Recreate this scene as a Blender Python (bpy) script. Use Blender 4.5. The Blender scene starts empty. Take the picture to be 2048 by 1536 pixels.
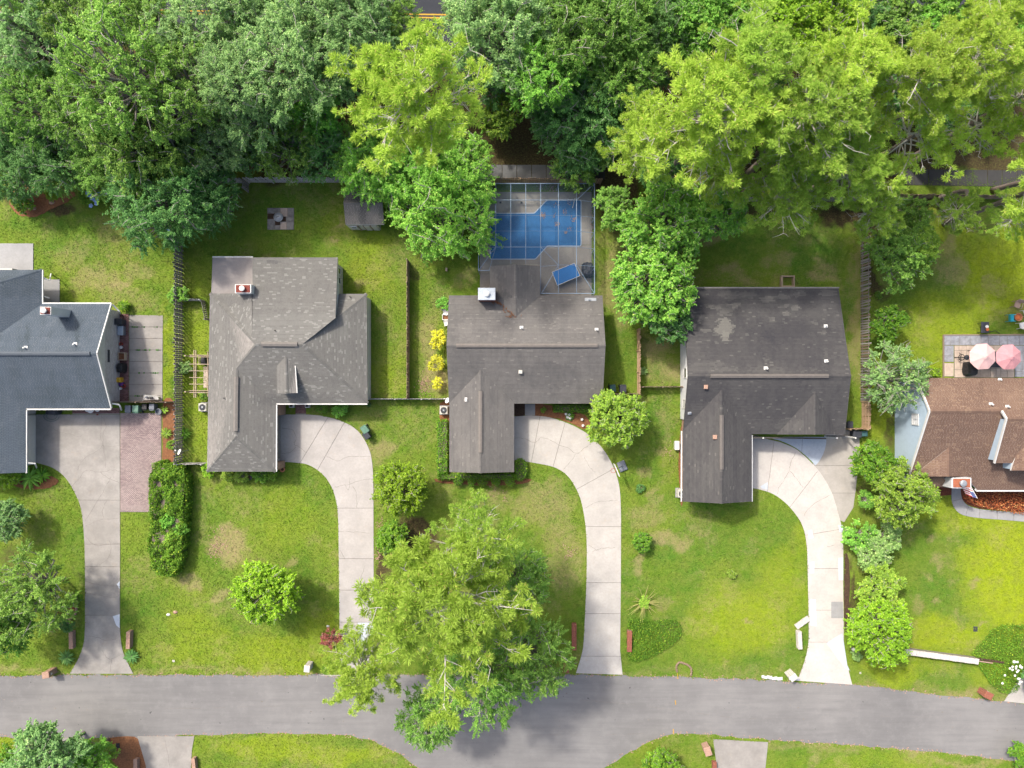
import bpy, math, random
import numpy as np
from mathutils import Vector, Matrix
from mathutils.geometry import tessellate_polygon

# ------------------------------------------------------------------ camera, sky, sun, exposure
scene = bpy.context.scene
COL = scene.collection
CAM_H = 70.0            # flying height of the drone
PPM = 20.0              # photograph pixels per metre on the ground

cam_data = bpy.data.cameras.new('camera')
cam = bpy.data.objects.new('camera', cam_data)
COL.objects.link(cam)
cam.location = (0, 0, CAM_H)
cam_data.sensor_width = 36
cam_data.angle = 2 * math.atan(51.2 / CAM_H)
cam_data.clip_end = 6000
scene.camera = cam

SUN_EL, SUN_AZ = math.radians(50), math.radians(-41)     # azimuth from +Y towards +X
world = bpy.data.worlds.new('World')
scene.world = world
world.use_nodes = True
wn = world.node_tree.nodes
sky = wn.new('ShaderNodeTexSky')
sky.sky_type = 'NISHITA'
sky.sun_disc = False
sky.sun_elevation = SUN_EL
sky.sun_rotation = SUN_AZ % (2 * math.pi)
sky.air_density = 1.0
sky.dust_density = 6.0
sky.ozone_density = 1.0
world.node_tree.links.new(sky.outputs[0], wn['Background'].inputs[0])
wn['Background'].inputs[1].default_value = 0.15

sun_data = bpy.data.lights.new('sun', 'SUN')
sun_data.energy = 2.5
sun_data.angle = math.radians(4)
sun_data.color = (1.0, 0.93, 0.82)
sun = bpy.data.objects.new('sun', sun_data)
COL.objects.link(sun)
SUN_DIR = Vector((math.sin(SUN_AZ) * math.cos(SUN_EL), math.cos(SUN_AZ) * math.cos(SUN_EL), math.sin(SUN_EL)))
sun.rotation_euler = (-SUN_DIR).to_track_quat('-Z', 'Y').to_euler()
sun.location = SUN_DIR * 200

scene.view_settings.view_transform = 'Standard'
scene.view_settings.look = 'None'
scene.view_settings.gamma = 1
scene.view_settings.use_curve_mapping = False
scene.view_settings.exposure = 0.98
scene.cycles.max_bounces = 6
scene.cycles.diffuse_bounces = 4
scene.cycles.transmission_bounces = 4
scene.cycles.transparent_max_bounces = 8
scene.cycles.caustics_reflective = False
scene.cycles.caustics_refractive = False

random.seed(7)
rng = np.random.default_rng(7)

# ------------------------------------------------------------------ helpers
def P(px, py, z=0.0):
    """world point at height z seen at photograph pixel (px, py)"""
    k = (CAM_H - z) / CAM_H / PPM
    return Vector(((px - 1024) * k, (768 - py) * k, z))

def plane_of(a, b, c):
    n = (b - a).cross(c - a).normalized()
    return (a, n)

def on_plane(px, py, pl, lift=0.0):
    a, n = pl
    o = Vector((0, 0, CAM_H)); d = (P(px, py, 0) - o)
    t = (a - o).dot(n) / d.dot(n)
    q = o + d * t
    q.z += lift
    return q

def props(o, label=None, cat=None, group=None, kind=None):
    if label: o['label'] = label
    if cat: o['category'] = cat
    if group: o['group'] = group
    if kind: o['kind'] = kind
    return o

def thing(name, label, cat, loc=(0, 0, 0), group=None, kind=None):
    o = bpy.data.objects.new(name, None)
    COL.objects.link(o)
    o.location = loc
    o.empty_display_size = 0.3
    return props(o, label, cat, group, kind)

def root_loc(o):
    v = Vector((0, 0, 0))
    while o is not None:
        v += o.location
        o = o.parent
    return v

def catmull(pts, n=8, closed=False):
    out = []
    m = len(pts)
    rngk = range(m) if closed else range(m - 1)
    for i in rngk:
        g = (lambda k: pts[k % m]) if closed else (lambda k: pts[min(max(k, 0), m - 1)])
        p0, p1, p2, p3 = [np.array(g(i + k), float) for k in (-1, 0, 1, 2)]
        for j in range(n):
            t = j / n
            out.append(tuple(0.5 * ((2 * p1) + (-p0 + p2) * t + (2 * p0 - 5 * p1 + 4 * p2 - p3) * t * t + (-p0 + 3 * p1 - 3 * p2 + p3) * t ** 3)))
    if not closed: out.append(tuple(pts[-1]))
    return out

def clip_half(poly, a, n):
    """keep the part of a list of tuples (any dimension, first two used) with (p-a).n >= 0"""
    out = []
    m = len(poly)
    for i in range(m):
        p, q = poly[i], poly[(i + 1) % m]
        dp = (p[0] - a[0]) * n[0] + (p[1] - a[1]) * n[1]
        dq = (q[0] - a[0]) * n[0] + (q[1] - a[1]) * n[1]
        if dp >= 0: out.append(p)
        if (dp >= 0) != (dq >= 0):
            t = dp / (dp - dq)
            out.append(tuple(pi + (qi - pi) * t for pi, qi in zip(p, q)))
    return out

def area2(poly):
    return 0.5 * sum(poly[i][0] * poly[(i + 1) % len(poly)][1] - poly[(i + 1) % len(poly)][0] * poly[i][1] for i in range(len(poly)))

class MB:
    """collects shapes (world coordinates) and links them as ONE mesh object"""
    def __init__(self): self.v = []; self.f = []; self.mi = []; self.cur = 0; self.st = []
    def add(self, vs, fs):
        b = len(self.v); self.st.append((b, len(self.f)))
        self.v += [tuple(x) for x in vs]
        for f in fs:
            self.f.append(tuple(b + i for i in f)); self.mi.append(self.cur)
        return self
    def box(self, c, s, rz=0, rx=0, ry=0):
        M = Matrix.Translation(Vector(c)) @ Matrix.Rotation(rz, 4, 'Z') @ Matrix.Rotation(ry, 4, 'Y') @ Matrix.Rotation(rx, 4, 'X')
        hx, hy, hz = s[0] / 2, s[1] / 2, s[2] / 2
        vs = [M @ Vector((x * hx, y * hy, z * hz)) for x in (-1, 1) for y in (-1, 1) for z in (-1, 1)]
        return self.add(vs, [(0, 1, 3, 2), (4, 6, 7, 5), (0, 4, 5, 1), (2, 3, 7, 6), (0, 2, 6, 4), (1, 5, 7, 3)])
    def bevbox(self, c, s, b, rz=0):
        """box with chamfered top edges"""
        M = Matrix.Translation(Vector(c)) @ Matrix.Rotation(rz, 4, 'Z')
        hx, hy, hz = s[0] / 2, s[1] / 2, s[2] / 2
        L = [(hx, hy, -hz), (hx, hy, hz - b), (hx - b, hy - b, hz)]
        vs = []
        for (x, y, z) in L:
            vs += [M @ Vector(p) for p in ((-x, -y, z), (x, -y, z), (x, y, z), (-x, y, z))]
        fs = [(3, 2, 1, 0), (8, 9, 10, 11)]
        for l in (0, 4):
            for i in range(4):
                j = (i + 1) % 4
                fs.append((l + i, l + j, l + 4 + j, l + 4 + i))
        return self.add(vs, fs)
    def beam(self, a, b, w, h):
        a = Vector(a); b = Vector(b); d = (b - a).normalized()
        up = Vector((0, 0, 1)) if abs(d.z) < 0.95 else Vector((0, 1, 0))
        s = d.cross(up).normalized() * (w / 2); u = s.cross(d).normalized() * (h / 2)
        vs = [p + s * i + u * j for p in (a, b) for i, j in ((-1, -1), (1, -1), (1, 1), (-1, 1))]
        return self.add(vs, [(0, 1, 2, 3), (7, 6, 5, 4), (0, 4, 5, 1), (1, 5, 6, 2), (2, 6, 7, 3), (3, 7, 4, 0)])
    def prism(self, poly, z0, z1):
        """poly: list of (x,y); flat top and bottom"""
        if area2(poly) < 0: poly = poly[::-1]
        n = len(poly)
        vs = [(p[0], p[1], z1) for p in poly] + [(p[0], p[1], z0) for p in poly]
        fs = []
        for t in tessellate_polygon([[Vector((p[0], p[1], 0)) for p in poly]]):
            a, b, c = (Vector(vs[i]) for i in t)
            if (b - a).cross(c - a).z < 0: t = (t[0], t[2], t[1])
            fs.append(tuple(t)); fs.append((t[0] + n, t[2] + n, t[1] + n))
        for i in range(n):
            j = (i + 1) % n
            fs.append((i, i + n, j + n, j))
        return self.add(vs, fs)
    def slab3(self, pts, th):
        """planar 3-D polygon extruded straight down by th"""
        n = len(pts)
        d2 = [(p[0], p[1]) for p in pts]
        if area2(d2) < 0: pts = pts[::-1]
        vs = [tuple(p) for p in pts] + [(p[0], p[1], p[2] - th) for p in pts]
        fs = []
        for t in tessellate_polygon([[Vector((p[0], p[1], 0)) for p in pts]]):
            a, b, c = (Vector((vs[i][0], vs[i][1], 0)) for i in t)
            if (b - a).cross(c - a).z < 0: t = (t[0], t[2], t[1])
            fs.append(tuple(t)); fs.append((t[0] + n, t[2] + n, t[1] + n))
        for i in range(n):
            j = (i + 1) % n
            fs.append((i, i + n, j + n, j))
        return self.add(vs, fs)
    def vwall(self, pts, th, nrm):
        """vertical polygon (3-D points in one vertical plane) thickened by th along -nrm"""
        nrm = Vector(nrm).normalized(); n = len(pts)
        pts = [Vector(p) for p in pts]
        vs = [tuple(p) for p in pts] + [tuple(p - nrm * th) for p in pts]
        ax = Vector((0, 0, 1)).cross(nrm)
        fs = []
        for t in tessellate_polygon([[Vector((p.dot(ax), p.z, 0)) for p in pts]]):
            fs.append(tuple(t)); fs.append((t[0] + n, t[2] + n, t[1] + n))
        for i in range(n):
            j = (i + 1) % n
            fs.append((i, j, j + n, i + n))
        return self.add(vs, fs)
    def tube(self, pts, rad, n=6, cap=True):
        pts = [Vector(p) for p in pts]
        if not hasattr(rad, '__len__'): rad = [rad] * len(pts)
        rings = []
        prev = None
        for i, p in enumerate(pts):
            d = (pts[min(i + 1, len(pts) - 1)] - pts[max(i - 1, 0)])
            d = d.normalized() if d.length > 1e-9 else Vector((0, 0, 1))
            if prev is None:
                s = d.cross(Vector((0, 0, 1))) if abs(d.z) < 0.9 else d.cross(Vector((0, 1, 0)))
            else:
                s = prev - d * prev.dot(d)
            s.normalize(); prev = s; u = d.cross(s)
            rings.append([p + (s * math.cos(2 * math.pi * k / n) + u * math.sin(2 * math.pi * k / n)) * rad[i] for k in range(n)])
        vs = [q for r in rings for q in r]
        fs = []
        for i in range(len(pts) - 1):
            for k in range(n):
                j = (k + 1) % n
                fs.append((i * n + k, i * n + j, (i + 1) * n + j, (i + 1) * n + k))
        if cap:
            fs.append(tuple(range(n))[::-1]); fs.append(tuple((len(pts) - 1) * n + k for k in range(n)))
        return self.add(vs, fs)
    def lathe(self, c, prof, n=16, sx=1, sy=1):
        """prof: list of (r, z) from bottom to top"""
        c = Vector(c)
        vs = [(c.x + r * sx * math.cos(2 * math.pi * k / n), c.y + r * sy * math.sin(2 * math.pi * k / n), c.z + z) for r, z in prof for k in range(n)]
        fs = []
        for i in range(len(prof) - 1):
            for k in range(n):
                j = (k + 1) % n
                fs.append((i * n + k, i * n + j, (i + 1) * n + j, (i + 1) * n + k))
        fs.append(tuple(range(n))[::-1]); fs.append(tuple((len(prof) - 1) * n + k for k in range(n)))
        return self.add(vs, fs)
    def each(self, name, mat, parent=None, **kw):
        """one object for every shape that was added"""
        out = []
        st = self.st + [(len(self.v), len(self.f))]
        for (a, fa), (b, fb) in zip(st[:-1], st[1:]):
            m = MB(); m.add(self.v[a:b], [tuple(i - a for i in f) for f in self.f[fa:fb]])
            out.append(m.build(name, mat, parent, **kw))
        return out
    def build(self, name, mat, parent=None, kind=None, label=None, smooth=False, at=None):
        me = bpy.data.meshes.new(name)
        off = root_loc(parent) if parent is not None else Vector(at or (0, 0, 0))
        me.from_pydata([(v[0] - off.x, v[1] - off.y, v[2] - off.z) for v in self.v], [], self.f)
        mats = mat if isinstance(mat, (list, tuple)) else [mat]
        for m in mats: me.materials.append(m)
        if len(mats) > 1: me.polygons.foreach_set('material_index', self.mi)
        if smooth: me.polygons.foreach_set('use_smooth', [True] * len(me.polygons))
        me.update()
        o = bpy.data.objects.new(name, me)
        COL.objects.link(o)
        if parent is not None: o.parent = parent
        elif at is not None: o.location = at
        if kind: o['kind'] = kind
        if label: o['label'] = label
        return o

def np_mesh(name, V, F, mat=None, tint=None, smooth=False, attrs=None):
    """V (n,3), F (m,k) numpy -> mesh data"""
    me = bpy.data.meshes.new(name)
    n, (m, k) = len(V), F.shape
    me.vertices.add(n); me.vertices.foreach_set('co', np.ascontiguousarray(V, dtype=np.float32).ravel())
    me.loops.add(m * k); me.loops.foreach_set('vertex_index', np.ascontiguousarray(F, dtype=np.int32).ravel())
    me.polygons.add(m); me.polygons.foreach_set('loop_start', np.arange(0, m * k, k, dtype=np.int32))
    if tint is not None:
        a = me.attributes.new('tint', 'FLOAT', 'POINT'); a.data.foreach_set('value', np.asarray(tint, dtype=np.float32))
    for nm, val in (attrs or {}).items():
        a = me.attributes.new(nm, 'FLOAT', 'POINT'); a.data.foreach_set('value', np.asarray(val, dtype=np.float32))
    if smooth: me.polygons.foreach_set('use_smooth', [True] * m)
    me.update(calc_edges=True)
    me.validate()
    if mat is not None: me.materials.append(mat)
    return me

def link(name, me, parent=None, loc=None, mat=None, kind=None, rz=0, sc=None):
    o = bpy.data.objects.new(name, me)
    COL.objects.link(o)
    if parent is not None: o.parent = parent
    if loc is not None: o.location = loc
    if rz: o.rotation_euler.z = rz
    if sc is not None: o.scale = sc if hasattr(sc, '__len__') else (sc, sc, sc)
    if mat is not None:
        if not me.materials: me.materials.append(mat)
        o.material_slots[0].link = 'OBJECT'
        o.material_slots[0].material = mat
    if kind: o['kind'] = kind
    return o

# ------------------------------------------------------------------ materials
class NT:
    def __init__(self, name):
        self.m = bpy.data.materials.new(name); self.m.use_nodes = True
        self.t = self.m.node_tree; self.n = self.t.nodes
        self.bsdf = self.n['Principled BSDF']
    def new(self, ty, **kw):
        nd = self.n.new(ty)
        for k, v in kw.items(): setattr(nd, k, v)
        return nd
    def L(self, a, b): self.t.links.new(a, b)
    def noise(self, scale, detail=4, rough=0.6, vec=None, dim=None):
        nd = self.new('ShaderNodeTexNoise'); nd.inputs['Scale'].default_value = scale
        nd.inputs['Detail'].default_value = detail; nd.inputs['Roughness'].default_value = rough
        if vec is None: vec = self.pos()
        self.L(vec, nd.inputs['Vector'])
        return nd.outputs['Fac']
    def pos(self):
        if not hasattr(self, '_p'): self._p = self.new('ShaderNodeNewGeometry')
        return self._p.outputs['Position']
    def island(self):
        self.pos(); return self._p.outputs['Random Per Island']
    def stretch(self, s):
        mp = self.new('ShaderNodeMapping'); mp.inputs['Scale'].default_value = s
        self.L(self.pos(), mp.inputs['Vector']); return mp.outputs[0]
    def ramp(self, fac, a, b):
        nd = self.new('ShaderNodeMapRange'); nd.inputs[1].default_value = a; nd.inputs[2].default_value = b
        self.L(fac, nd.inputs[0]); return nd.outputs[0]
    def mix(self, fac, a, b, mode='MIX'):
        nd = self.new('ShaderNodeMix', data_type='RGBA', blend_type=mode)
        for sock, v in ((nd.inputs[0], fac), (nd.inputs[6], a), (nd.inputs[7], b)):
            if hasattr(v, 'is_linked') or isinstance(v, bpy.types.NodeSocket): self.L(v, sock)
            elif isinstance(v, (int, float)): sock.default_value = v
            else: sock.default_value = (*v, 1)
        return nd.outputs[2]
    def math(self, op, a, b=0.0):
        nd = self.new('ShaderNodeMath', operation=op)
        for sock, v in ((nd.inputs[0], a), (nd.inputs[1], b)):
            if isinstance(v, bpy.types.NodeSocket): self.L(v, sock)
            else: sock.default_value = v
        return nd.outputs[0]
    def attr(self, name):
        nd = self.new('ShaderNodeAttribute', attribute_name=name); return nd.outputs['Fac']
    def objrand(self): return self.new('ShaderNodeObjectInfo').outputs['Random']
    def bump(self, h, strength=0.3, dist=0.05):
        nd = self.new('ShaderNodeBump'); nd.inputs['Strength'].default_value = strength; nd.inputs['Distance'].default_value = dist
        self.L(h, nd.inputs['Height']); self.L(nd.outputs[0], self.bsdf.inputs['Normal'])
    def done(self, col, rough=0.8, spec=0.3, metal=0.0):
        b = self.bsdf
        if isinstance(col, bpy.types.NodeSocket): self.L(col, b.inputs['Base Color'])
        else: b.inputs['Base Color'].default_value = (*col, 1)
        b.inputs['Roughness'].default_value = rough; b.inputs['Specular IOR Level'].default_value = spec
        b.inputs['Metallic'].default_value = metal
        return self.m

def dark(c, k): return tuple(x * k for x in c)

KA = 0.71          # the photograph is exposed for the shade: albedos stay low, exposure is raised
def plain(name, c, rough=0.7, var=0.25, scale=3.0, spec=0.3, metal=0.0, grime=0.0):
    c = dark(c, KA)
    t = NT(name)
    n = t.noise(scale, 5, 0.65)
    n2 = t.noise(scale * 9, 3, 0.6)
    col = t.mix(t.ramp(n, 0.3, 0.7), dark(c, 1 - var), dark(c, 1 + var * 0.6))
    col = t.mix(t.math('MULTIPLY', t.ramp(n2, 0.35, 0.75), 0.35), col, dark(c, 1 - var * 1.3))
    if grime:
        g = t.noise(0.9, 6, 0.7)
        col = t.mix(t.math('MULTIPLY', t.ramp(g, 0.5, 0.75), grime), col, (0.07, 0.06, 0.05))
    t.bump(n2, 0.15, 0.02)
    return t.done(col, rough, spec, metal)

def board(name, c1, c2, rough=0.85):
    """weathered wood, each board with its own tone"""
    c1, c2 = dark(c1, KA), dark(c2, KA)
    t = NT(name)
    r = t.objrand(); r2 = t.island()
    n = t.noise(2.2, 5, 0.7, t.stretch((6, 6, 0.9)))
    f = t.math('ADD', t.math('MULTIPLY', r, 0.55), t.math('MULTIPLY', r2, 0.2))
    f = t.math('ADD', f, t.math('MULTIPLY', t.ramp(n, 0.3, 0.7), 0.35))
    t.bump(n, 0.3, 0.02)
    return t.done(t.mix(f, c1, c2), rough, 0.2)

def shingle(name, c1, c2, fleck, stain=(0.03, 0.03, 0.03), fleckamt=0.1, stainamt=0.5):
    c1, c2, fleck, stain = (dark(q, KA) for q in (c1, c2, fleck, stain))
    t = NT(name)
    r = t.island()
    n = t.noise(0.35, 6, 0.7); n2 = t.noise(14, 3, 0.6); st = t.noise(0.7, 5, 0.75, t.stretch((1.6, 0.5, 1)))
    col = t.mix(t.math('ADD', t.math('MULTIPLY', r, 0.7), t.math('MULTIPLY', t.ramp(n2, 0.3, 0.7), 0.3)), c1, c2)
    col = t.mix(t.math('MULTIPLY', t.ramp(st, 0.45, 0.75), stainamt), col, stain)
    r2 = t.math('FRACT', t.math('MULTIPLY', r, 37.7))
    fl = t.math('GREATER_THAN', r2, 1 - fleckamt)
    col = t.mix(t.math('MULTIPLY', fl, 0.5), col, fleck)
    col = t.mix(t.math('MULTIPLY', t.ramp(n, 0.35, 0.7), 0.2), col, dark(c2, 1.08))
    tn = t.attr('tint')
    col = t.mix(t.ramp(tn, 0, 1), col, dark(fleck, 1.0))
    col = t.mix(t.ramp(tn, 0, -1), col, stain)
    t.bump(n2, 0.3, 0.02)
    return t.done(col, 0.95, 0.12)

def leaf(name, c1, c2, accent=None, amt=0.06, trans=0.42, hue=0.03, gain=1.85):
    c1 = tuple(min(.62, x * gain) for x in c1); c2 = tuple(min(.72, x * gain) for x in c2)
    if accent: accent = tuple(min(.75, x * gain) for x in accent)
    t = NT(name)
    r = t.island(); tn = t.attr('tint'); ob = t.objrand()
    f = t.math('ADD', t.math('MULTIPLY', r, 0.45), t.math('MULTIPLY', tn, 0.55))
    col = t.mix(f, c1, c2)
    if accent:
        r2 = t.math('FRACT', t.math('MULTIPLY', r, 53.3))
        col = t.mix(t.math('GREATER_THAN', r2, 1 - amt), col, accent)
    hs = t.new('ShaderNodeHueSaturation')
    t.L(col, hs.inputs['Color'])
    t.L(t.math('ADD', t.math('MULTIPLY', ob, hue * 0.5), 0.5 - hue * 0.25), hs.inputs['Hue'])
    t.L(t.math('ADD', t.math('MULTIPLY', t.math('FRACT', t.math('MULTIPLY', ob, 7.3)), 0.3), 0.85), hs.inputs['Value'])
    col = hs.outputs[0]
    t.done(col, 0.6, 0.22)
    tr = t.new('ShaderNodeBsdfTranslucent'); t.L(col, tr.inputs[0])
    mx = t.new('ShaderNodeMixShader'); mx.inputs[0].default_value = trans
    t.L(t.bsdf.outputs[0], mx.inputs[1]); t.L(tr.outputs[0], mx.inputs[2])
    t.L(mx.outputs[0], t.n['Material Output'].inputs[0])
    return t.m

def concrete(name, c, blot=0.35, line=None):
    c = dark(c, KA)
    t = NT(name)
    n = t.noise(0.5, 6, 0.65); n2 = t.noise(5, 5, 0.7); n3 = t.noise(40, 2, 0.5); ob = t.objrand()
    col = t.mix(t.ramp(n, 0.3, 0.7), dark(c, 1 - blot), dark(c, 1.08))
    col = t.mix(t.math('MULTIPLY', t.ramp(n2, 0.42, 0.75), 0.35), col, dark(c, 0.6))
    col = t.mix(t.math('MULTIPLY', t.ramp(n3, 0.55, 0.8), 0.25), col, dark(c, 0.5))
    col = t.mix(t.math('MULTIPLY', ob, 0.22), col, dark(c, 0.7))
    n5 = t.noise(0.9, 6, 0.8)
    col = t.mix(t.math('MULTIPLY', t.ramp(n5, 0.56, 0.74), 0.45), col, (c[0] * 0.95, c[1] * 0.82, c[2] * 0.68))
    t.bump(n3, 0.15, 0.01)
    return t.done(col, 0.9, 0.2)

M = {}
M['trim'] = plain('trim_white', (0.72, 0.72, 0.70), 0.5, 0.12)
M['white'] = plain('painted_white', (0.78, 0.78, 0.76), 0.5, 0.1)
M['offwhite'] = plain('off_white', (0.62, 0.60, 0.54), 0.7, 0.2)
M['fascia_dark'] = plain('fascia_dark', (0.09, 0.08, 0.075), 0.6)
M['fascia_grey'] = plain('fascia_grey', (0.30, 0.28, 0.26), 0.6)
M['glass'] = NT('window_glass').done((0.03, 0.04, 0.05), 0.08, 0.6)
M['black'] = plain('black_plastic', (0.025, 0.026, 0.03), 0.5, 0.3)
M['charcoal'] = plain('charcoal_plastic', (0.05, 0.055, 0.07), 0.55, 0.3)
M['green_bin'] = plain('green_plastic', (0.13, 0.26, 0.19), 0.5, 0.2)
M['teal_bin'] = plain('teal_plastic', (0.05, 0.13, 0.14), 0.5, 0.2)
M['grey_bin'] = plain('grey_plastic', (0.20, 0.22, 0.26), 0.55, 0.25)
M['metal'] = plain('galvanised_metal', (0.42, 0.45, 0.48), 0.45, 0.2, metal=0.4)
M['alu'] = plain('white_aluminium', (0.25, 0.34, 0.45), 0.45, 0.1)
M['brick'] = plain('red_brick', (0.36, 0.13, 0.085), 0.9, 0.4, 8)
M['brick_pale'] = plain('pale_brick', (0.50, 0.32, 0.24), 0.9, 0.35, 8)
M['brick_white'] = plain('white_brick', (0.66, 0.62, 0.58), 0.9, 0.2, 6)
M['mortar'] = plain('mortar', (0.30, 0.27, 0.24), 0.95, 0.2)
M['bark'] = plain('bark', (0.20, 0.16, 0.13), 0.95, 0.4, 5)
M['bark_pine'] = plain('pine_bark', (0.27, 0.22, 0.19), 0.95, 0.4, 6)
M['twig_pine'] = plain('pale_pine_twig', (0.62, 0.58, 0.53), 0.9, 0.25, 6)
M['twig'] = plain('grey_twig', (0.48, 0.44, 0.40), 0.9, 0.3, 6)
M['rust'] = plain('rust_cap', (0.24, 0.055, 0.04), 0.8, 0.4, 6)
M['terracotta'] = plain('terracotta', (0.52, 0.22, 0.11), 0.8, 0.25, 8)
M['soil'] = plain('dark_soil', (0.09, 0.055, 0.035), 0.95, 0.5, 5)
M['straw'] = plain('pine_straw', (0.27, 0.12, 0.055), 0.95, 0.45, 6)
M['mulch'] = plain('red_mulch', (0.20, 0.065, 0.035), 0.95, 0.5, 7)
M['fence_grey'] = board('grey_boards', (0.17, 0.15, 0.14), (0.46, 0.43, 0.41))
M['fence_brown'] = board('brown_boards', (0.19, 0.13, 0.095), (0.40, 0.31, 0.24))
M['fence_tan'] = board('tan_boards', (0.38, 0.25, 0.15), (0.58, 0.42, 0.28))
M['fence_pale'] = board('pale_boards', (0.42, 0.40, 0.39), (0.66, 0.64, 0.62))
M['wood'] = board('garden_timber', (0.36, 0.27, 0.19), (0.56, 0.45, 0.34))
M['sh_blue'] = shingle('blue_grey_shingles', (0.082, 0.105, 0.132), (0.105, 0.130, 0.161), (0.154, 0.176, 0.204), (0.042, 0.056, 0.060), 0.04, 0.55)
M['sh_tan'] = shingle('tan_grey_shingles', (0.162, 0.158, 0.149), (0.198, 0.194, 0.184), (0.341, 0.344, 0.321), (0.103, 0.103, 0.105), 0.09, 0.35)
M['sh_brown'] = shingle('grey_brown_shingles', (0.144, 0.137, 0.132), (0.174, 0.167, 0.162), (0.270, 0.253, 0.237), (0.068, 0.070, 0.076), 0.018, 0.5)
M['sh_dark'] = shingle('charcoal_shingles', (0.078, 0.076, 0.078), (0.101, 0.098, 0.098), (0.189, 0.184, 0.168), (0.042, 0.042, 0.052), 0.018, 0.6)
M['sh_red'] = shingle('red_brown_shingles', (0.172, 0.110, 0.085), (0.219, 0.146, 0.111), (0.331, 0.231, 0.164), (0.099, 0.065, 0.054), 0.08, 0.4)
M['membrane'] = plain('roof_membrane', (0.30, 0.275, 0.265), 0.8, 0.1)
M['siding_blue'] = plain('blue_siding', (0.46, 0.58, 0.70), 0.6, 0.08)
M['wall_cream'] = plain('cream_wall', (0.62, 0.60, 0.54), 0.8, 0.15)
M['wall_white'] = plain('white_wall', (0.74, 0.75, 0.77), 0.7, 0.12)
M['stone'] = plain('grey_stone', (0.30, 0.28, 0.26), 0.9, 0.45, 3)
M['crack'] = plain('dark_joint', (0.25, 0.23, 0.21), 0.95, 0.3)
M['conc1'] = concrete('old_concrete', (0.39, 0.37, 0.345))
M['conc2'] = concrete('pale_concrete', (0.50, 0.475, 0.455), 0.22)
M['conc3'] = concrete('light_concrete', (0.55, 0.525, 0.49), 0.2)
M['conc4'] = concrete('bright_concrete', (0.60, 0.57, 0.535), 0.15)
M['conc_side'] = concrete('side_concrete', (0.47, 0.445, 0.41), 0.25)
M['conc_white'] = concrete('fresh_patch', (0.60, 0.66, 0.73), 0.1)
M['conc_blue'] = concrete('smooth_walk_concrete', (0.50, 0.57, 0.66), 0.1)
M['conc_pool'] = concrete('pool_deck_concrete', (0.36, 0.34, 0.31), 0.15)
M['conc_shade'] = concrete('painted_shade_path_concrete', (0.075, 0.075, 0.075), 0.3)  # darker copy of the path concrete, tree shade put into its colour
M['conc_walk'] = concrete('grey_walk_concrete', (0.38, 0.385, 0.39), 0.2)
M['pool_cover'] = plain('blue_pool_cover', (0.02, 0.16, 0.42), 0.5, 0.12)
M['coping'] = plain('pale_blue_coping', (0.42, 0.52, 0.66), 0.6, 0.1)
M['ttable'] = plain('blue_table_top', (0.03, 0.22, 0.62), 0.5, 0.06)
M['pink1'] = plain('pale_pink_canvas', (0.80, 0.52, 0.51), 0.85, 0.1)
M['pink2'] = plain('rose_pink_canvas', (0.68, 0.33, 0.36), 0.85, 0.12)
M['teal'] = plain('teal_plastic_bright', (0.03, 0.42, 0.52), 0.5, 0.1)
M['yellow'] = plain('yellow_plastic', (0.75, 0.45, 0.04), 0.5, 0.2)
M['purple'] = plain('purple_plastic', (0.15, 0.05, 0.28), 0.5, 0.2)
M['redp'] = plain('red_plastic', (0.45, 0.06, 0.05), 0.5, 0.2)
M['orange'] = plain('orange_paint', (0.65, 0.18, 0.05), 0.5, 0.15)
M['tan'] = plain('tan_plastic', (0.52, 0.36, 0.28), 0.6, 0.15)
M['flag_red'] = plain('flag_red', (0.55, 0.05, 0.06), 0.8, 0.1)
M['flag_blue'] = plain('flag_blue', (0.05, 0.08, 0.26), 0.8, 0.1)
M['yline'] = plain('yellow_road_paint', (0.60, 0.36, 0.04), 0.8, 0.3)
M['wline'] = plain('white_road_paint', (0.60, 0.60, 0.58), 0.8, 0.3)
M['paver_a'] = plain('flagstone_grey', (0.36, 0.37, 0.41), 0.9, 0.35, 2.5)
M['paver_b'] = plain('flagstone_buff', (0.58, 0.47, 0.39), 0.9, 0.25, 2.5)

M['vent_blue'] = plain('ridge_vent_blue', (0.11, 0.13, 0.155), .9, .15)
M['vent_tan'] = plain('ridge_vent_tan', (0.21, 0.195, 0.18), .9, .15)
M['vent_brown'] = plain('ridge_vent_brown', (0.21, 0.188, 0.172), .9, .15)
M['vent_dark'] = plain('ridge_vent_dark', (0.165, 0.15, 0.14), .9, .15)
# foliage colours
M['lf_oak'] = leaf('oak_leaves', (0.045, 0.1, 0.018), (0.165, 0.29, 0.05), (0.26, 0.36, 0.08), 0.05)
M['lf_grey'] = leaf('grey_green_leaves', (0.055, 0.115, 0.04), (0.2, 0.33, 0.11), (0.3, 0.42, 0.15), 0.06)
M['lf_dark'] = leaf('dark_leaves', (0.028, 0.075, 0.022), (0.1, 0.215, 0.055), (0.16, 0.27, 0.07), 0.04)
M['lf_bright'] = leaf('bright_leaves', (0.045, 0.125, 0.018), (0.165, 0.345, 0.048), (0.28, 0.42, 0.08), 0.05)
M['lf_fresh'] = leaf('fresh_leaves', (0.055, 0.16, 0.022), (0.21, 0.42, 0.058), (0.31, 0.48, 0.09), 0.06, 0.42, 0.01)
M['lf_lime'] = leaf('lime_leaves', (0.065, 0.135, 0.01), (0.2, 0.33, 0.022), (0.3, 0.4, 0.04), 0.06)
M['lf_olive'] = leaf('olive_leaves', (0.07, 0.13, 0.018), (0.22, 0.34, 0.045), (0.32, 0.38, 0.06), 0.06)
M['lf_sage'] = leaf('sage_leaves', (0.07, 0.135, 0.035), (0.2, 0.31, 0.095), (0.3, 0.38, 0.15), 0.1)
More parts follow.
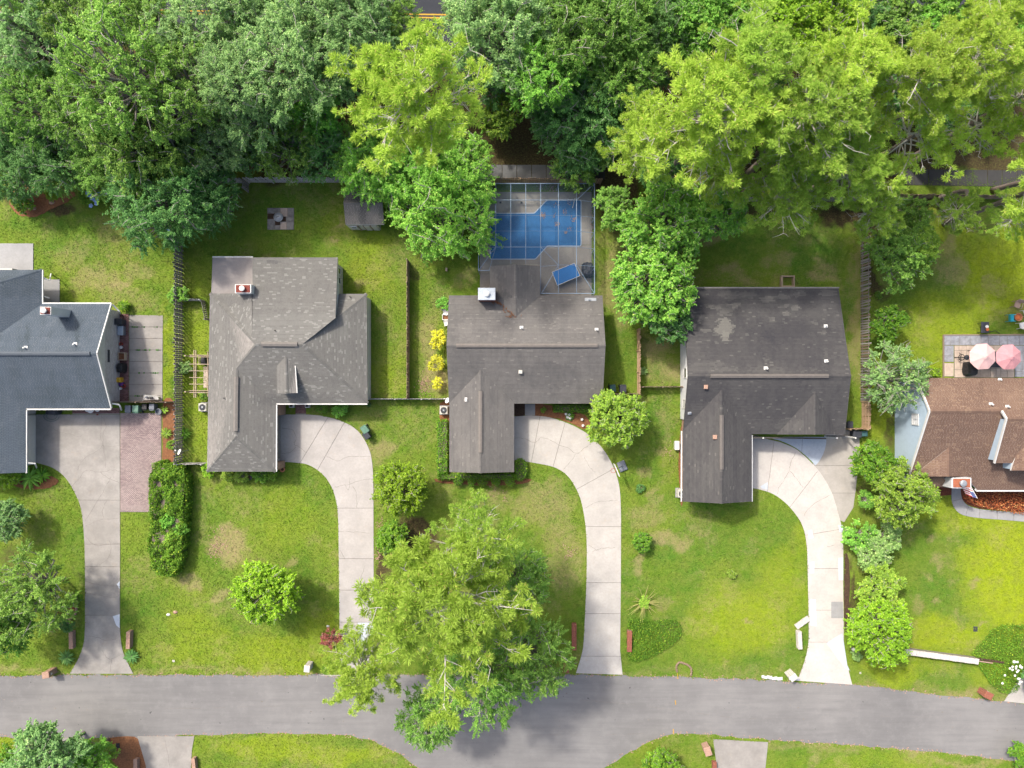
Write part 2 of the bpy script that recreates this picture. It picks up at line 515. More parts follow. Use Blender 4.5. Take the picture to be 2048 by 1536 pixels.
M['lf_yellow'] = leaf('golden_leaves', (0.42, 0.33, 0.015), (0.80, 0.64, 0.03), (0.9, 0.75, 0.1), 0.1)
M['lf_hedge'] = leaf('hedge_leaves', (0.03, 0.085, 0.01), (0.12, 0.235, 0.02), (0.24, 0.32, 0.03), 0.06)
M['lf_maroon'] = leaf('maroon_leaves', (0.07, 0.02, 0.018), (0.22, 0.08, 0.06), (0.30, 0.16, 0.10), 0.1)
M['lf_red'] = leaf('russet_leaves', (0.14, 0.03, 0.015), (0.38, 0.13, 0.05), (0.45, 0.25, 0.10), 0.1)
M['lf_pine'] = leaf('pine_needles', (0.26, 0.40, 0.04), (0.54, 0.73, 0.12), (0.58, 0.50, 0.16), 0.02, 0.48, 0.012, 1.0)
M['lf_pine2'] = leaf('pine_needles_green', (0.21, 0.35, 0.04), (0.48, 0.69, 0.12), (0.54, 0.48, 0.16), 0.02, 0.48, 0.012, 1.0)
M['petal_white'] = plain('white_petals', (0.8, 0.8, 0.78), 0.8, 0.05)
M['petal_blue'] = plain('blue_petals', (0.38, 0.52, 0.85), 0.8, 0.1)
# ------------------------------------------------------------------ ground: one sheet to the horizon
def vnoise(x, y, s, seed):
    r = np.random.default_rng(seed); G = r.random((256, 256))
    u, v = x / s, y / s
    i, j = np.floor(u).astype(int), np.floor(v).astype(int)
    f, g = u - i, v - j
    f = f * f * (3 - 2 * f); g = g * g * (3 - 2 * g)
    a = G[i % 256, j % 256]; b = G[(i + 1) % 256, j % 256]; c = G[i % 256, (j + 1) % 256]; d = G[(i + 1) % 256, (j + 1) % 256]
    return (a * (1 - f) + b * f) * (1 - g) + (c * (1 - f) + d * f) * g
def fbm(x, y, s, seed, o=4):
    t = 0; k = 0.5
    for q in range(o):
        t = t + k * vnoise(x, y, s / 2 ** q, seed + q); k *= 0.5
    return t / (1 - 0.5 ** o)

gx = np.concatenate([[-1600, -700, -300, -140, -80], np.arange(-57, 57.01, 0.3), [80, 140, 300, 700, 1600]])
gy = np.concatenate([[-1600, -700, -300, -140, -70], np.arange(-43, 52.01, 0.3), [70, 140, 300, 700, 1600]])
GX, GY = np.meshgrid(gx, gy, indexing='ij')
fx, fy = GX.ravel(), GY.ravel()
pxx, pyy = fx * PPM + 1024, 768 - fy * PPM          # photograph pixels on the ground
wx = pxx + (fbm(fx, fy, 3.0, 11) - 0.5) * 70 + (fbm(fx, fy, 0.8, 31) - 0.5) * 22
wy = pyy + (fbm(fx, fy, 3.0, 21) - 0.5) * 70 + (fbm(fx, fy, 0.8, 41) - 0.5) * 22
def blob(lst):
    m = np.zeros_like(fx)
    for x, y, rx, ry, s in lst:
        d = ((wx - x) / rx) ** 2 + ((wy - y) / ry) ** 2
        m = np.maximum(m, s * np.clip(1.35 - d * 0.85, 0, 1))
    return m
def rect(x0, y0, x1, y1, s=1.0, e=14):
    f = lambda a: 1 / (1 + np.exp(-np.clip(a / e * 4, -40, 40)))
    return s * f(wx - x0) * f(x1 - wx) * f(wy - y0) * f(y1 - wy)

dry = blob([(205, 560, 45, 35, .7), (245, 570, 30, 22, .9), (275, 535, 30, 22, .6), (150, 515, 45, 30, .5), (230, 480, 50, 30, .5), (255, 600, 70, 16, .5), (300, 620, 30, 18, .5), (200, 440, 40, 25, .4),
            (440, 1090, 38, 36, .95), (375, 1168, 22, 16, .8), (432, 1190, 14, 18, .8), (470, 1010, 30, 40, .35), (590, 1115, 16, 12, .7), (640, 1160, 16, 10, .5), (360, 1325, 14, 10, .6), (310, 1100, 24, 50, .35),
            (540, 500, 12, 10, .7), (656, 472, 9, 8, .8), (725, 557, 16, 10, .7), (780, 640, 18, 40, .4), (680, 440, 9, 18, .8),
            (865, 660, 22, 60, .75), (880, 600, 20, 60, .4), (872, 745, 26, 40, .9), (930, 550, 20, 20, .6), (850, 470, 40, 30, .3),
            (765, 905, 22, 28, .75), (840, 860, 70, 40, .3), (985, 985, 24, 14, .6), (1010, 1000, 50, 20, .5), (1100, 1000, 55, 60, .65), (1130, 1100, 35, 80, .6), (1080, 960, 40, 20, .6), (950, 1040, 60, 50, .4),
            (1290, 945, 20, 14, .7), (1310, 985, 14, 14, .7), (1300, 1040, 40, 22, .6), (1340, 1085, 45, 18, .8), (1370, 1095, 22, 14, .8), (1275, 1125, 18, 26, .8), (1320, 1010, 16, 14, .6), (1335, 850, 10, 50, .5), (1330, 905, 14, 12, .7), (1390, 1060, 16, 12, .6), (1275, 800, 18, 16, .5), (1300, 790, 12, 8, .5), (1330, 1190, 26, 10, .5), (1490, 1230, 8, 6, .9), (1440, 1310, 10, 7, .6), (1405, 1150, 14, 10, .4),
            (1420, 470, 30, 26, .8), (1480, 550, 36, 16, .7), (1450, 420, 30, 22, .7), (1560, 520, 30, 20, .6), (1650, 530, 20, 18, .7), (1655, 560, 22, 12, .8), (1700, 560, 14, 60, .5), (1600, 470, 40, 20, .4),
            (1720, 660, 12, 110, .75), (1720, 520, 10, 50, .7), (1320, 690, 36, 30, .85), (1340, 740, 24, 30, .8), (1300, 720, 16, 40, .6), (1250, 600, 20, 80, .75), (1225, 560, 18, 70, .7), (1260, 500, 40, 40, .5),
            (1890, 490, 26, 30, .75), (1900, 540, 26, 26, .7), (1980, 560, 30, 26, .55), (1960, 600, 24, 14, .4), (2030, 620, 22, 26, .6),
            (1830, 1055, 26, 16, .5), (1868, 1078, 10, 9, .8), (1880, 1130, 22, 18, .65), (1840, 1165, 12, 10, .6), (1865, 1202, 10, 9, .8), (1945, 1172, 9, 14, .8), (1828, 1210, 10, 24, .6), (1915, 1225, 14, 24, .5), (1880, 1150, 10, 10, .7), (1910, 1160, 14, 8, .5), (1935, 1385, 30, 8, .8), (1905, 1385, 16, 7, .7), (1968, 1255, 10, 6, .8),
            (1900, 1520, 40, 10, .7), (1830, 1502, 22, 9, .7), (1960, 1525, 60, 12, .6), (1640, 1505, 12, 8, .6), (760, 1500, 26, 10, .5), (670, 1485, 16, 12, .4)])
dry = np.maximum(dry, 0.35 * np.clip((fbm(fx, fy, 2.2, 51, 5) - 0.52) * 6, 0, 1))
# scuffed strips along the road edges
for (x0, y0, x1, y1, s) in [(-200, 1338, 640, 1352, .65), (1240, 1342, 1600, 1356, .45), (1700, 1370, 2300, 1400, .5), (390, 1470, 800, 1480, .35), (1540, 1482, 2300, 1500, .55)]:
    dry = np.maximum(dry, rect(x0, y0, x1, y1, s, 8))
lush = blob([(110, 440, 80, 40, .8), (150, 460, 50, 60, .5), (100, 500, 30, 30, .6), (90, 1000, 30, 60, .4), (120, 1100, 50, 60, .5),
             (560, 400, 150, 40, .5), (440, 420, 50, 60, .5), (500, 500, 60, 20, .4), (640, 500, 70, 20, .35), (1320, 850, 30, 60, .9), (1300, 930, 30, 40, .6), (1330, 1110, 40, 30, .9), (1260, 1160, 40, 60, .7), (1400, 1100, 70, 60, .6), (1460, 1080, 60, 30, .5), (1270, 1240, 40, 30, .8), (1340, 1230, 40, 26, .7), (1400, 1010, 80, 30, .7),
             (1480, 470, 60, 50, .9), (1620, 500, 60, 70, .9), (1550, 440, 60, 30, .8), (1690, 620, 20, 60, .8), (1320, 720, 20, 40, .7), (1250, 720, 30, 60, .5), (1690, 740, 24, 80, .6), (1790, 640, 60, 40, .3),
             (1870, 1060, 40, 30, .5), (1900, 1360, 50, 14, .6), (1860, 1190, 40, 60, .6), (580, 950, 60, 30, .5), (590, 1090, 40, 60, .4), (700, 840, 60, 30, .6), (780, 860, 30, 40, .4), (600, 1490, 60, 20, .4), (860, 1350, 60, 30, .4), (400, 980, 20, 90, .6)])
lime = blob([(560, 1310, 140, 36, .55), (440, 1300, 140, 40, .45), (380, 1260, 60, 30, .4), (640, 1260, 40, 60, .5), (580, 1040, 60, 70, .3), (1500, 1250, 110, 70, .65), (1560, 1180, 60, 80, .5), (1440, 1230, 60, 60, .5), (1600, 1100, 20, 80, .4),
             (2010, 1140, 80, 130, 1.0), (1970, 1050, 90, 30, .8), (1880, 1020, 60, 20, .6), (2040, 1230, 40, 40, 1.0), (1890, 1270, 100, 40, .8), (1780, 1340, 70, 36, .7), (1880, 1310, 80, 30, .5), (1990, 1350, 60, 20, .4),
             (1990, 560, 90, 90, .9), (1900, 640, 80, 60, .7), (1830, 680, 60, 50, .5), (2030, 480, 40, 70, .8), (1890, 470, 60, 40, .7), (1870, 740, 30, 60, .7), (1760, 850, 24, 50, .5), (1740, 800, 20, 60, .4),
             (390, 740, 30, 180, .45), (335, 720, 12, 100, .6), (780, 760, 40, 40, .4), (740, 520, 60, 60, .4), (690, 430, 70, 60, .3), (600, 1500, 210, 30, .6), (1330, 1510, 90, 30, .25), (1800, 1530, 240, 26, .3), (20, 1510, 40, 30, .5)])
soil = 1 / (1 + np.exp(np.clip((wy - 352) / 9, -40, 40))) * (1 / (1 + np.exp(np.clip((-120 - wy) / 20, -40, 40))))
soil = np.maximum(soil, blob([(820, 1075, 44, 50, 1.0), (775, 1130, 22, 60, .85), (830, 1150, 50, 26, .7), (880, 1110, 40, 40, .6), (1690, 430, 60, 26, 1.0), (1780, 425, 70, 30, .8), (1900, 420, 60, 24, .7), (1470, 415, 90, 22, .7), (1745, 570, 14, 30, .8), (1765, 590, 22, 20, .6), (1230, 400, 44, 80, .8), (90, 405, 60, 24, .9), (30, 1120, 60, 30, .6), (1700, 1180, 12, 80, .7), (1786, 850, 8, 90, .6), (1735, 1010, 20, 30, .6), (1940, 450, 60, 24, .5), (835, 540, 14, 16, .6)]))
edge = np.abs(fx) > 57.5
me = np_mesh('ground', np.stack([fx, fy, np.zeros_like(fx)], 1),
             (lambda I: np.stack([I[:-1, :-1].ravel(), I[1:, :-1].ravel(), I[1:, 1:].ravel(), I[:-1, 1:].ravel()], 1))(np.arange(len(fx)).reshape(GX.shape)),
             attrs={'dry': dry, 'lush': lush, 'lime': lime, 'soil': soil})
t = NT('lawn')
n1 = t.noise(0.16, 5, 0.6); n2 = t.noise(1.3, 5, 0.7); n3 = t.noise(7, 4, 0.75); n4 = t.noise(24, 2, 0.6); n5 = t.noise(3.2, 4, 0.8, t.stretch((1, 1.7, 1)))
nb = t.noise(1.5, 8, 0.82)
jit = lambda a, k: t.math('ADD', t.attr(a), t.math('MULTIPLY', t.math('SUBTRACT', t.math('ADD', t.math('MULTIPLY', n3, 0.35), t.math('MULTIPLY', nb, 0.65)), 0.5), k))
col = t.mix(t.ramp(n1, 0.35, 0.65), (0.074, 0.165, 0.014), (0.146, 0.222, 0.020))
col = t.mix(t.ramp(jit('lush', 1.6), 0.1, 1.15), col, (0.052, 0.156, 0.014))
col = t.mix(t.ramp(jit('lime', 1.6), 0.1, 1.1), col, (0.274, 0.350, 0.008))
n6 = t.noise(0.55, 6, 0.75)
col = t.mix(t.math('MULTIPLY', t.ramp(n6, 0.42, 0.66), 0.5), col, t.mix(0.5, col, (0.228, 0.220, 0.053)))
col = t.mix(t.math('MULTIPLY', t.ramp(n2, 0.45, 0.72), 0.55), col, (0.175, 0.205, 0.038))
col = t.mix(t.math('MULTIPLY', t.ramp(n5, 0.5, 0.8), 0.35), col, (0.06, 0.13, 0.02))
col = t.mix(t.ramp(jit('dry', 3.4), 0.15, 1.2), col, (0.274, 0.217, 0.114))
col = t.mix(t.ramp(jit('soil', 1.6), 0.35, 0.75), col, t.mix(t.ramp(n3, 0.35, 0.65), (0.034, 0.022, 0.015), (0.080, 0.050, 0.030)))
col = t.mix(t.math('MULTIPLY', t.ramp(n4, 0.35, 0.7), 0.6), col, t.mix(0.6, col, (0.02, 0.035, 0.008)))
col = t.mix(t.math('MULTIPLY', t.ramp(n3, 0.52, 0.8), 0.35), col, t.mix(0.5, col, (0.274, 0.342, 0.068)))
n7 = t.noise(8, 3, 0.7); n8 = t.noise(4.5, 3, 0.7, t.stretch((1, 2.2, 1)))
col = t.mix(t.ramp(n7, 0.5, 0.75), col, t.mix(0.3, col, (0.03, 0.055, 0.008)))
col = t.mix(t.math('MULTIPLY', t.ramp(n8, 0.5, 0.78), 0.6), col, t.mix(0.5, col, (0.289, 0.365, 0.076)))
t.bump(t.math('ADD', n4, n3), 0.6, 0.06)
t.done(col, 0.95, 0.1)
M['lawn'] = t.m
me.materials.append(t.m)
ground = link('ground', me, kind='structure')

# ------------------------------------------------------------------ roads
NO_GRASS = []
def asphalt(name, c, c2):
    c, c2 = dark(c, KA), dark(c2, KA)
    t = NT(name)
    n1 = t.noise(0.12, 5, 0.6); n2 = t.noise(1.1, 5, 0.7, t.stretch((0.12, 1.6, 1))); n3 = t.noise(30, 3, 0.7); n4 = t.noise(0.8, 6, 0.75); sp = t.noise(1.9, 2, 0.5)
    col = t.mix(t.ramp(n1, 0.35, 0.65), c, c2)
    col = t.mix(t.math('MULTIPLY', t.ramp(n2, 0.4, 0.75), 0.45), col, dark(c, 0.72))
    col = t.mix(t.math('MULTIPLY', t.ramp(n4, 0.5, 0.72), 0.4), col, dark(c2, 1.15))
    col = t.mix(t.math('MULTIPLY', t.ramp(n3, 0.3, 0.8), 0.3), col, dark(c, 0.55))
    col = t.mix(t.math('MULTIPLY', t.ramp(sp, 0.735, 0.76), 0.75), col, (0.05, 0.05, 0.052))
    t.bump(n3, 0.25, 0.01)
    return t.done(col, 0.9, 0.2)
M['asphalt'] = asphalt('street_asphalt', (0.205, 0.202, 0.203), (0.285, 0.28, 0.276))
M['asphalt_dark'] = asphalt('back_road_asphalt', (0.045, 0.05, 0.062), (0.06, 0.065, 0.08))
def edge_wobble(pts, amp=2.0, step=14):
    out = []
    for i in range(len(pts) - 1):
        a, b = np.array(pts[i], float), np.array(pts[i + 1], float)
        n = max(1, int(np.hypot(*(b - a)) / step))
        for k in range(n):
            p = a + (b - a) * k / n
            out.append((p[0] + random.uniform(-amp, amp) * .5, p[1] + random.uniform(-amp, amp)))
    out.append(pts[-1])
    return out
def W2(pts, z=0.0): return [tuple(P(x, y, z))[:2] for x, y in pts]
north = edge_wobble([(-900, 1352), (0, 1353), (140, 1350), (270, 1349), (520, 1350), (640, 1349), (1150, 1349), (1290, 1352), (1500, 1358), (1700, 1369), (1850, 1386), (2010, 1403), (2200, 1425), (2900, 1520)])
south_r = edge_wobble([(2900, 1630), (2200, 1540), (2048, 1523), (1900, 1507), (1740, 1493), (1540, 1479), (1430, 1470), (1350, 1468), (1310, 1477), (1260, 1504), (1205, 1540), (1180, 1580), (1175, 1700), (1175, 2600)])
south_l = edge_wobble([(870, 2600), (870, 1700), (865, 1575), (840, 1538), (800, 1509), (745, 1481), (690, 1469), (550, 1466), (390, 1470), (270, 1477), (0, 1475), (-900, 1478)])
NO_GRASS.append(north + south_r + south_l)
road = MB().prism(W2(north + south_r + south_l), -0.05, 0.012).build('road', M['asphalt'], kind='structure')
mb = MB()
for pts in ([(100, 1421), (330, 1418), (560, 1412), (700, 1414)], [(1050, 1393), (1250, 1408), (1480, 1436), (1600, 1434)], [(930, 1465), (1100, 1470), (1300, 1468)], [(1700, 1430), (1880, 1436), (2048, 1448)], [(400, 1462), (480, 1460)], [(1340, 1400), (1352, 1392), (1349, 1380)]):
    w = catmull(pts, 10)
    q = [P(x, y + random.uniform(-1, 1), 0.017) for x, y in w]
    for a, b in zip(q[:-1], q[1:]):
        if random.random() < 0.5: mb.beam(a, b, random.uniform(0.01, 0.03), 0.004)
for _ in range(46):
    x, y = random.uniform(0, 2048), random.uniform(1375, 1455)
    if x > 1500: y += (x - 1500) * 0.06
    p = P(x, y, 0.016); r = random.uniform(0.03, 0.12)
    n = 7; vs = [(p.x + r * random.uniform(.5, 1.4) * math.cos(k * 2 * math.pi / n), p.y + r * random.uniform(.3, .9) * math.sin(k * 2 * math.pi / n)) for k in range(n)]
    mb.prism(vs, 0.013, 0.018)
mb.build('crack', M['crack'], road, kind='stuff')
mb = MB()
for x, y, l in ((1351, 1405, 9), (1347, 1463, 10), (1355, 1349, 18)): mb.box(P(x, y, 0.018), (0.08, l / 20, 0.008), 0.1)
mb.build('paint_mark', M['yline'], road)

bl = [(-900, -40), (400, -30), (1024, -28), (2900, -10)]; bh = [(2900, 128), (1024, 102), (400, 92), (-900, 75)]
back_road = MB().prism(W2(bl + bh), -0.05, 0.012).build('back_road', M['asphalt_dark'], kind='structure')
mid = lambda x, d=0: 24 + (x - 335) * 0.0155 + d
for nm, dy, m in (('yellow_line', -3.2, 'yline'), ('yellow_line', 3.2, 'yline'), ('edge_line', 61, 'wline')):
    mb = MB()
    for x in range(-300, 2350, 50):
        mb.beam(P(x, mid(x, dy), 0.018), P(x + 50, mid(x + 50, dy), 0.018), 0.14, 0.008)
    mb.build(nm, M[m], back_road)
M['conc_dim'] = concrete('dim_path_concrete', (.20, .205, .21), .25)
# paved path behind the back fences, cast in bays
pathw = thing('path', None, None, P(1024, 344), kind='structure')
px0 = -260
while px0 < 2350:
    w = 29.4
    yt = lambda x: 330 + max(0, x - 1100) * 0.012
    yb = lambda x: 357 + max(0, x - 1100) * 0.018
    x1 = px0 + w
    if not (930 < px0 < 1200 or 1790 < px0 < 2080): px0 = x1; continue
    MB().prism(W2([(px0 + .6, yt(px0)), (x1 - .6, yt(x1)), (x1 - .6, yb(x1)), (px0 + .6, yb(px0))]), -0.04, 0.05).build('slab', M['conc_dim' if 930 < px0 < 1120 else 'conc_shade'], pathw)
    px0 = x1

# ------------------------------------------------------------------ driveways, walks and pads cast in slabs
def split(poly, lines, gap):
    pieces = [poly]
    for (a, b) in lines:
        d = np.array(b, float) - np.array(a, float); d /= np.hypot(*d)
        n = np.array((-d[1], d[0])); out = []
        a = np.array(a, float)
        for p in pieces:
            for s in (1, -1):
                q = clip_half(p, a + n * s * gap / 2, n * s)
                if len(q) >= 3 and abs(area2(q)) > 6: out.append(q)
        pieces = out
    return pieces
def paving(name, poly_px, joints, mat, top=0.05, gap=.75, cracks=(), patches=(), base=True, weeds=()):
    cx = sum(p[0] for p in poly_px) / len(poly_px); cy = sum(p[1] for p in poly_px) / len(poly_px)
    NO_GRASS.append(poly_px)
    root = thing(name, None, None, P(cx, cy), kind='structure')
    if base: MB().prism(W2(poly_px), -0.06, top - 0.03).build('bed', M['crack'], root)
    for q in split(poly_px, joints, gap):
        o = MB().prism(W2(q), top - 0.05, top).build('slab', mat, root)
    if cracks:
        mb = MB()
        for c in cracks:
            w = catmull(c, 6); z = top + 0.004
            pr = None
            for x, y in w:
                q = P(x + random.uniform(-.9, .9), y + random.uniform(-.9, .9), z)
                if pr is not None: mb.beam(pr, q, random.uniform(0.012, 0.034), 0.004)
                pr = q
        mb.build('crack', M['crack'], root, kind='stuff')
    for pm, poly in patches:
        MB().prism(W2(poly), top - 0.01, top + 0.006).build('patch', M[pm], root)
    return root
H = lambda y, x0=0, x1=100: ((x0, y), (x1, y))
# driveway of the blue-roofed house
paving('driveway', [(72, 829), (240, 829), (240.5, 1100), (240, 1248)] + catmull([(241, 1270), (247, 1305), (267, 1347)], 5) + catmull([(140, 1347), (158, 1315), (168, 1285), (170.5, 1250)], 5)[0:] +
       catmull([(170.5, 1150), (169, 1080), (163, 1020), (150, 985), (131, 955), (105, 935), (72, 925)], 5),
       [H(1000), H(1088), H(1133), H(1230)], M['conc1'],
       cracks=[[(203, 831), (203, 850), (201, 873), (205, 890), (192, 903), (175, 912), (160, 928), (155, 940)], [(85, 880), (95, 865), (105, 858), (120, 865), (140, 868), (155, 873), (163, 872)], [(205, 890), (215, 893), (240, 892)], [(202, 831), (212, 850), (206, 870), (208, 900), (212, 935)], [(144, 972), (160, 955), (172, 941), (200, 944), (225, 940), (240, 943)], [(200, 944), (218, 957), (240, 966)], [(170, 1042), (190, 1010), (205, 985), (222, 955)], [(172, 1052), (200, 1040), (240, 1036)], [(214, 1000), (205, 1020), (207, 1035)], [(172, 1072), (190, 1090), (240, 1087)], [(198, 1130), (215, 1118), (222, 1100), (218, 1080)], [(170, 1162), (200, 1170), (240, 1172)], [(170, 1186), (195, 1190), (218, 1194), (237, 1194)], [(171, 1272), (195, 1275), (210, 1281), (230, 1278), (240, 1272)], [(205, 1300), (212, 1314), (223, 1318), (245, 1308)], [(223, 1318), (220, 1345)]],
       patches=[('conc_white', [(226, 1232), (240, 1228), (240, 1256), (233, 1250)]), ('conc_white', [(234, 1168), (240, 1162), (240, 1178)])])
# driveway of the tan-roofed house
dv2 = [(552, 829), (615, 829)] + catmull([(640, 831), (680, 841), (715, 861), (737, 895), (745, 930), (747, 980)], 5) + [(747.5, 1180), (747.5, 1349), (680, 1349), (678.5, 1180)] + catmull([(677, 1050), (674, 1010), (664, 975), (645, 948), (618, 930), (590, 925), (552, 923)], 5)
paving('driveway', dv2, [((690, 843), (634, 942)), ((648, 848), (600, 926)), H(1016), H(1117), H(1180), H(1244)], M['conc2'],
       cracks=[[(563, 856), (585, 860), (592, 876), (588, 888), (600, 895), (612, 905)], [(563, 907), (580, 905), (592, 893)], [(653, 912), (675, 922), (690, 915), (705, 913), (742, 913)], [(667, 975), (695, 969), (725, 960), (745, 958)], [(705, 972), (712, 985), (714, 1015)], [(677, 1062), (705, 1064), (740, 1066)], [(690, 968), (697, 980), (700, 955)], [(680, 1100), (690, 1118)], [(720, 1190), (728, 1215), (718, 1240)], [(730, 1130), (722, 1160), (728, 1180)]],
       patches=[('conc_white', [(716, 1245), (746, 1245), (746, 1290), (716, 1290)])])
# driveway of the house with the pool
dv3 = [(1026, 833)] + catmull([(1060, 831), (1100, 835), (1150, 853), (1190, 880), (1220, 920), (1238, 970), (1242, 1030)], 6) + [(1241.5, 1180), (1240, 1300), (1245, 1349), (1152, 1346)] + catmull([(1160, 1320), (1166, 1295), (1169, 1250), (1173, 1150), (1173, 1080), (1168, 1030), (1158, 990), (1138, 955), (1110, 935), (1065, 925), (1026, 920)], 6)
paving('driveway', dv3, [((1131, 842), (1107, 930)), ((1080, 833), (1063, 923)), ((1230, 936), (1152, 979)), H(1053), H(1165), H(1227), H(1312)], M['conc3'],
       cracks=[[(1029, 876), (1050, 878), (1070, 885), (1082, 875), (1100, 880), (1118, 890), (1135, 895), (1152, 907), (1170, 895), (1182, 888)], [(1152, 907), (1140, 925), (1127, 939)], [(1168, 915), (1180, 935), (1190, 945)], [(1168, 1018), (1190, 1006), (1210, 1002), (1235, 1001)], [(1176, 1090), (1195, 1100), (1202, 1097), (1230, 1095)], [(1185, 1103), (1200, 1098)]],
       patches=[])
# driveway of the charcoal-roofed house: old curved drive, smooth new fill, side strip
dv4 = [(1502, 876), (1530, 877)] + catmull([(1560, 884), (1590, 897), (1612, 915), (1640, 945), (1663, 985), (1677, 1030), (1684, 1060), (1686, 1100)], 6) + [(1686, 1180), (1687, 1240)] + catmull([(1687, 1280), (1692, 1320), (1704, 1369)], 4) + [(1595, 1361)] + catmull([(1608, 1325), (1616, 1290), (1617, 1240), (1615, 1140), (1613, 1090), (1604, 1050), (1580, 1015), (1550, 990), (1520, 979), (1502, 976)], 6)
paving('driveway', dv4, [((1548, 882), (1535, 979)), ((1635, 942), (1582, 1011)), ((1682, 1058), (1624, 1068)), H(1137), H(1220), H(1284)], M['conc4'],
       cracks=[[(1591, 905), (1582, 925), (1578, 942), (1568, 960), (1558, 975), (1555, 988)], [(1580, 942), (1595, 960), (1605, 975)], [(1662, 990), (1635, 1003), (1615, 1020), (1608, 1032)], [(1655, 1093), (1668, 1091)]],
       patches=[('conc_white', [(1520, 973), (1535, 964), (1535, 979), (1524, 977)]), ('conc_white', [(1615, 1061), (1623, 1059), (1627, 1075), (1618, 1078)]), ('conc_white', [(1676, 1050), (1685, 1050), (1686, 1063), (1678, 1064)]), ('conc_white', [(1619, 1125), (1628, 1122), (1628, 1146), (1619, 1146)]), ('conc_white', [(1676, 1116), (1686, 1114), (1686, 1160), (1677, 1160)]), ('conc_white', [(1619, 1198), (1631, 1198), (1632, 1252), (1620, 1250)]), ('conc_walk', [(1662, 1203), (1685, 1203), (1686, 1236), (1662, 1236)]), ('conc_white', [(1653, 1286), (1684, 1266), (1688, 1290), (1694, 1330), (1700, 1342), (1690, 1336)])])
fill = [(1545, 874), (1652, 874)] + catmull([(1652, 886), (1647, 905), (1638, 922), (1630, 931)], 4) + catmull([(1629, 929), (1612, 912), (1590, 895), (1562, 882), (1545, 878)], 4)
paving('walk', fill, [((1605, 870), (1603, 905))], M['conc_blue'], top=0.055, gap=.7)
strip4 = [(1652, 860), (1718, 860), (1719, 900), (1711, 980), (1706, 1015), (1688, 1044)] + catmull([(1679, 1040), (1670, 1010), (1658, 982), (1637, 946), (1622, 930)], 5) + catmull([(1634, 920), (1643, 904), (1648, 886)], 3)
paving('driveway', strip4, [H(931), H(986)], M['conc_side'], top=0.045)
# far-side driveway aprons
paving('driveway', [(275, 1472), (389, 1472), (384, 1500), (378, 1620), (300, 1620), (292, 1530)], [], M['conc1'], cracks=[[(330, 1480), (336, 1510), (340, 1540)]])
paving('driveway', [(1426, 1478), (1536, 1484), (1530, 1540), (1530, 1640), (1430, 1640), (1433, 1530)], [H(1560)], M['conc1'])
paving('driveway', [(2008, 1402), (2030, 1368), (2060, 1330), (2160, 1300), (2160, 1420)], [], M['conc3'])
paving('driveway', [(30, 1474), (150, 1476), (140, 1620), (42, 1620)], [], M['conc1'])
# back patios of the blue-roofed house and its side slabs
paving('patio', [(-120, 487), (67, 487), (67, 545), (-120, 545)], [((-60, 400), (-60, 500))], M['conc_walk'], top=0.06)
paving('patio', [(80, 559), (120, 559), (120, 612), (80, 612)], [], M['conc_walk'], top=0.06)
paving('patio', [(259, 630), (326, 631), (325, 803), (259, 803)], [H(y) for y in (654, 677, 700, 723, 746, 769, 792)], M['conc1'], top=0.05, gap=1.2)
mb = MB()
for y in (654, 700, 792, 654, 700, 746):
    for _ in range(7):
        x = random.uniform(264, 322); r = random.uniform(.04, .12)
        p = P(x, y, 0.05); mb.lathe(p, [(r, 0), (r * .7, .03), (.01, .05)], 5)
mb.build('weeds', M['lf_dark'], kind='stuff')

def brick_area(name, x0, y0, x1, y1, mats, bw=0.21, bh=0.105, top=0.05, skip=None):
    """running-bond bricks as real geometry, joined; pixels give the ground rectangle"""
    NO_GRASS.append([(x0, y0), (x1, y0), (x1, y1), (x0, y1)])
    a = P(x0, y0); b = P(x1, y1)
    V = []; F = []
    rows = int((a.y - b.y) / bh); cols = int((b.x - a.x) / bw)
    rr = np.random.default_rng(5)
    for r in range(rows):
        for c in range(-1, cols + 1):
            xa = a.x + c * bw + (bw / 2 if r % 2 else 0); xb = xa + bw
            xa = max(xa, a.x); xb = min(xb, b.x)
            if xb - xa < 0.04: continue
            ya = a.y - r * bh; yb = ya - bh; g = 0.006
            zt = top + rr.uniform(-.005, .005); k = len(V)
            for z, gg in ((zt, g + .006), (top - .03, g)):
                V += [(xa + gg, yb + gg, z), (xb - gg, yb + gg, z), (xb - gg, ya - gg, z), (xa + gg, ya - gg, z)]
            F += [(k, k + 1, k + 2, k + 3)] + [(k + i, k + 4 + i, k + 4 + (i + 1) % 4, k + (i + 1) % 4) for i in range(4)]
    root = thing(name, None, None, P((x0 + x1) / 2, (y0 + y1) / 2), kind='structure')
    MB().prism(W2([(x0, y0), (x1, y0), (x1, y1), (x0, y1)]), -0.05, top - 0.022).build('bed', M['mortar'], root)
    me = np_mesh('bricks', np.array(V) - np.array(root.location), np.array(F), mats)
    link('bricks', me, root, kind='stuff')
    return root
t = NT('paver_brick')
col = t.mix(t.island(), (0.18, 0.133, 0.137), (0.315, 0.245, 0.237))
col = t.mix(t.math('MULTIPLY', t.ramp(t.noise(0.35, 4, 0.6), 0.4, 0.65), 0.55), col, (0.335, 0.28, 0.263))
M['paver'] = t.done(col, 0.9, 0.2)
t = NT('paver_brick_red')
M['paver_red'] = t.done(t.mix(t.island(), (0.12, 0.054, 0.054), (0.215, 0.115, 0.11)), 0.9, 0.2)
brick_area('brick_pavement', 241, 826, 323, 1024, M['paver'])
brick_area('brick_pavement', 235, 628, 258, 803, M['paver_red'])
brick_area('brick_path', 591, 806, 612, 829, M['paver_red'])
brick_area('brick_path', 145, 816, 240, 828.5, M['paver_red'])
paving('walk', [(1050, 808), (1070, 808), (1070, 831), (1050, 831)], [], M['conc_walk'])
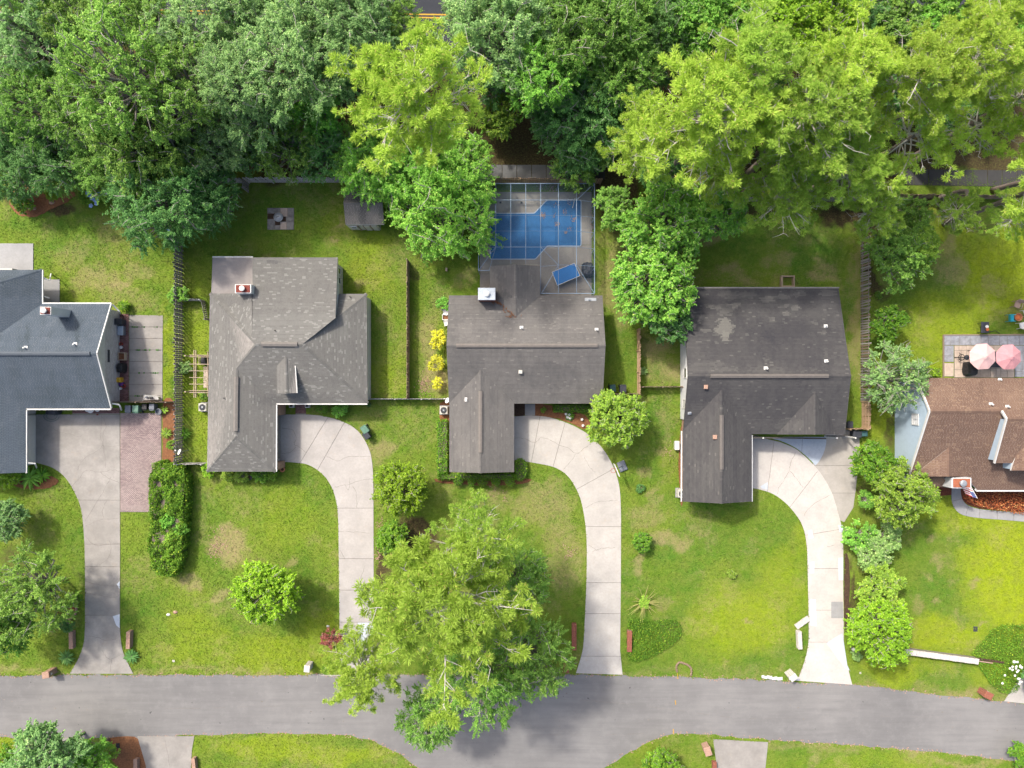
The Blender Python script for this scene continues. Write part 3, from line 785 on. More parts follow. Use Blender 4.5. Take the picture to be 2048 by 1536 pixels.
# curved front walk of the red-brown house
w_out = catmull([(1903, 975), (1903, 1000), (1910, 1018), (1926, 1030), (1960, 1036), (2000, 1039), (2060, 1044), (2160, 1050)], 6)
w_in = catmull([(2160, 1030), (2060, 1026), (2000, 1022), (1960, 1018), (1936, 1011), (1925, 1000), (1921, 985), (1921, 975)], 6)
paving('walk', w_out + w_in, [((1940, 1000), (1925, 1050)), ((1959, 1000), (1958, 1050)), ((1994, 1000), (1994, 1050)), ((2027, 1000), (2027, 1060)), ((1900, 1003), (1930, 996))], M['conc_walk'], gap=.8)

# ------------------------------------------------------------------ planting beds
def bed(name, pts, mat, z=0.035, n=4, lumps=0):
    poly = catmull(pts, n, True)
    poly = [(x + random.uniform(-1.2, 1.2), y + random.uniform(-1.2, 1.2)) for x, y in poly]
    NO_GRASS.append(poly)
    o = MB().prism(W2(poly), -0.03, z).build(name, M[mat], kind='structure')
    return o
bed('pine_straw_bed', [(326, 803), (347, 803), (349, 860), (348, 926), (326, 928), (326, 870)], 'straw', n=3)
bed('pine_straw_bed', [(20, 948), (60, 944), (95, 950), (118, 962), (100, 975), (70, 978), (30, 972)], 'straw')
bed('mulch_bed', [(25, 420), (45, 432), (75, 432), (100, 420), (135, 404), (150, 385), (100, 370), (40, 370), (20, 395)], 'straw')
bed('mulch_bed', [(115, 1214), (135, 1208), (147, 1212), (150, 1225), (140, 1237), (122, 1235)], 'mulch')
bed('pine_straw_bed', [(1070, 808), (1090, 808), (1160, 826), (1180, 845), (1168, 858), (1140, 845), (1110, 836), (1070, 833)], 'straw')
bed('pine_straw_bed', [(1027, 806), (1050, 806), (1050, 831), (1027, 831)], 'soil', n=2)
bed('pine_straw_bed', [(880, 806), (898, 806), (898, 845), (880, 845)], 'straw', n=2)
bed('pine_straw_bed', [(880, 955), (1048, 955), (1046, 967), (960, 970), (884, 966)], 'straw', n=3)
bed('pine_straw_bed', [(1362, 855), (1366, 860), (1366, 1000), (1359, 995), (1357, 900)], 'straw', n=3)
bed('mulch_bed', [(1922, 978), (2160, 978), (2160, 1030), (2040, 1025), (1960, 1017), (1935, 1008), (1922, 992)], 'mulch', n=3)
bed('mulch_bed', [(1838, 965), (1903, 975), (1903, 990), (1870, 990), (1842, 984)], 'mulch', n=3)
bed('pine_straw_bed', [(205, 1478), (270, 1474), (283, 1500), (296, 1536), (240, 1536), (215, 1500)], 'straw')
bed('pine_straw_bed', [(1689, 1110), (1697, 1120), (1699, 1180), (1698, 1250), (1692, 1262), (1688, 1180)], 'soil', n=3)
# ------------------------------------------------------------------ roofs laid in shingle courses
def shingle_plane(pts, out, course=0.145, tab=0.32, tintf=None, seed=0):
    rr = random.Random(seed)
    pts = [Vector(p) for p in pts]
    n = Vector((0, 0, 0))
    for i in range(len(pts)):
        a, b = pts[i], pts[(i + 1) % len(pts)]
        n += a.cross(b)
    n.normalize()
    if n.z < 0: n = -n
    u = Vector((0, 0, 1)).cross(n)
    if u.length < 1e-4: u = Vector((1, 0, 0))
    u.normalize(); v = n.cross(u)
    if v.z < 0: v = -v; u = -u
    o = min(pts, key=lambda p: p.z)
    poly = [((p - o).dot(u), (p - o).dot(v)) for p in pts]
    vmin = min(q[1] for q in poly); vmax = max(q[1] for q in poly)
    V, F, T = out
    r = 0; v0 = vmin
    while v0 < vmax:
        v1 = v0 + course
        row = clip_half(clip_half(poly, (0, v0), (0, 1)), (0, v1), (0, -1))
        if len(row) >= 3:
            us = [q[0] for q in row]; x = min(us) - rr.uniform(0, tab); xe = max(us)
            xi0 = min(us); 
            rowtint = rr.uniform(-.08, .08)
            while x < xe:
                w = tab * rr.uniform(0.75, 1.3); xb = x + w
                t_ = row
                if xb > xi0:
                    t_ = clip_half(clip_half(row, (x + .003, 0), (1, 0)), (xb - .003, 0), (-1, 0))
                    if len(t_) >= 3 and abs(area2(t_)) > 2e-4:
                        k = len(V); dz = rr.uniform(0, .004)
                        c = o + u * (x + w / 2) + v * (v0 + course / 2)
                        tn = rowtint + (tintf(c, rr) if tintf else 0)
                        for q in t_:
                            h = 0.006 + dz + 0.014 * (1 - (q[1] - v0) / course)
                            V.append(tuple(o + u * q[0] + v * q[1] + n * h)); T.append(tn)
                        F.append(tuple(range(k, k + len(t_))))
                x = xb
        v0 = v1; r += 1

def roof(parent, planes, mat, deck_mat, th=0.16, tintf=None, course=0.135, tab=0.28, caps=(), cap_mat=None, name='roof'):
    """planes: lists of world points. Deck slabs become the part, shingle courses its sub-part"""
    mb = MB()
    out = ([], [], [])
    for i, pl in enumerate(planes):
        mb.slab3([tuple(p) for p in pl], th + 0.004 * i)
        shingle_plane(pl, out, course, tab, tintf, seed=i * 31 + len(pl))
    ro = mb.build(name, deck_mat, parent)
    off = root_loc(parent)
    me = bpy.data.meshes.new('shingles')
    me.from_pydata([(p[0] - off.x, p[1] - off.y, p[2] - off.z) for p in out[0]], [], out[1])
    a = me.attributes.new('tint', 'FLOAT', 'POINT'); a.data.foreach_set('value', np.array(out[2], dtype=np.float32))
    me.materials.append(mat)
    link('shingles', me, ro, kind='stuff')
    # ridge and hip caps: short overlapping pieces
    if caps:
        V, F, T = [], [], []
        rr = random.Random(3)
        for a, b, w in caps:
            a, b = Vector(a), Vector(b); d = b - a; L = d.length; d.normalize()
            s = d.cross(Vector((0, 0, 1))).normalized() * (w / 2)
            x = 0
            while x < L:
                l = min(0.2, L - x); h = 0.045 + rr.uniform(0, .006)
                p, q = a + d * x, a + d * (x + l + .02)
                k = len(V)
                z0 = Vector((0, 0, h)); z1 = Vector((0, 0, h - .018)); dn = Vector((0, 0, -w * .2))
                V += [p + s + z0 + dn, p + z0, p - s + z0 + dn, q + s + z1 + dn, q + z1, q - s + z1 + dn]
                F += [(k, k + 1, k + 4, k + 3), (k + 1, k + 2, k + 5, k + 4)]
                T += [rr.uniform(-.05, .1)] * 6
                x += 0.2
        me = bpy.data.meshes.new('ridge_caps')
        me.from_pydata([tuple(p - off) for p in V], [], F)
        at = me.attributes.new('tint', 'FLOAT', 'POINT'); at.data.foreach_set('value', np.array(T, dtype=np.float32))
        me.materials.append(cap_mat or mat)
        link('ridge_caps', me, ro, kind='stuff')
    return ro

def ridge_vent(parent, a, b, w, mat, h=0.09):
    a, b = Vector(a), Vector(b); d = (b - a).normalized(); s = d.cross(Vector((0, 0, 1)))
    mb = MB()
    up = Vector((0, 0, h))
    pr = [(-w / 2, -0.03), (-w / 2, 0.05), (0, 0.05 + w * .2), (w / 2, 0.05), (w / 2, -0.03)]
    vs = [p + s * x + Vector((0, 0, z)) for p in (a, b) for x, z in pr]
    fs = [(0, 1, 6, 5), (1, 2, 7, 6), (2, 3, 8, 7), (3, 4, 9, 8), (4, 3, 2, 1, 0), (5, 6, 7, 8, 9)]
    mb.add(vs, fs)
    o = mb.build('ridge_vent', mat, parent)
    return o

def gutter(parent, a, b, mat, w=0.12, name='gutter'):
    return MB().beam(a, b, w, 0.11).build(name, mat, parent)

def vent_pipe(parent, p, mat, r=0.05, h=0.32, flash=True):
    mb = MB()
    if flash: mb.box(p + Vector((0, 0, 0.03)), (0.34, 0.38, 0.03))
    mb.lathe(p, [(r, 0), (r, h), (r * .6, h + .01)], 8)
    return mb.build('vent_pipe', mat, parent)
def vent_cap(parent, p, mat, s=0.36):
    mb = MB().box(p + Vector((0, 0, .06)), (s * .8, s * .8, .14)).bevbox(p + Vector((0, 0, .18)), (s, s, .1), .04)
    return mb.build('roof_vent', mat, parent)

def window(parent, c, w, h, nrm, frame=None, panes=2, glass=None, bars=0):
    """vertical window on a wall; c centre on the wall face, nrm outward (horizontal)"""
    nrm = Vector(nrm).normalized(); ax = Vector((0, 0, 1)).cross(nrm); c = Vector(c)
    fr = MB(); t = 0.07; rz = math.atan2(ax.y, ax.x)
    for s in (-1, 1):
        fr.box(c + ax * (s * (w / 2 + t / 2)) + nrm * .03, (t, .08, h + 2 * t), rz)
        fr.box(c + Vector((0, 0, s * (h / 2 + t / 2))) + nrm * .028, (w, .08, t), rz)
    o = fr.build('window', frame or M['trim'], parent)
    for k in range(panes):
        x = (k + .5) / panes * w - w / 2
        MB().box(c + ax * x + nrm * .012, (w / panes - .04, .03, h - .03), rz).build('pane', glass or M['glass'], o)
    if bars:
        mb = MB()
        for k in range(1, bars + 1): mb.box(c + Vector((0, 0, -h / 2 + h * k / (bars + 1))) + nrm * .035, (w, .025, .03), rz)
        mb.build('glazing_bar', frame or M['trim'], o)
    return o

def chimney(parent, ptop, w, d, h, mat, capmat, rim=None, flue=None, rz=0, flue_r=.17):
    """ptop: centre of the top"""
    ptop = Vector(ptop)
    st = MB().box(ptop - Vector((0, 0, h / 2)), (w, d, h), rz).build('chimney', mat, parent)
    MB().box(ptop + Vector((0, 0, .025)), (w * .86, d * .84, .06), rz).build('chimney_cap', capmat, st)
    f = MB().lathe(ptop + Vector((0, 0, .03)), [(flue_r, 0), (flue_r, .22), (flue_r * 1.35, .22), (flue_r * 1.35, .3), (flue_r * .7, .36)], 14)
    f.build('flue', flue or M['metal'], st)
    return st

def garage_door(parent, c, w, h, nrm, mat, rows=4):
    nrm = Vector(nrm).normalized(); ax = Vector((0, 0, 1)).cross(nrm); rz = math.atan2(ax.y, ax.x); c = Vector(c)
    d = MB().box(c + nrm * .02, (w + .1, .06, h + .06), rz).build('garage_door', mat, parent)
    for k in range(rows):
        MB().box(c + nrm * .055 + Vector((0, 0, -h / 2 + h * (k + .5) / rows)), (w, .03, h / rows - .03), rz).build('panel', mat, d)
    return d

def roof_blobs(lst):
    """wear marks on a roof: (px, py, rx, ry, amount)"""
    def f(c, rr):
        k = PPM * CAM_H / (CAM_H - c.z)
        x, y = c.x * k + 1024, 768 - c.y * k
        t = 0
        for bx, by, rx, ry, s in lst:
            d = ((x - bx) / rx) ** 2 + ((y - by) / ry) ** 2
            d += rr.uniform(-.35, .35)
            if d < 1: t += s * (1 if d < .6 else (1 - d) / .4)
        return max(-1, min(1, t))
    return f
def walls(parent, pts, z0, z1, mat, name='wall'):
    """closed footprint given in world xy"""
    return MB().prism(pts, z0, z1).build(name, mat, parent)
def rect_w(x0, y0, x1, y1): return [(x0, y0), (x1, y0), (x1, y1), (x0, y1)]

# =========================================================== house with tan-grey hip roof
E = 2.75; RZ = 5.1
h2 = thing('house', 'tan grey shingled house with a hip roof, small dormer and red capped chimney', 'house', P(560, 740), 'houses along the street')
R1, R2 = P(513, 688, RZ), P(605, 688.5, RZ)
NW, NE, SE, C = P(420, 587, E), P(733, 588, E), P(735, 806, E), P(552, 806, E)
SWw, SEw = P(414, 943, E), P(551, 943, E)
W1, W2_ = P(473, 737, 4.12), P(471.5, 873, 4.12)
southpl = plane_of(R1, R2, SE)
W1 = on_plane(473, 737, southpl)
W2_.z = W1.z
block_ne, block_nw = P(675.5, 515, 3.35), P(505, 515, 3.35)
blockpl = plane_of(R1, block_ne, block_nw)
npl = plane_of(R1, R2, NE)
b_hip = on_plane(671, 636, blockpl); b_w = on_plane(505, 678, blockpl)
domr = 4.62
dA, dB = P(571, 711, domr), P(572.5, 787, domr)
dW1, dW2 = P(554, 714, 4.25), P(554, 787, 4.25)
dE1, dE2 = P(588.5, 720, 4.25), P(593, 786, 4.25)
tin2 = roof_blobs([(545, 524, 16, 4, -.6), (470, 600, 40, 10, -.25), (590, 800, 90, 12, -.3), (530, 780, 30, 40, -.15), (600, 650, 120, 40, .1)])
roof(h2, [[R2, NE, SE], [R1, W1, C, SE, R2], [NW, SWw, W2_, W1, R1], [W1, W2_, SEw, C], [W2_, SWw, SEw], [R1, R2, NE, NW],
          [block_nw, block_ne, b_hip, R2 + Vector((0, 0, .03)), R1 + Vector((0, 0, .03)), b_w],
          [dA, dB, dW2, dW1], [dA, dE1, dE2, dB],
      [R1 + Vector((0, 0, .02)), on_plane(440, 587.5, npl, .02), on_plane(505, 587.5, blockpl, .02), b_w]],
     M['sh_tan'], M['fascia_grey'], tintf=tin2, tab=0.3,
     caps=[(R1, R2, .34), (R2, NE, .34), (R2, SE, .34), (R1, NW, .34), (R1, W1, .34), (W1, W2_, .34), (W2_, SWw, .34), (W2_, SEw, .34), (dA, dB, .3)])
ridge_vent(h2, P(523, 688, RZ + .04), P(595, 688.5, RZ + .04), .42, M['vent_tan'])
ridge_vent(h2, W1.lerp(W2_, .12) + Vector((0, 0, .04)), W1.lerp(W2_, .92) + Vector((0, 0, .04)), .42, M['vent_tan'])
MB().slab3([P(425, 515, 2.6), P(505.5, 515, 2.6), P(505.5, 587.5, 2.68), P(422.5, 587.5, 2.68)], .18).build('porch_roof', M['membrane'], h2)
walls(h2, rect_w(NW.x + .5, SE.y + .5, SE.x - .35, NE.y - .4), 0, E - .1, M['wall_cream'])
walls(h2, rect_w(SWw.x + .5, SWw.y + .5, SEw.x - .5, C.y + 1.5), 0, E - .15, M['wall_cream'])
walls(h2, rect_w(block_nw.x + .3, NE.y - 1, block_ne.x - .32, block_ne.y - .4), 0, 3.2, M['wall_cream'])
bx = block_ne.x - .04
MB().vwall([(bx, b_hip.y + .1, E - .2), (bx, NE.y - .3, E - .3), (bx, block_ne.y - .1, 3.05), (bx, block_ne.y - .1, 3.2), (bx, b_hip.y + .1, b_hip.z - .15)], .1, (1, 0, 0)).build('gable_wall', M['trim'], h2)
MB().vwall([(block_nw.x + .06, NW.y + .02, 2.7), (block_nw.x + .06, NW.y + .02, on_plane(505, 587, blockpl).z - .15), (block_nw.x + .06, block_nw.y - .1, 3.2), (block_nw.x + .06, block_nw.y - .1, 2.75)], .1, (-1, 0, 0)).build('gable_wall', M['fascia_grey'], h2)
ex = block_ne.x - .32
for py in (541, 560): window(h2, (ex, P(0, py, 2).y, 1.75), .55, 1.2, (1, 0, 0), panes=1)
mb = MB()
for y0, y1 in ((NE.y - .2, SE.y + .3),): mb.box((SE.x - .28, (y0 + y1) / 2, 1.3), (.12, y1 - y0, 2.55))
mb.build('side_trim', M['trim'], h2)
mb = MB(); mb.beam(P(553, 808, E - .06), P(735, 808, E - .06), .12, .12); mb.beam(P(553.5, 808, E - .06), P(553, 943, E - .06), .12, .12); mb.beam(P(425, 514, 2.55), P(506, 514, 2.55), .12, .1)
mb.each('gutter', M['trim'], h2)
mb = MB().slab3([dW2 + Vector((.2, .12, -.1)), dE2 + Vector((-.2, .12, -.1)), dE2 + Vector((-.2, .6, -.1)), dW2 + Vector((.2, .6, -.1))], 1.25)
mb.build('dormer', M['trim'], h2)
MB().beam(dE1 + Vector((.06, 0, -.05)), dE2 + Vector((.06, 0, -.05)), .08, .16).build('dormer_trim', M['trim'], h2)
chimney(h2, P(486, 577.5, 4.9), 1.5, .82, 2.4, M['white'], M['rust'], flue=M['white'], flue_r=.19)
gd = garage_door(h2, (SEw.x - .5, P(0, 872).y, 1.12), 4.3, 2.15, (1, 0, 0), M['fascia_grey'])
walls(h2, rect_w(SEw.x - .55, P(0, 943).y + .45, SEw.x + .05, P(0, 921).y), 0, 2.3, M['brick_pale'], 'brick_pier')
walls(h2, rect_w(SEw.x - .55, P(0, 829).y, SEw.x + .1, P(0, 809).y), 0, 2.3, M['brick_pale'], 'brick_pier')
vent_pipe(h2, on_plane(551, 661, blockpl), M['black'], .04, .3, False)
vent_pipe(h2, on_plane(449, 796, plane_of(NW, SWw, W1)), M['black'], .04, .3, False)
vent_pipe(h2, on_plane(701, 594, npl), M['black'], .04, .3, False)

# =========================================================== house with pool
RZ = 4.8; E = 2.7
h3 = thing('house', 'grey brown gabled house with a blue pool behind it and a white boxed chimney', 'house', P(1050, 740), 'houses along the street')
R1, R2 = P(893, 691, RZ), P(1211, 691, RZ)
NW, NE, SW, SE = P(898, 591, E), P(1205, 591, E), P(898, 807, E), P(1205, 807, E)
npl, spl = plane_of(R1, R2, NE), plane_of(R1, R2, SE)
a = on_plane(1031, 634, npl, .02); nr = P(1029.5, 529, a.z); nr.x = a.x
nw0, nw1 = on_plane(980, 592, npl, .02), P(980, 533, E); ne0, ne1 = on_plane(1080.5, 592, npl, .02), P(1080, 532, E)
nw0.x = nw1.x; ne0.x = ne1.x; nw1.z = nw0.z; ne1.z = ne0.z
s = on_plane(961, 741, spl, .02); sr = P(962, 946, s.z); sr.x = s.x
sw0, se0 = on_plane(899, 806, spl, .02), on_plane(1028, 805, spl, .02)
sw1, se1 = P(898, 944, sw0.z), P(1028, 944, se0.z); sw1.x = sw0.x; se1.x = se0.x
tin3 = roof_blobs([(1000, 590, 26, 10, -.4), (920, 850, 10, 14, .05), (960, 660, 60, 26, .22), (1060, 660, 60, 30, .2), (1150, 640, 40, 40, .12), (960, 640, 20, 40, -.12), (1100, 750, 60, 30, -.2), (930, 720, 40, 30, -.15), (1030, 560, 40, 40, -.25), (940, 900, 30, 40, .15), (1000, 850, 26, 60, .12), (1180, 600, 40, 12, -.15)])
roof(h3, [[R1, R2, NE, NW], [R1, R2, SE, SW], [a, nr, nw1, nw0], [a, nr, ne1, ne0], [s, sr, sw1, sw0], [s, sr, se1, se0]],
     M['sh_brown'], M['fascia_dark'], tintf=tin3,
     caps=[(R1, R2, .3), (a, nr, .3), (s, sr, .3)])
ridge_vent(h3, P(912, 691, RZ + .03), P(1195, 691, RZ + .03), .36, M['vent_brown'], .1)
ridge_vent(h3, s.lerp(sr, .2) + Vector((0, 0, .03)), s.lerp(sr, .8) + Vector((0, 0, .03)), .36, M['vent_brown'], .1)
walls(h3, rect_w(NW.x + .45, SE.y + .5, SE.x - .45, NE.y - .4), 0, E - .1, M['brick_pale'])
walls(h3, rect_w(nw1.x + .3, NE.y - 1, ne1.x - .3, nr.y - .3), 0, E - .1, M['brick_pale'])
walls(h3, rect_w(sw1.x + .45, sr.y + .4, se1.x - .45, SE.y + 1), 0, E - .15, M['brick_pale'])
for x, s_ in ((R1.x + .45, -1), (R2.x - .45, 1)):
    MB().vwall([(x, NW.y - .5, E - .15), (x, R1.y, RZ - .3), (x, SW.y + .5, E - .15)], .15, (s_, 0, 0)).build('gable_wall', M['wall_cream'], h3)
MB().vwall([(nw1.x + .35, nr.y - .35, E - .15), (nr.x, nr.y - .35, a.z - .25), (ne1.x - .35, nr.y - .35, E - .15)], .12, (0, 1, 0)).build('gable_wall', M['wall_cream'], h3)
MB().vwall([(sw1.x + .5, sr.y + .45, E - .15), (sr.x, sr.y + .45, sr.z - .25), (se1.x - .5, sr.y + .45, E - .15)], .12, (0, -1, 0)).build('gable_wall', M['wall_cream'], h3)
chimney(h3, P(973.5, 588, 4.6), 1.56, 1.06, 2.6, M['brick'], M['metal'], flue=M['white'], flue_r=.2)
mb = MB(); c = P(973.5, 588, 4.62); mb.bevbox(c + Vector((0, 0, 0)), (1.62, 1.14, .18), .03)
mb.build('chimney_hood', M['conc_white'], h3)
mb = MB()
for q in range(160):
    px, py = random.choice([(985, 602), (1000, 606), (1012, 612), (1018, 622), (1024, 634)])
    p = on_plane(px + random.gauss(0, 6), py + random.gauss(0, 3), npl, .06)
    an = random.uniform(0, 3.1); mb.beam(p, p + Vector((math.cos(an) * .22, math.sin(an) * .22, 0.01)), .03, .02)
mb.build('fallen_straw', M['straw'], h3, kind='stuff')
vent_pipe(h3, on_plane(1043, 656, npl), M['white'], .055, .5); vent_pipe(h3, on_plane(1193, 660, npl), M['white'], .055, .5)
vent_cap(h3, on_plane(1041, 744, spl), M['offwhite'])
mb = MB(); p = on_plane(1181, 599, npl); mb.box(p + Vector((0, 0, .05)), (1.1, .3, .05)); mb.lathe(p + Vector((-.15, 0, .05)), [(.09, 0), (.09, .25)], 8)
mb.build('roof_vent', M['metal'], h3)
vent_pipe(h3, on_plane(933, 799, plane_of(s, sr, sw1)), M['white'], .05, .4)
garage_door(h3, (se1.x - .45, P(0, 875).y, 1.12), 4.3, 2.15, (1, 0, 0), M['wall_cream'])

# =========================================================== charcoal roofed house
h4 = thing('house', 'charcoal shingled house with bare worn roof spots and a white side wall', 'house', P(1520, 780), 'houses along the street')
E = 2.8; RZ = 5.4
R1, R2 = P(1376, 752, RZ), P(1702, 752, RZ)
NW, NE = P(1368, 577, E), P(1677, 577, E)
SW, SE = P(1366, 868, 3.0), P(1690, 868, 3.0)
npl, spl = plane_of(R1, R2, NE), plane_of(R1, R2, SE)
s = on_plane(1443, 780, spl, .02); sr = P(1446, 1007, s.z); sr.x = s.x
sw0, se0 = on_plane(1366, 860, spl, .02), on_plane(1503, 868, spl, .02)
sw1, se1 = P(1364, 1003, sw0.z), P(1502.5, 1003, se0.z); sw1.x = sw0.x; se1.x = se0.x
g = on_plane(1630, 785, spl, .02); ge = P(1630, 869, g.z); ge.x = g.x
gw, gee = on_plane(1553, 869, spl, .03), on_plane(1676, 869, spl, .03)
tin4 = roof_blobs([(1449, 655, 20, 20, .95), (1450, 674, 9, 12, .95), (1449, 618, 20, 14, .35), (1430, 615, 16, 5, .4), (1418, 611, 10, 5, .4), (1470, 612, 9, 7, .5), (1460, 592, 26, 10, .3), (1500, 590, 16, 8, .3), (1535, 598, 16, 7, .4), (1565, 594, 14, 6, .45), (1600, 588, 14, 8, .3), (1655, 586, 18, 8, .4), (1572, 612, 8, 4, .5), (1590, 616, 10, 6, .55), (1573, 627, 9, 5, .5), (1545, 639, 9, 5, .55), (1498, 638, 4, 3, .5), (1411, 662, 12, 4, .5), (1432, 668, 6, 4, .4), (1645, 665, 9, 3, .5), (1532, 715, 5, 12, .4), (1651, 706, 4, 12, .3),
                   (1480, 690, 80, 60, -.18), (1600, 690, 90, 60, -.25), (1420, 600, 40, 30, -.3), (1560, 660, 60, 30, -.2), (1620, 600, 40, 16, -.2), (1400, 780, 60, 30, -.2), (1560, 800, 80, 50, -.15), (1420, 735, 60, 12, .2), (1540, 738, 120, 10, .18), (1580, 850, 30, 14, .18), (1440, 930, 30, 60, .12), (1400, 960, 26, 40, .12)])
roof(h4, [[R1, R2, NE, NW], [R1, R2, SE, SW], [s, sr, sw1, sw0], [s, sr, se1, se0], [g, ge, gw], [g, ge, gee]],
     M['sh_dark'], M['fascia_dark'], tintf=tin4, caps=[(R1, R2, .32), (s, sr, .32), (g, ge, .28)])
ridge_vent(h4, P(1421, 752, RZ + .03), P(1657, 752, RZ + .03), .38, M['vent_dark'], .1)
ridge_vent(h4, s.lerp(sr, .22) + Vector((0, 0, .03)), s.lerp(sr, .7) + Vector((0, 0, .03)), .38, M['vent_dark'], .1)
wx_ = P(1360.5, 750).x
walls(h4, rect_w(wx_, P(0, 868, 3).y + 1.3, SE.x - 1.0, NE.y - .4), 0, E - .1, M['wall_white'])
walls(h4, rect_w(wx_ + .15, sr.y + .35, se1.x - .35, SE.y + 2.5), 0, E - .15, M['brick_pale'])
MB().vwall([(wx_ - .02, NW.y - .4, E - .15), (wx_ - .02, R1.y, RZ - .25), (wx_ - .02, SW.y + .6, E - .1)], .15, (-1, 0, 0)).build('gable_wall', M['wall_white'], h4)
MB().vwall([(SE.x - 1.0, NE.y - .4, E - .15), (SE.x - 1.0, R1.y, RZ - .25), (SE.x - 1.0, SE.y + .6, E - .1)], .15, (1, 0, 0)).build('gable_wall', M['wall_white'], h4)
MB().vwall([(sw1.x + .5, sr.y + .4, E - .15), (sr.x, sr.y + .4, sr.z - .25), (se1.x - .5, sr.y + .4, E - .15)], .12, (0, -1, 0)).build('gable_wall', M['wall_white'], h4)
window(h4, (wx_ - .02, P(0, 746, 2).y, 2.2), .9, .9, (-1, 0, 0), panes=1)
window(h4, (wx_, P(0, 808, 2).y, 1.7), .8, 1.1, (-1, 0, 0), panes=1, bars=3)
mb = MB(); mb.beam(P(1384, 575.5, E - .05), P(1678, 575.5, E - .05), .13, .13); mb.each('gutter', M['fascia_grey'], h4)
mb = MB(); mb.beam(P(1363, 862, 2.78), P(1362.5, 1003, 2.78), .12, .1); mb.beam(P(1504, 870, 2.8), P(1504, 1003, 2.8), .1, .1); mb.each('gutter', M['trim'], h4)
mb = MB(); mb.beam(P(1504, 875, 2.5), P(1652, 877, 2.5), .14, .1); mb.beam(P(1653, 872, 2.5), P(1690, 872, 2.5), .1, .1)
mb.each('gutter', M['fascia_dark'], h4)
mb = MB()
for px in (1508, 1650, 1686): mb.lathe(P(px, 872), [(.1, 0), (.08, 2.6)], 8)
mb.each('porch_post', M['trim'], h4)
vent_pipe(h4, on_plane(1531, 737, npl), M['white'], .09, .5); vent_pipe(h4, on_plane(1651, 653, npl), M['white'], .05, .4); vent_pipe(h4, on_plane(1652, 723, npl), M['white'], .06, .45)
vent_cap(h4, on_plane(1411, 774, spl), M['brick_pale'], .38); vent_cap(h4, on_plane(1429, 874, plane_of(s, sr, sw1)), M['brick_pale'], .4)
vent_pipe(h4, on_plane(1379, 825, spl), M['metal'], .08, .3)
garage_door(h4, (se1.x - .33, P(0, 925).y, 1.12), 4.3, 2.15, (1, 0, 0), M['wall_white'])

# =========================================================== red-brown house with blue siding
h5 = thing('house', 'red brown shingled house with pale blue siding and a flag by the door', 'house', P(1950, 870), 'houses along the street')
X5 = 38.2
Rz, Ez, Sz = 6.0, 4.0, 2.6
def on_x(px, py, X):     # the point of the sight line of a pixel where x = X
    k = X / ((px - 1024) / PPM); z = CAM_H * (1 - k); return P(px, py, z)
R1 = P(1858.5, 822, Rz); R1.x = X5; R2 = P(2010, 822, Rz)
NW = P(1834, 756, Ez); NW.x = X5; NE = P(2260, 756, Ez)
SE = P(2260, 980, Sz); SW = P(1821, 979, Sz); SW.x = X5
spl, npl = plane_of(R1, R2, SE), plane_of(R1, R2, NW)
RE = P(2260, 822, Rz)
swc = on_plane(1819, 951, spl)
se_in = P(1955, 980, Sz)
# raised right-hand part
k1 = on_plane(2013.5, 838, npl); UR = Vector((P(2260, 838, k1.z).x, k1.y, k1.z))
k0 = on_plane(2004, 822, npl); u0 = Vector((k1.x, k0.y, k0.z)); u1 = Vector((UR.x, k0.y, k0.z))
Uz = 4.9; ks = P(1983, 926, Uz); ks.x = k1.x - .05; ke = Vector((UR.x, ks.y, Uz))
# small far dormer
dr = P(2078, 870, 5.75); dre = P(2078, 941, 5.55); dre.x = dr.x; dre.z = dr.z
upl = plane_of(k1, UR, ks)
dtop = on_plane(2072, 868, upl, .02); dfr = P(2072, 941, dtop.z); dfr.x = dtop.x
dl0 = on_plane(2030, 915, upl, .02); dl1 = P(2018, 941, dl0.z - .1); dl1.x = dl0.x - .3
# front porch gable with a skirt
g = on_plane(1897, 895, spl, .03); ge = P(1899.5, 953, g.z); ge.x = g.x
gl = on_plane(1823, 953, spl, .04); gr = on_plane(1933, 953, spl, .04)
gl2 = P(1842, 966, 2.5); gm2 = P(1906, 977, 2.5); gmid = Vector((ge.x, gl.y, 0)); gmid.z = gl.z
tin5 = roof_blobs([(1960, 780, 8, 22, -.3), (1950, 900, 30, 20, -.2), (1985, 945, 20, 10, -.2), (1940, 850, 80, 20, -.12), (1890, 790, 40, 20, .12), (2030, 800, 30, 20, .2), (1860, 930, 40, 8, .3), (1880, 962, 40, 6, .4)])
roof(h5, [[R1, RE, NE, NW], [R1, RE, SE, SW][:0] or [R1, RE, SE, se_in, P(1930, 956, Sz) if False else on_plane(1935, 958, spl), swc], [u0, u1, UR, k1], [k1, UR, ke, ks],
          [dtop, dfr, dl1, dl0], [g, ge, gl], [g, ge, gr], [gl, Vector((ge.x, ge.y, gl.z + .02)), gm2, gl2]],
     M['sh_red'], M['trim'], tintf=tin5, caps=[(R1, k0, .36), (k1, UR, .36), (g, ge, .34), (dtop, dfr, .3), (gl, Vector((ge.x, ge.y, gl.z + .05)), .2), (dl0, dtop, .2)])
WX = P(1789.5, 800).x
MB().vwall([(WX, NW.y - .3, 0), (WX, NW.y - .3, Ez - .2), (WX, R1.y, Rz - .35), (WX, swc.y + .2, swc.z - .2), (WX, swc.y + .2, 0)], .2, (-1, 0, 0)).build('side_wall', M['siding_blue'], h5)
so = MB()
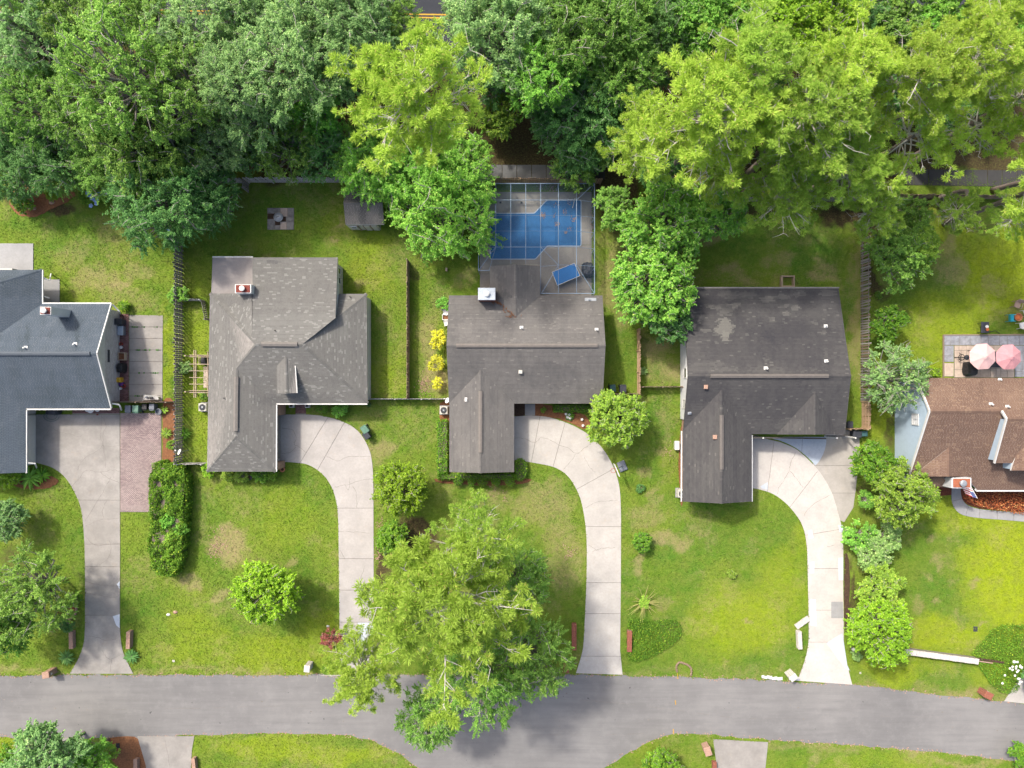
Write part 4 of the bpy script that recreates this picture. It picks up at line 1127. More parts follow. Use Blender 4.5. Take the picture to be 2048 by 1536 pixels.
for k in range(26):
    z = .2 + k * .2
    ya = NW.y - .35
    if z > Ez - .25:
        f = (z - (Ez - .25)) / (Rz - Ez); ya = NW.y - .35 + (R1.y - NW.y) * f
    yb = swc.y + .25
    if z > swc.z - .3:
        f = (z - (swc.z - .3)) / (Rz - swc.z); yb = swc.y + .25 + (R1.y - swc.y) * f
    if ya - yb > .3: so.box((WX - .012, (ya + yb) / 2, z), (.025, ya - yb, .17), 0, 0, .06)
so.build('siding', M['siding_blue'], h5, kind='stuff')
walls(h5, rect_w(WX + .2, SE.y + .7, P(2260, 0).x - .5, NW.y - .35), 0, 2.4, M['siding_blue'])
walls(h5, rect_w(WX + .2, R1.y - 1.5, P(2260, 0).x - .5, NW.y - .35), 2.4, 3.8, M['siding_blue'])
MB().vwall([tuple(k1 + Vector((-.02, -.02, -.12))), tuple(ks + Vector((.03, .25, -.1))), (k1.x - .02, ks.y + .25, on_plane(1983, 926, spl).z - .1), (k1.x - .02, k1.y - .02, Rz - .3)], .12, (-1, 0, 0)).build('clerestory_wall', M['siding_blue'], h5)
MB().beam(k0 + Vector((-.06, 0, .03)), k1 + Vector((-.06, 0, .04)), .16, .2).beam(k1 + Vector((-.08, 0, .04)), ks + Vector((-.03, 0, .02)), .1, .22).each('barge_board', M['trim'], h5)
MB().beam(NW + Vector((-.06, 0, .0)), R1 + Vector((-.06, 0, .02)), .12, .22).beam(R1 + Vector((-.06, 0, .02)), swc + Vector((-.06, 0, 0)), .12, .22).each('barge_board', M['trim'], h5)
p = on_x(1831, 839, WX - .05); window(h5, p, .95, .95, (-1, 0, 0), glass=M['wall_white'], bars=2)
p = on_x(1804, 929, WX - .05); window(h5, p, .9, 1.1, (-1, 0, 0), bars=2)
MB().beam(P(1952, 981.5, Sz - .04), P(2260, 981.5, Sz - .04), .14, .12).each('gutter', M['trim'], h5)
MB().beam(P(1943, 966, Sz), P(1958, 964, Sz), .1, .1).beam(P(1950, 981, Sz), P(1958, 964, Sz), .1, .1).each('entry_trim', M['trim'], h5)
walls(h5, rect_w(P(1838, 0).x, P(0, 968).y, P(1900, 0).x, P(0, 955).y), 0, 2.3, M['brick'], 'porch_wall')
MB().slab3([dl1 + Vector((.1, .1, -.15)), Vector((dfr.x + 1.5, dl1.y + .1, dl1.z - .15)), Vector((dfr.x + 1.5, dl1.y + 1.2, dl1.z - .15)), dl1 + Vector((.1, 1.2, -.15))], 1.1).build('dormer', M['siding_blue'], h5)
chimney(h5, P(1923, 966, 4.1), 1.85, .98, 2.3, M['wall_white'], M['orange'] if False else plain('orange_brick', (0.42, 0.14, 0.075), .9, .3, 8), flue=M['metal'], flue_r=.24)
vent_pipe(h5, on_plane(1981, 809, npl), M['white'], .07, .4); vent_pipe(h5, on_plane(2014, 814, npl), M['white'], .06, .4); vent_pipe(h5, on_plane(1999, 760, npl), M['white'], .07, .3)

# =========================================================== blue-grey roofed house
h1 = thing('house', 'blue grey shingled house with a whitewashed brick gable and white garage door', 'house', P(90, 760), 'houses along the street')
RZ, E = 5.0, 2.7
R1, R2 = P(-260, 707, RZ), P(197, 707, RZ)
NE, SE = P(222, 608, E), P(221, 816, E)
R2.x = NE.x - .05; SE.x = NE.x
NWl, SWl = P(-260, 608, E), P(-260, 816, E)
npl, spl = plane_of(R1, R2, NE), plane_of(R1, R2, SE)
# cross wing north
ax = P(-70, 560, 5.2); nb0 = P(84, 540, E); nb1 = P(84, 612, E); nb1.x = nb0.x
nrt = Vector((ax.x, nb0.y - 2.5, ax.z)); nrs = Vector((ax.x, R1.y + .3, ax.z))
slope = plane_of(nrt, Vector((nb0.x, nb0.y, E)), Vector((nb0.x, nb1.y, E)))
def drop(pl, x, y): a_, n_ = pl; return Vector((x, y, a_.z - ((x - a_.x) * n_.x + (y - a_.y) * n_.y) / n_.z))
vint = Vector((nb0.x, NE.y, E))
wend = None
# valley meets the main ridge where both planes reach its height
xr = ax.x + (nb0.x - ax.x) * (ax.z - RZ) / (ax.z - E)
vtop = Vector((xr, R1.y, RZ + .02))
nwl = Vector((2 * ax.x - nb0.x, nb0.y, E)); 
# cross wing south
sb0, sb1 = P(52, 817, E), P(51, 945, E); sb1.x = sb0.x
srz = 4.5; sx = sb0.x - 4.6
st = Vector((sx, drop(spl, sx, 0).y, srz))
ty = SE.y + (R1.y - SE.y) * (srz - E) / (RZ - E)
stp = Vector((sx, ty, srz + .02)); sbt = Vector((sx, sb1.y, srz))
tin1 = roof_blobs([(55, 670, 6, 30, -.4), (155, 665, 6, 26, -.35), (40, 690, 8, 30, -.3), (20, 580, 70, 16, -.2), (100, 790, 60, 20, -.2), (30, 560, 40, 8, -.3), (190, 790, 30, 20, -.12), (100, 690, 80, 14, .15), (120, 730, 60, 14, .1)])
roof(h1, [[R1, R2, NE, NWl], [R1, R2, SE, SWl], [nrt, nrs, vtop, vint, Vector((nb0.x, nb0.y, E))], [nrt, Vector((nb0.x, nb0.y, E)), nwl], [nrt, nwl, Vector((nwl.x, R1.y, E)), nrs],
          [stp, sbt, sb1, Vector((sb0.x, SE.y, E))], [stp, sbt, Vector((2 * sx - sb0.x, sb1.y, E)), Vector((2 * sx - sb0.x, SE.y, E))]],
     M['sh_blue'], M['trim'], tintf=tin1, caps=[(R1, R2, .3), (nrt, Vector((nb0.x, nb0.y, E)), .3), (nrt, nrs, .3), (stp, sbt, .3)])
ridge_vent(h1, P(-200, 707, RZ + .03), P(180, 707, RZ + .03), .36, M['vent_blue'], .1)
WX = P(240, 700).x
wl = walls(h1, rect_w(P(-260, 0).x, SE.y + .5, WX - .1, NE.y - .4), 0, 2.5, M['brick_white'])
t = NT('whitewashed_brick')
n = t.noise(3.0, 5, .8, t.stretch((1, .8, 3.5)))
M['wash'] = t.done(t.mix(t.ramp(n, .38, .62), (.36, .335, .34), (.56, .545, .55)), .95, .1)
V = MB()
y = SE.y + .5
rowz = 0
while rowz < 2.5:
    yy = SE.y + .5 + (0 if int(rowz / .075) % 2 else .11)
    while yy < NE.y - .45:
        yb = min(yy + .212, NE.y - .42); d_ = random.uniform(0, .006)
        V.add([(WX + d_, yy, rowz), (WX + d_, yb, rowz), (WX + d_, yb, rowz + .066), (WX + d_, yy, rowz + .066)], [(0, 1, 2, 3)])
        yy += .22
    rowz += .075
V.build('bricks', M['wash'], h1, kind='stuff')
MB().box((WX - .06, (SE.y + NE.y) / 2, 1.25), (.1, NE.y - SE.y - .9, 2.5)).build('gable_wall', M['mortar'], h1)
MB().vwall([(WX - .01, NE.y - .45, 2.5), (WX - .01, R2.y, RZ - .2), (WX - .01, SE.y + .5, 2.5)], .12, (1, 0, 0)).build('gable_wall', M['trim'], h1)
MB().box((WX + .03, P(0, 712, 2).y, 2.0), (.04, 1.2, .3)).build('wall_vent', M['charcoal'], h1)
MB().beam(NE + Vector((.04, 0, -.02)), R2 + Vector((.09, 0, 0)), .1, .2).beam(R2 + Vector((.09, 0, 0)), SE + Vector((.04, 0, -.02)), .1, .2).each('barge_board', M['trim'], h1)
mb = MB()
mb.beam(P(85, 606.5, E - .05), P(223, 606.5, E - .05), .13, .12); mb.beam(P(85.5, 540, E - .05), P(85.5, 606, E - .05), .13, .12)
mb.beam(P(52, 818.5, E - .05), P(222, 818.5, E - .05), .13, .12); mb.beam(P(53.5, 818, E - .05), P(53, 946, E - .05), .13, .12)
mb.each('gutter', M['trim'], h1)
mb = MB()
mb.tube([P(86, 555, 2.6), P(97, 560, 2.3), P(100, 559, 2.2), P(102, 548, 1.0), P(102, 548, .1)], .07, 6)
mb.tube([P(86, 592, 2.6), P(98, 596, 2.2), P(98, 596, .1)], .06, 6)
mb.tube([P(224, 807, 2.6), P(238, 809, 2.3), P(240, 812, 2.2), P(242, 818, .9), P(243, 820, .1)], .08, 6)
mb.tube([P(56, 926, 2.6), P(70, 927, 2.3), P(73, 934, 1), P(73, 936, .1)], .07, 6)
mb.tube([P(225, 609, 2.6), P(238, 622, 2.2), P(241, 628, .1)], .07, 6)
mb.each('downspout', M['white'], h1)
walls(h1, rect_w(P(-260, 0).x, SE.y - .2, P(72, 0).x, P(0, 827).y), 0, 2.5, M['brick_white'], 'brick_pier')
gx_ = P(72, 0).x
walls(h1, rect_w(P(-160, 0).x, P(0, 928).y, gx_ - .06, P(0, 828).y), 0, 2.5, M['wall_cream'])
garage_door(h1, (gx_ - .05, P(0, 877).y, 1.15), 4.6, 2.2, (1, 0, 0), plain('beige_door', (.80, .76, .69), .6, .06))
walls(h1, rect_w(P(-160, 0).x, P(0, 609).y, P(84, 0, 0).x - 1.2, P(0, 545).y), 0, 2.5, M['brick_white'])
chimney(h1, P(91, 621.5, 6.0), 1.0, .72, 3.2, M['white'], M['rust'], flue=M['white'], flue_r=.2)
vent_pipe(h1, on_plane(52, 696, npl), M['white'], .07, .4); vent_pipe(h1, on_plane(151, 689, npl), M['white'], .07, .4)

# =========================================================== garden shed under the big tree
sh = thing('garden_shed', 'small grey roofed garden shed half hidden under the bright tree', 'shed', P(720, 430))
E, RZ = 2.3, 3.1
SWp, SEp, NWp, NEp = P(691, 449, E), P(768, 449, E), P(687, 380, E), P(768, 380, E)
NWp.x = SWp.x; NEp.x = SEp.x
ra, rb = P(684, 406, RZ), P(772, 406, RZ); ra.x = SWp.x; rb.x = SEp.x
roof(sh, [[ra, rb, SEp, SWp], [ra, rb, NEp, NWp]], M['sh_brown'], M['trim'], tintf=roof_blobs([(725, 430, 8, 30, -.5), (745, 430, 12, 30, .35)]), caps=[(ra, rb, .3)])
walls(sh, rect_w(P(703, 0).x, P(0, 460).y, P(762, 0).x, P(0, 395).y), 0, 2.25, M['wall_cream'])
wy_ = P(0, 460.3).y - .03
mb = MB()
for px in (724, 735, 749): mb.box((P(px, 0).x, wy_, 1.1), (.12, .05, 2.1))
mb.each('wall_batten', M['fence_brown'], sh)
window(sh, (P(715, 0).x, wy_, 1.5), .5, .55, (0, -1, 0), panes=1)
for px in (741, 755): MB().box((P(px, 0).x, wy_ - .01, 1.05), (.5, .05, 1.9)).build('door', M['offwhite'], sh)
# ------------------------------------------------------------------ vegetation
def unit(a): return a / np.maximum(np.linalg.norm(a, axis=-1, keepdims=True), 1e-9)
def leaf_quads(p, n, s, r, wid=0.34):
    """p centres, n normals, s lengths -> bent rhombus leaves"""
    t = unit(np.cross(n, unit(r.normal(size=p.shape))))
    b = np.cross(n, t); s = s[:, None]
    fold = n * s * 0.10
    V = np.stack([p - t * s * .5, p + b * s * wid + fold, p + t * s * .5 - fold, p - b * s * wid + fold], 1).reshape(-1, 3)
    return V, np.arange(len(V)).reshape(-1, 4)

def tubes(segs, n=5):
    """segs: list of (points, radii) -> one mesh tuple"""
    mb = MB()
    for p, rd in segs: mb.tube(p, rd, n, False)
    return mb
def mb_mesh(mb, name, mat):
    me = bpy.data.meshes.new(name); me.from_pydata(mb.v, [], mb.f); me.materials.append(mat)
    me.polygons.foreach_set('use_smooth', [True] * len(me.polygons)); me.update()
    return me

def broad_crown(seed, R, flat=.72, nclump=48, spr=11, lps=30, ls=(.17, .28), cl=(.20, .36), low=-.3, spread=.62, droop=.3, wid=.34, twigs=True, bare=0, sep=.19):
    r = np.random.default_rng(seed)
    lob = unit(r.normal(size=(7, 3)) * (1, 1, .5)); la = r.uniform(-.22, .25, 7)
    def lobes(d): return 1 + (np.clip(d @ lob.T, 0, 1) ** 4 * la).sum(-1)
    P_, N_, S_, T_ = [], [], [], []
    cents = []
    k = 0
    while len(cents) < nclump and k < 4000:
        k += 1
        d = unit(r.normal(size=3))
        if d[2] < low: continue
        rad = R * (r.uniform(.55, .88) if r.random() < .85 else r.uniform(.2, .5)) * lobes(d)
        c = d * rad * (1, 1, flat)
        if any(np.linalg.norm(c - q) < R * sep for q, _ in cents): continue
        cents.append((c, d))
    segs = []
    for c, d in cents:
        cr = R * r.uniform(*cl); tint = r.uniform(0, 1)
        ns = max(5, int(spr * r.uniform(.7, 1.3)))
        sd = unit(d * .75 + r.normal(size=(ns, 3)) * .75 + np.array((0, 0, .35)))
        L = cr * r.uniform(.6, 1.25, ns)
        o = c - d * cr * .35
        m = lps
        tt = r.uniform(.25, 1.0, (ns, m)) ** .8
        pos = o + sd[:, None, :] * (L[:, None] * tt)[..., None]
        pos[..., 2] -= droop * (tt ** 2) * L[:, None] * .6
        pos += r.normal(size=pos.shape) * (cr * .10 + .05) * (1.15 - tt[..., None])
        pos = pos.reshape(-1, 3)
        nn = unit(np.repeat(sd, m, 0) * .5 + r.normal(size=pos.shape) * .55 + np.array((0, 0, .95)))
        P_.append(pos); N_.append(nn); S_.append(r.uniform(ls[0], ls[1], len(pos)))
        T_.append(np.clip(tint * .65 + np.repeat(r.uniform(0, .45, ns), m), 0, 1))
        j = np.array((c[0] * .18, c[1] * .18, -R * flat * .75))
        mid_ = (j + c) / 2 + r.normal(size=3) * R * .07 + np.array((0, 0, -R * .08))
        segs.append(([tuple(j), tuple(mid_), tuple(c)], [R * .028, R * .016, R * .007]))
        if twigs:
            for q in range(2 if bare == 0 else 4):
                s_ = int(r.integers(ns)); e = o + sd[s_] * L[s_] * (1.0 + bare)
                segs.append(([tuple(c), tuple((c + e) / 2 + r.normal(size=3) * .1), tuple(e)], [R * .008, R * .005, .008]))
    p = np.concatenate(P_); n = np.concatenate(N_); s = np.concatenate(S_)
    V, F = leaf_quads(p, n, s, r, wid)
    me = np_mesh('crown', V, F, M['lf_oak'], tint=np.repeat(np.concatenate(T_), 4))
    br = mb_mesh(tubes(segs, 4), 'branches', M['twig'])
    return me, br

def pine_crown(seed, R, depth, nb=36, needle=.40, tuftn=22, sparse=1.0, nsub=(5, 9)):
    r = np.random.default_rng(seed)
    tp, td, ti = [], [], []
    segs = [([(0, 0, -depth * .5 - R * .4), (r.normal() * .2, r.normal() * .2, 0), (r.normal() * .3, r.normal() * .3, depth * .5)], [.2, .13, .03])]
    az0 = r.uniform(0, 6.28)
    for b in range(nb):
        f = (b + r.uniform(0, 1)) / nb                       # 0 bottom, 1 top
        h = -depth * .5 + depth * f
        prof = (.62 + .38 * math.sin(min(1, f * 1.5) * math.pi * .5 + .25)) * (1 - .72 * max(0, f - .45) / .55)
        L = R * prof * r.uniform(.62, 1.12)
        a = az0 + b * 2.39996 + r.normal() * .3
        out = np.array((math.cos(a), math.sin(a), 0)); side = np.array((-out[1], out[0], 0))
        bend = r.normal() * .22; rise = r.uniform(.02, .3) + .35 * f
        def pt(t): return out * (L * t) + side * (bend * L * t * t) + np.array((0, 0, h + L * (rise * t - .12 * t * t + .10 * t ** 3)))
        pts = [pt(t) for t in (0, .25, .5, .75, 1)]
        segs.append(([tuple(q) for q in pts], [.085 * (L / R) + .02, .075, .055, .038, .015]))
        tint = r.uniform(0, .7)
        for q in range(int(r.integers(*nsub))):
            t0 = r.uniform(.28, 1.0); p0 = pt(t0); sg = r.choice((-1, 1))
            sl = L * r.uniform(.14, .34) * (1.15 - .5 * t0) + .3
            d = unit(out * r.uniform(.5, 1.2) + side * sg * r.uniform(.3, 1.1) + np.array((0, 0, r.uniform(.0, .5))))
            e = p0 + d * sl
            segs.append(([tuple(p0), tuple(p0 + d * sl * .5 + np.array((0, 0, -.04))), tuple(e)], [.032, .022, .01]))
            for z in range(int(r.integers(4, 8) * sparse)):
                w = r.uniform(.4, 1.0); dd = unit(d + r.normal(size=3) * .55 + np.array((0, 0, .25)))
                tp.append(p0 + d * sl * w + dd * r.uniform(.05, .4)); td.append(unit(dd + np.array((0, 0, .55)))); ti.append(tint + r.uniform(0, .3))
        for z in range(10):
            q_ = pt(r.uniform(.35, 1)); dd = unit(out * .5 + r.normal(size=3) * .7 + np.array((0, 0, .5)))
            tp.append(q_ + dd * r.uniform(.05, .35)); td.append(unit(dd + np.array((0, 0, .5)))); ti.append(tint + r.uniform(0, .3))
        for z in range(5):
            dd = unit(out + r.normal(size=3) * .6 + np.array((0, 0, .3)))
            tp.append(pts[-1] + dd * r.uniform(0, .35)); td.append(unit(dd + np.array((0, 0, .5)))); ti.append(tint + r.uniform(0, .3))
    for b in range(12):                                      # bare boughs
        a = r.uniform(0, 6.28); h = r.uniform(-.5, .25) * depth; L = R * r.uniform(.5, .85)
        out = np.array((math.cos(a), math.sin(a), 0)); side = np.array((-out[1], out[0], 0)); bd = r.normal() * .3
        q = [np.array((0, 0, h)) + out * L * t + side * bd * L * t * t + np.array((0, 0, L * (.45 * t - .1 * t * t))) + r.normal(size=3) * .08 for t in (0, .3, .6, .85, 1)]
        segs.append(([tuple(w) for w in q], [.08, .06, .045, .03, .012]))
        for z in range(6):
            i_ = int(r.integers(1, 5)); e = q[i_] + (out * r.uniform(.2, 1) + side * r.normal() + np.array((0, 0, r.uniform(-.1, .5)))) * r.uniform(.3, .9)
            segs.append(([tuple(q[i_]), tuple((q[i_] + e) / 2 + r.normal(size=3) * .07), tuple(e)], [.028, .018, .008]))
    for z in range(46):
        q = r.normal(size=3) * (R * .13, R * .13, .5); q[2] += depth * .5 + .1
        tp.append(q); td.append(unit(q * (1, 1, 0) + np.array((0, 0, 1.0)))); ti.append(r.uniform(.2, .9))
    tp, td, ti = np.array(tp), np.array(td), np.array(ti)
    n = len(tp); k = tuftn
    d = unit(r.normal(size=(n, k, 3)) + td[:, None, :] * .75)
    ln = needle * r.uniform(.75, 1.2, (n, k, 1))
    base = tp[:, None, :] + d * .03
    sd = unit(np.cross(d, np.array((0, 0, 1.0)) + r.normal(size=(n, k, 3)) * .45))
    wd = .027
    V = np.stack([base - sd * wd * .4, base + d * ln * .55 + sd * wd, base + d * ln, base + d * ln * .55 - sd * wd], 2).reshape(-1, 3)
    me = np_mesh('crown', V, np.arange(len(V)).reshape(-1, 4), M['lf_pine'], tint=np.clip(np.repeat(ti, k * 4), 0, 1))
    return me, mb_mesh(tubes(segs, 4), 'branches', M['twig'])

def trunk_mesh(seed, flare=1.5):
    r = random.Random(seed)
    mb = MB(); pts = [(0, 0, -.2 / 10), (0, 0, .04), (r.uniform(-.012, .012), r.uniform(-.012, .012), .4), (r.uniform(-.012, .012), 0, .75), (0, 0, 1)]
    mb.tube(pts, [.05 * flare * 0 + .058, .040, .032, .027, .02], 9)
    me = mb_mesh(mb, 'trunk', M['bark'])
    return me

OAKS = [broad_crown(100 + i, 5.2, nclump=66, spr=12, lps=56, ls=(.10, .17)) for i in range(5)]
FEATHER = [broad_crown(200 + i, 5.2, nclump=70, spr=12, lps=40, cl=(.16, .27), droop=.55, ls=(.11, .18), wid=.3) for i in range(4)]
MIDS = [broad_crown(300 + i, 3.4, nclump=60, spr=12, lps=34, ls=(.11, .19), cl=(.2, .32)) for i in range(4)]
SMALLS = [broad_crown(400 + i, 2.0, nclump=46, spr=11, lps=26, ls=(.09, .16), cl=(.22, .34)) for i in range(4)]
BUSHES = [broad_crown(500 + i, 1.0, nclump=30, spr=9, lps=18, ls=(.07, .12), cl=(.24, .38), low=-.1) for i in range(4)]
TIGHT = [broad_crown(600 + i, 1.5, flat=.9, nclump=60, spr=8, lps=16, ls=(.10, .16), cl=(.16, .24), low=-.2) for i in range(2)]
ROUND = [broad_crown(650 + i, 3.5, flat=.8, nclump=120, spr=10, lps=24, ls=(.11, .18), cl=(.16, .24), low=-.25, sep=.13) for i in range(3)]
TWIGGY = [broad_crown(700 + i, 3.2, nclump=42, spr=12, lps=22, ls=(.13, .2), bare=.35, wid=.26) for i in range(2)]
PINES = [pine_crown(800 + i, 5.0, 6.5, nb=38, sparse=.72, needle=.37) for i in range(5)]
PINES_OPEN = [pine_crown(900 + i, 5.0, 5.0, nb=28, sparse=.8) for i in range(2)]
PINES_THIN = [pine_crown(930 + i, 5.0, 5.0, nb=22, sparse=.62, nsub=(4, 7)) for i in range(3)]
FRONT_PINE = [pine_crown(950, 6.2, 5.5, nb=34, needle=.44, nsub=(6, 10))]
TRUNKS = [trunk_mesh(i) for i in range(4)]
KINDS = {'oak': (OAKS, 5.2), 'feather': (FEATHER, 5.2), 'mid': (MIDS, 3.4), 'small': (SMALLS, 2.0), 'bush': (BUSHES, 1.0), 'tight': (TIGHT, 1.5),
         'twiggy': (TWIGGY, 3.2), 'round': (ROUND, 3.5), 'pine': (PINES, 5.0), 'open': (PINES_OPEN, 5.0), 'thin': (PINES_THIN, 5.0), 'front': (FRONT_PINE, 6.2)}
tree_rng = random.Random(12)
def tree(kind, px, py, zc, rpx, mat, label, cat='tree', name='tree', group=None, sq=(1, 1, 1), var=None, rz=None, base=None):
    """crown centre seen at pixel (px, py) at height zc, apparent radius rpx"""
    protos, R0 = KINDS[kind]
    c = P(px, py, zc)
    R = rpx / PPM * (CAM_H - zc) / CAM_H
    if kind not in ('pine', 'open', 'thin', 'front', 'tight'): R *= 1.12
    s = R / R0
    i = tree_rng.randrange(len(protos)) if var is None else var % len(protos)
    cr, br = protos[i]
    b0 = P(*base) if base else Vector((c.x, c.y, 0))
    root = thing(name, label, cat, b0, group)
    top = Vector((c.x, c.y, zc)) - b0
    rz = tree_rng.uniform(0, 6.28) if rz is None else rz
    pine = kind in ('pine', 'open', 'thin', 'front')
    link('crown', cr, root, top, M[mat], rz=rz, sc=(s * sq[0], s * sq[1], s * sq[2]))
    link('branches', br, root, top, M['twig_pine' if pine else 'twig'], rz=rz, sc=(s * sq[0], s * sq[1], s * sq[2]))
    if base:
        mb = MB(); m_ = b0 + Vector((top.x * .25, top.y * .25, zc * .7))
        mb.tube(catmull([tuple(b0 - Vector((0, 0, .1))), tuple(m_), tuple(b0 + top)], 5), [.3 - .2 * q / 10 for q in range(11)], 8)
        mb.build('trunk', M['bark_pine'], root, smooth=True)
    elif zc > 1.2:
        k = (zc * (.62 if not pine else .8)) ** .5 * 2.3
        link('trunk', TRUNKS[i % 4], root, (0, 0, 0), M['bark_pine' if pine else 'bark'], sc=(k if pine else k * .9, k if pine else k * .9, zc if pine else zc * .75))
    return root

FOREST = [
 # left part of the wood
 ('feather', 48, 48, 12, 92, 'lf_grey', 'pale olive tree filling the top left corner of the wood'),
 ('feather', 165, 40, 12, 92, 'lf_oak', 'mid green tree on the top edge beside the pale corner tree'),
 ('feather', 285, 30, 11, 78, 'lf_oak', 'tree just left of the small road gap near the top left'),
 ('feather', 415, 62, 12, 100, 'lf_grey', 'grey green tree just right of the small road gap near the top left'),
 ('feather', 232, 140, 15, 128, 'lf_oak', 'broad yellowish crown standing highest in the left part of the wood'),
 ('oak', 55, 128, 8, 75, 'lf_dark', 'dark tree below the pale corner tree at the left edge'),
 ('feather', 70, 205, 12, 88, 'lf_oak', 'rounded crown with grey twigs at the left edge of the wood'),
 ('feather', 150, 205, 13, 82, 'lf_oak', 'crown between the highest left tree and the twiggy edge tree'),
 ('feather', 365, 170, 13, 92, 'lf_oak', 'feathery crown to the right of the highest left tree'),
 ('feather', 305, 262, 14, 128, 'lf_oak', 'wide oak with bare grey twigs in the middle of the left wood'),
 ('feather', 425, 275, 12, 84, 'lf_grey', 'greyish crown above the corner post of the back fence'),
 ('oak', 330, 390, 11, 108, 'lf_dark', 'big dark oak overhanging the top end of the grey board fence'),
 ('oak', 420, 395, 9, 62, 'lf_dark', 'dark rounded oak beside the tan house back lawn'),
 ('oak', 224, 308, 11, 90, 'lf_oak', 'oak above the blue hydrangeas at the back of the left lawn'),
 ('oak', 115, 300, 9, 84, 'lf_dark', 'shaded oak above the mulch bed of the left lawn'),
 ('oak', 8, 225, 9, 62, 'lf_dark', 'shaded tree cut by the left edge halfway down the wood'),
 ('oak', 22, 345, 6, 54, 'lf_dark', 'low dark tree at the left end of the mulch bed'),
 ('oak', 112, 340, 6, 54, 'lf_oak', 'low tree over the right end of the mulch bed'),
 ('oak', 470, 150, 14, 84, 'lf_grey', 'silvery ragged crown at the left of the silvery group'),
 ('oak', 505, 215, 13, 74, 'lf_grey', 'lower silvery crown that hangs below the silvery group'),
 ('oak', 590, 105, 14, 112, 'lf_grey', 'largest silvery green crown in the upper wood'),
 ('oak', 690, 55, 13, 92, 'lf_grey', 'silvery green crown on the top edge left of the yellow pine'),
 ('oak', 775, 35, 10, 68, 'lf_oak', 'dull green tree at the left side of the central road gap'),
 ('oak', 640, 130, 11, 80, 'lf_grey', 'silvery crown left of the yellow pine needles'),
 ('feather', 560, 278, 10, 84, 'lf_oak', 'drooping tree hanging over the pale back fence'),
 ('feather', 492, 300, 9, 58, 'lf_dark', 'dark drooping tree beside the end post of the back fence'),
 ('mid', 625, 225, 9, 62, 'lf_bright', 'small yellow green tree between the fence and yellow pine'),
 ('oak', 95, -8, 11, 80, 'lf_oak', 'tree cut by the top edge next to the corner'),
 ('feather', 230, -12, 11, 72, 'lf_oak', 'tree cut by the top edge left of the first road gap'),
 ('oak', 500, 5, 12, 84, 'lf_grey', 'greyish tree cut by the top edge, upper left middle'),
 ('oak', 590, 0, 12, 80, 'lf_oak', 'tree cut by the top edge above the largest silvery crown'),
 ('oak', 730, -10, 11, 72, 'lf_grey', 'tree cut by the top edge left of the central road gap'),
 ('oak', 960, 0, 12, 74, 'lf_grey', 'pale tree cut by the top edge right of the central road gap'),
 ('oak', 1060, 0, 12, 84, 'lf_bright', 'bright tree cut by the top edge near the centre'),
 ('oak', 1165, -5, 12, 80, 'lf_oak', 'tree cut by the top edge right of the bright one'),
 ('mid', 1270, 0, 10, 66, 'lf_oak', 'tree cut by the top edge left of the dark one'),
 ('mid', 1440, -8, 9, 66, 'lf_bright', 'bright tree cut by the top edge among the lime trees'),
 ('mid', 1600, -5, 9, 60, 'lf_lime', 'lime tree cut by the top edge'),
 ('mid', 1700, -15, 8, 60, 'lf_dark', 'dark tree cut by the top edge right of the lime trees'),
 ('mid', 1800, -10, 8, 58, 'lf_oak', 'tree cut by the top edge above the right road gap'),
 ('mid', 1910, 15, 8, 60, 'lf_bright', 'bright tree cut by the top edge near the right corner'),
 # centre
 ('oak', 1000, 75, 13, 118, 'lf_grey', 'large pale tree right of the central road gap'),
 ('oak', 1130, 60, 13, 105, 'lf_oak', 'green tree on the top edge right of the large pale tree'),
 ('oak', 1090, 145, 12, 92, 'lf_bright', 'leafy tree in front of the pale tree above the shaded clearing'),
 ('oak', 1225, 50, 12, 88, 'lf_oak', 'tree with fine pale twigs on the top edge, centre right'),
 ('oak', 1180, 190, 10, 92, 'lf_dark', 'dark tree behind the pool between clearing and pines'),
 ('oak', 1250, 150, 10, 80, 'lf_oak', 'dull green tree at the left flank of the pines'),
 ('oak', 1150, 275, 7, 82, 'lf_dark', 'dark tree just behind the screened pool'),
 ('mid', 1148, 335, 5, 44, 'lf_oak', 'low bough tree reaching over the pool screen'),
 ('mid', 1215, 265, 7, 60, 'lf_oak', 'narrow tree squeezed between the pool trees and pines'),
 ('oak', 960, 150, 5, 58, 'lf_dark', 'dark low tree in the shade under the large pale tree'),
 ('small', 1000, 235, 4, 44, 'lf_olive', 'olive understory tree at the edge of the shaded clearing'),
 ('oak', 1320, 40, 10, 74, 'lf_dark', 'dark tree on the top edge left of the lime trees'),
 ('mid', 1400, 40, 10, 76, 'lf_bright', 'bright green tree on the top edge beside the lime trees'),
 ('mid', 1485, 35, 10, 66, 'lf_bright', 'yellowish tree on the top edge at the left of the lime trees'),
 ('mid', 1560, 40, 11, 78, 'lf_lime', 'brightest lime tree on the top edge'),
 ('mid', 1640, 65, 10, 84, 'lf_lime', 'spreading lime tree above the pines'),
 ('oak', 1720, 25, 8, 66, 'lf_dark', 'dark tree in the gap right of the lime trees'),
 ('mid', 1790, 60, 8, 58, 'lf_oak', 'thin tree beside the right hand road gap'),
 ('mid', 1870, 55, 7, 56, 'lf_bright', 'bright bushy tree right of the right hand road gap'),
 ('mid', 2000, 60, 7, 66, 'lf_bright', 'bright broad tree beneath the pine in the top right corner'),
 # bright pair by the shed
 ('oak', 738, 312, 8, 90, 'lf_fresh', 'pale green tree beside the shed with a leafy left flank'),
 ('oak', 868, 412, 7, 118, 'lf_fresh', 'bright broad tree overhanging the pool screen and shed'),
 ('oak', 825, 330, 8, 84, 'lf_fresh', 'fresh green crown under the lower needles of the yellow pine'),
 ('oak', 915, 330, 7, 76, 'lf_fresh', 'green tree tucked under the right side of the yellow pine'),
]
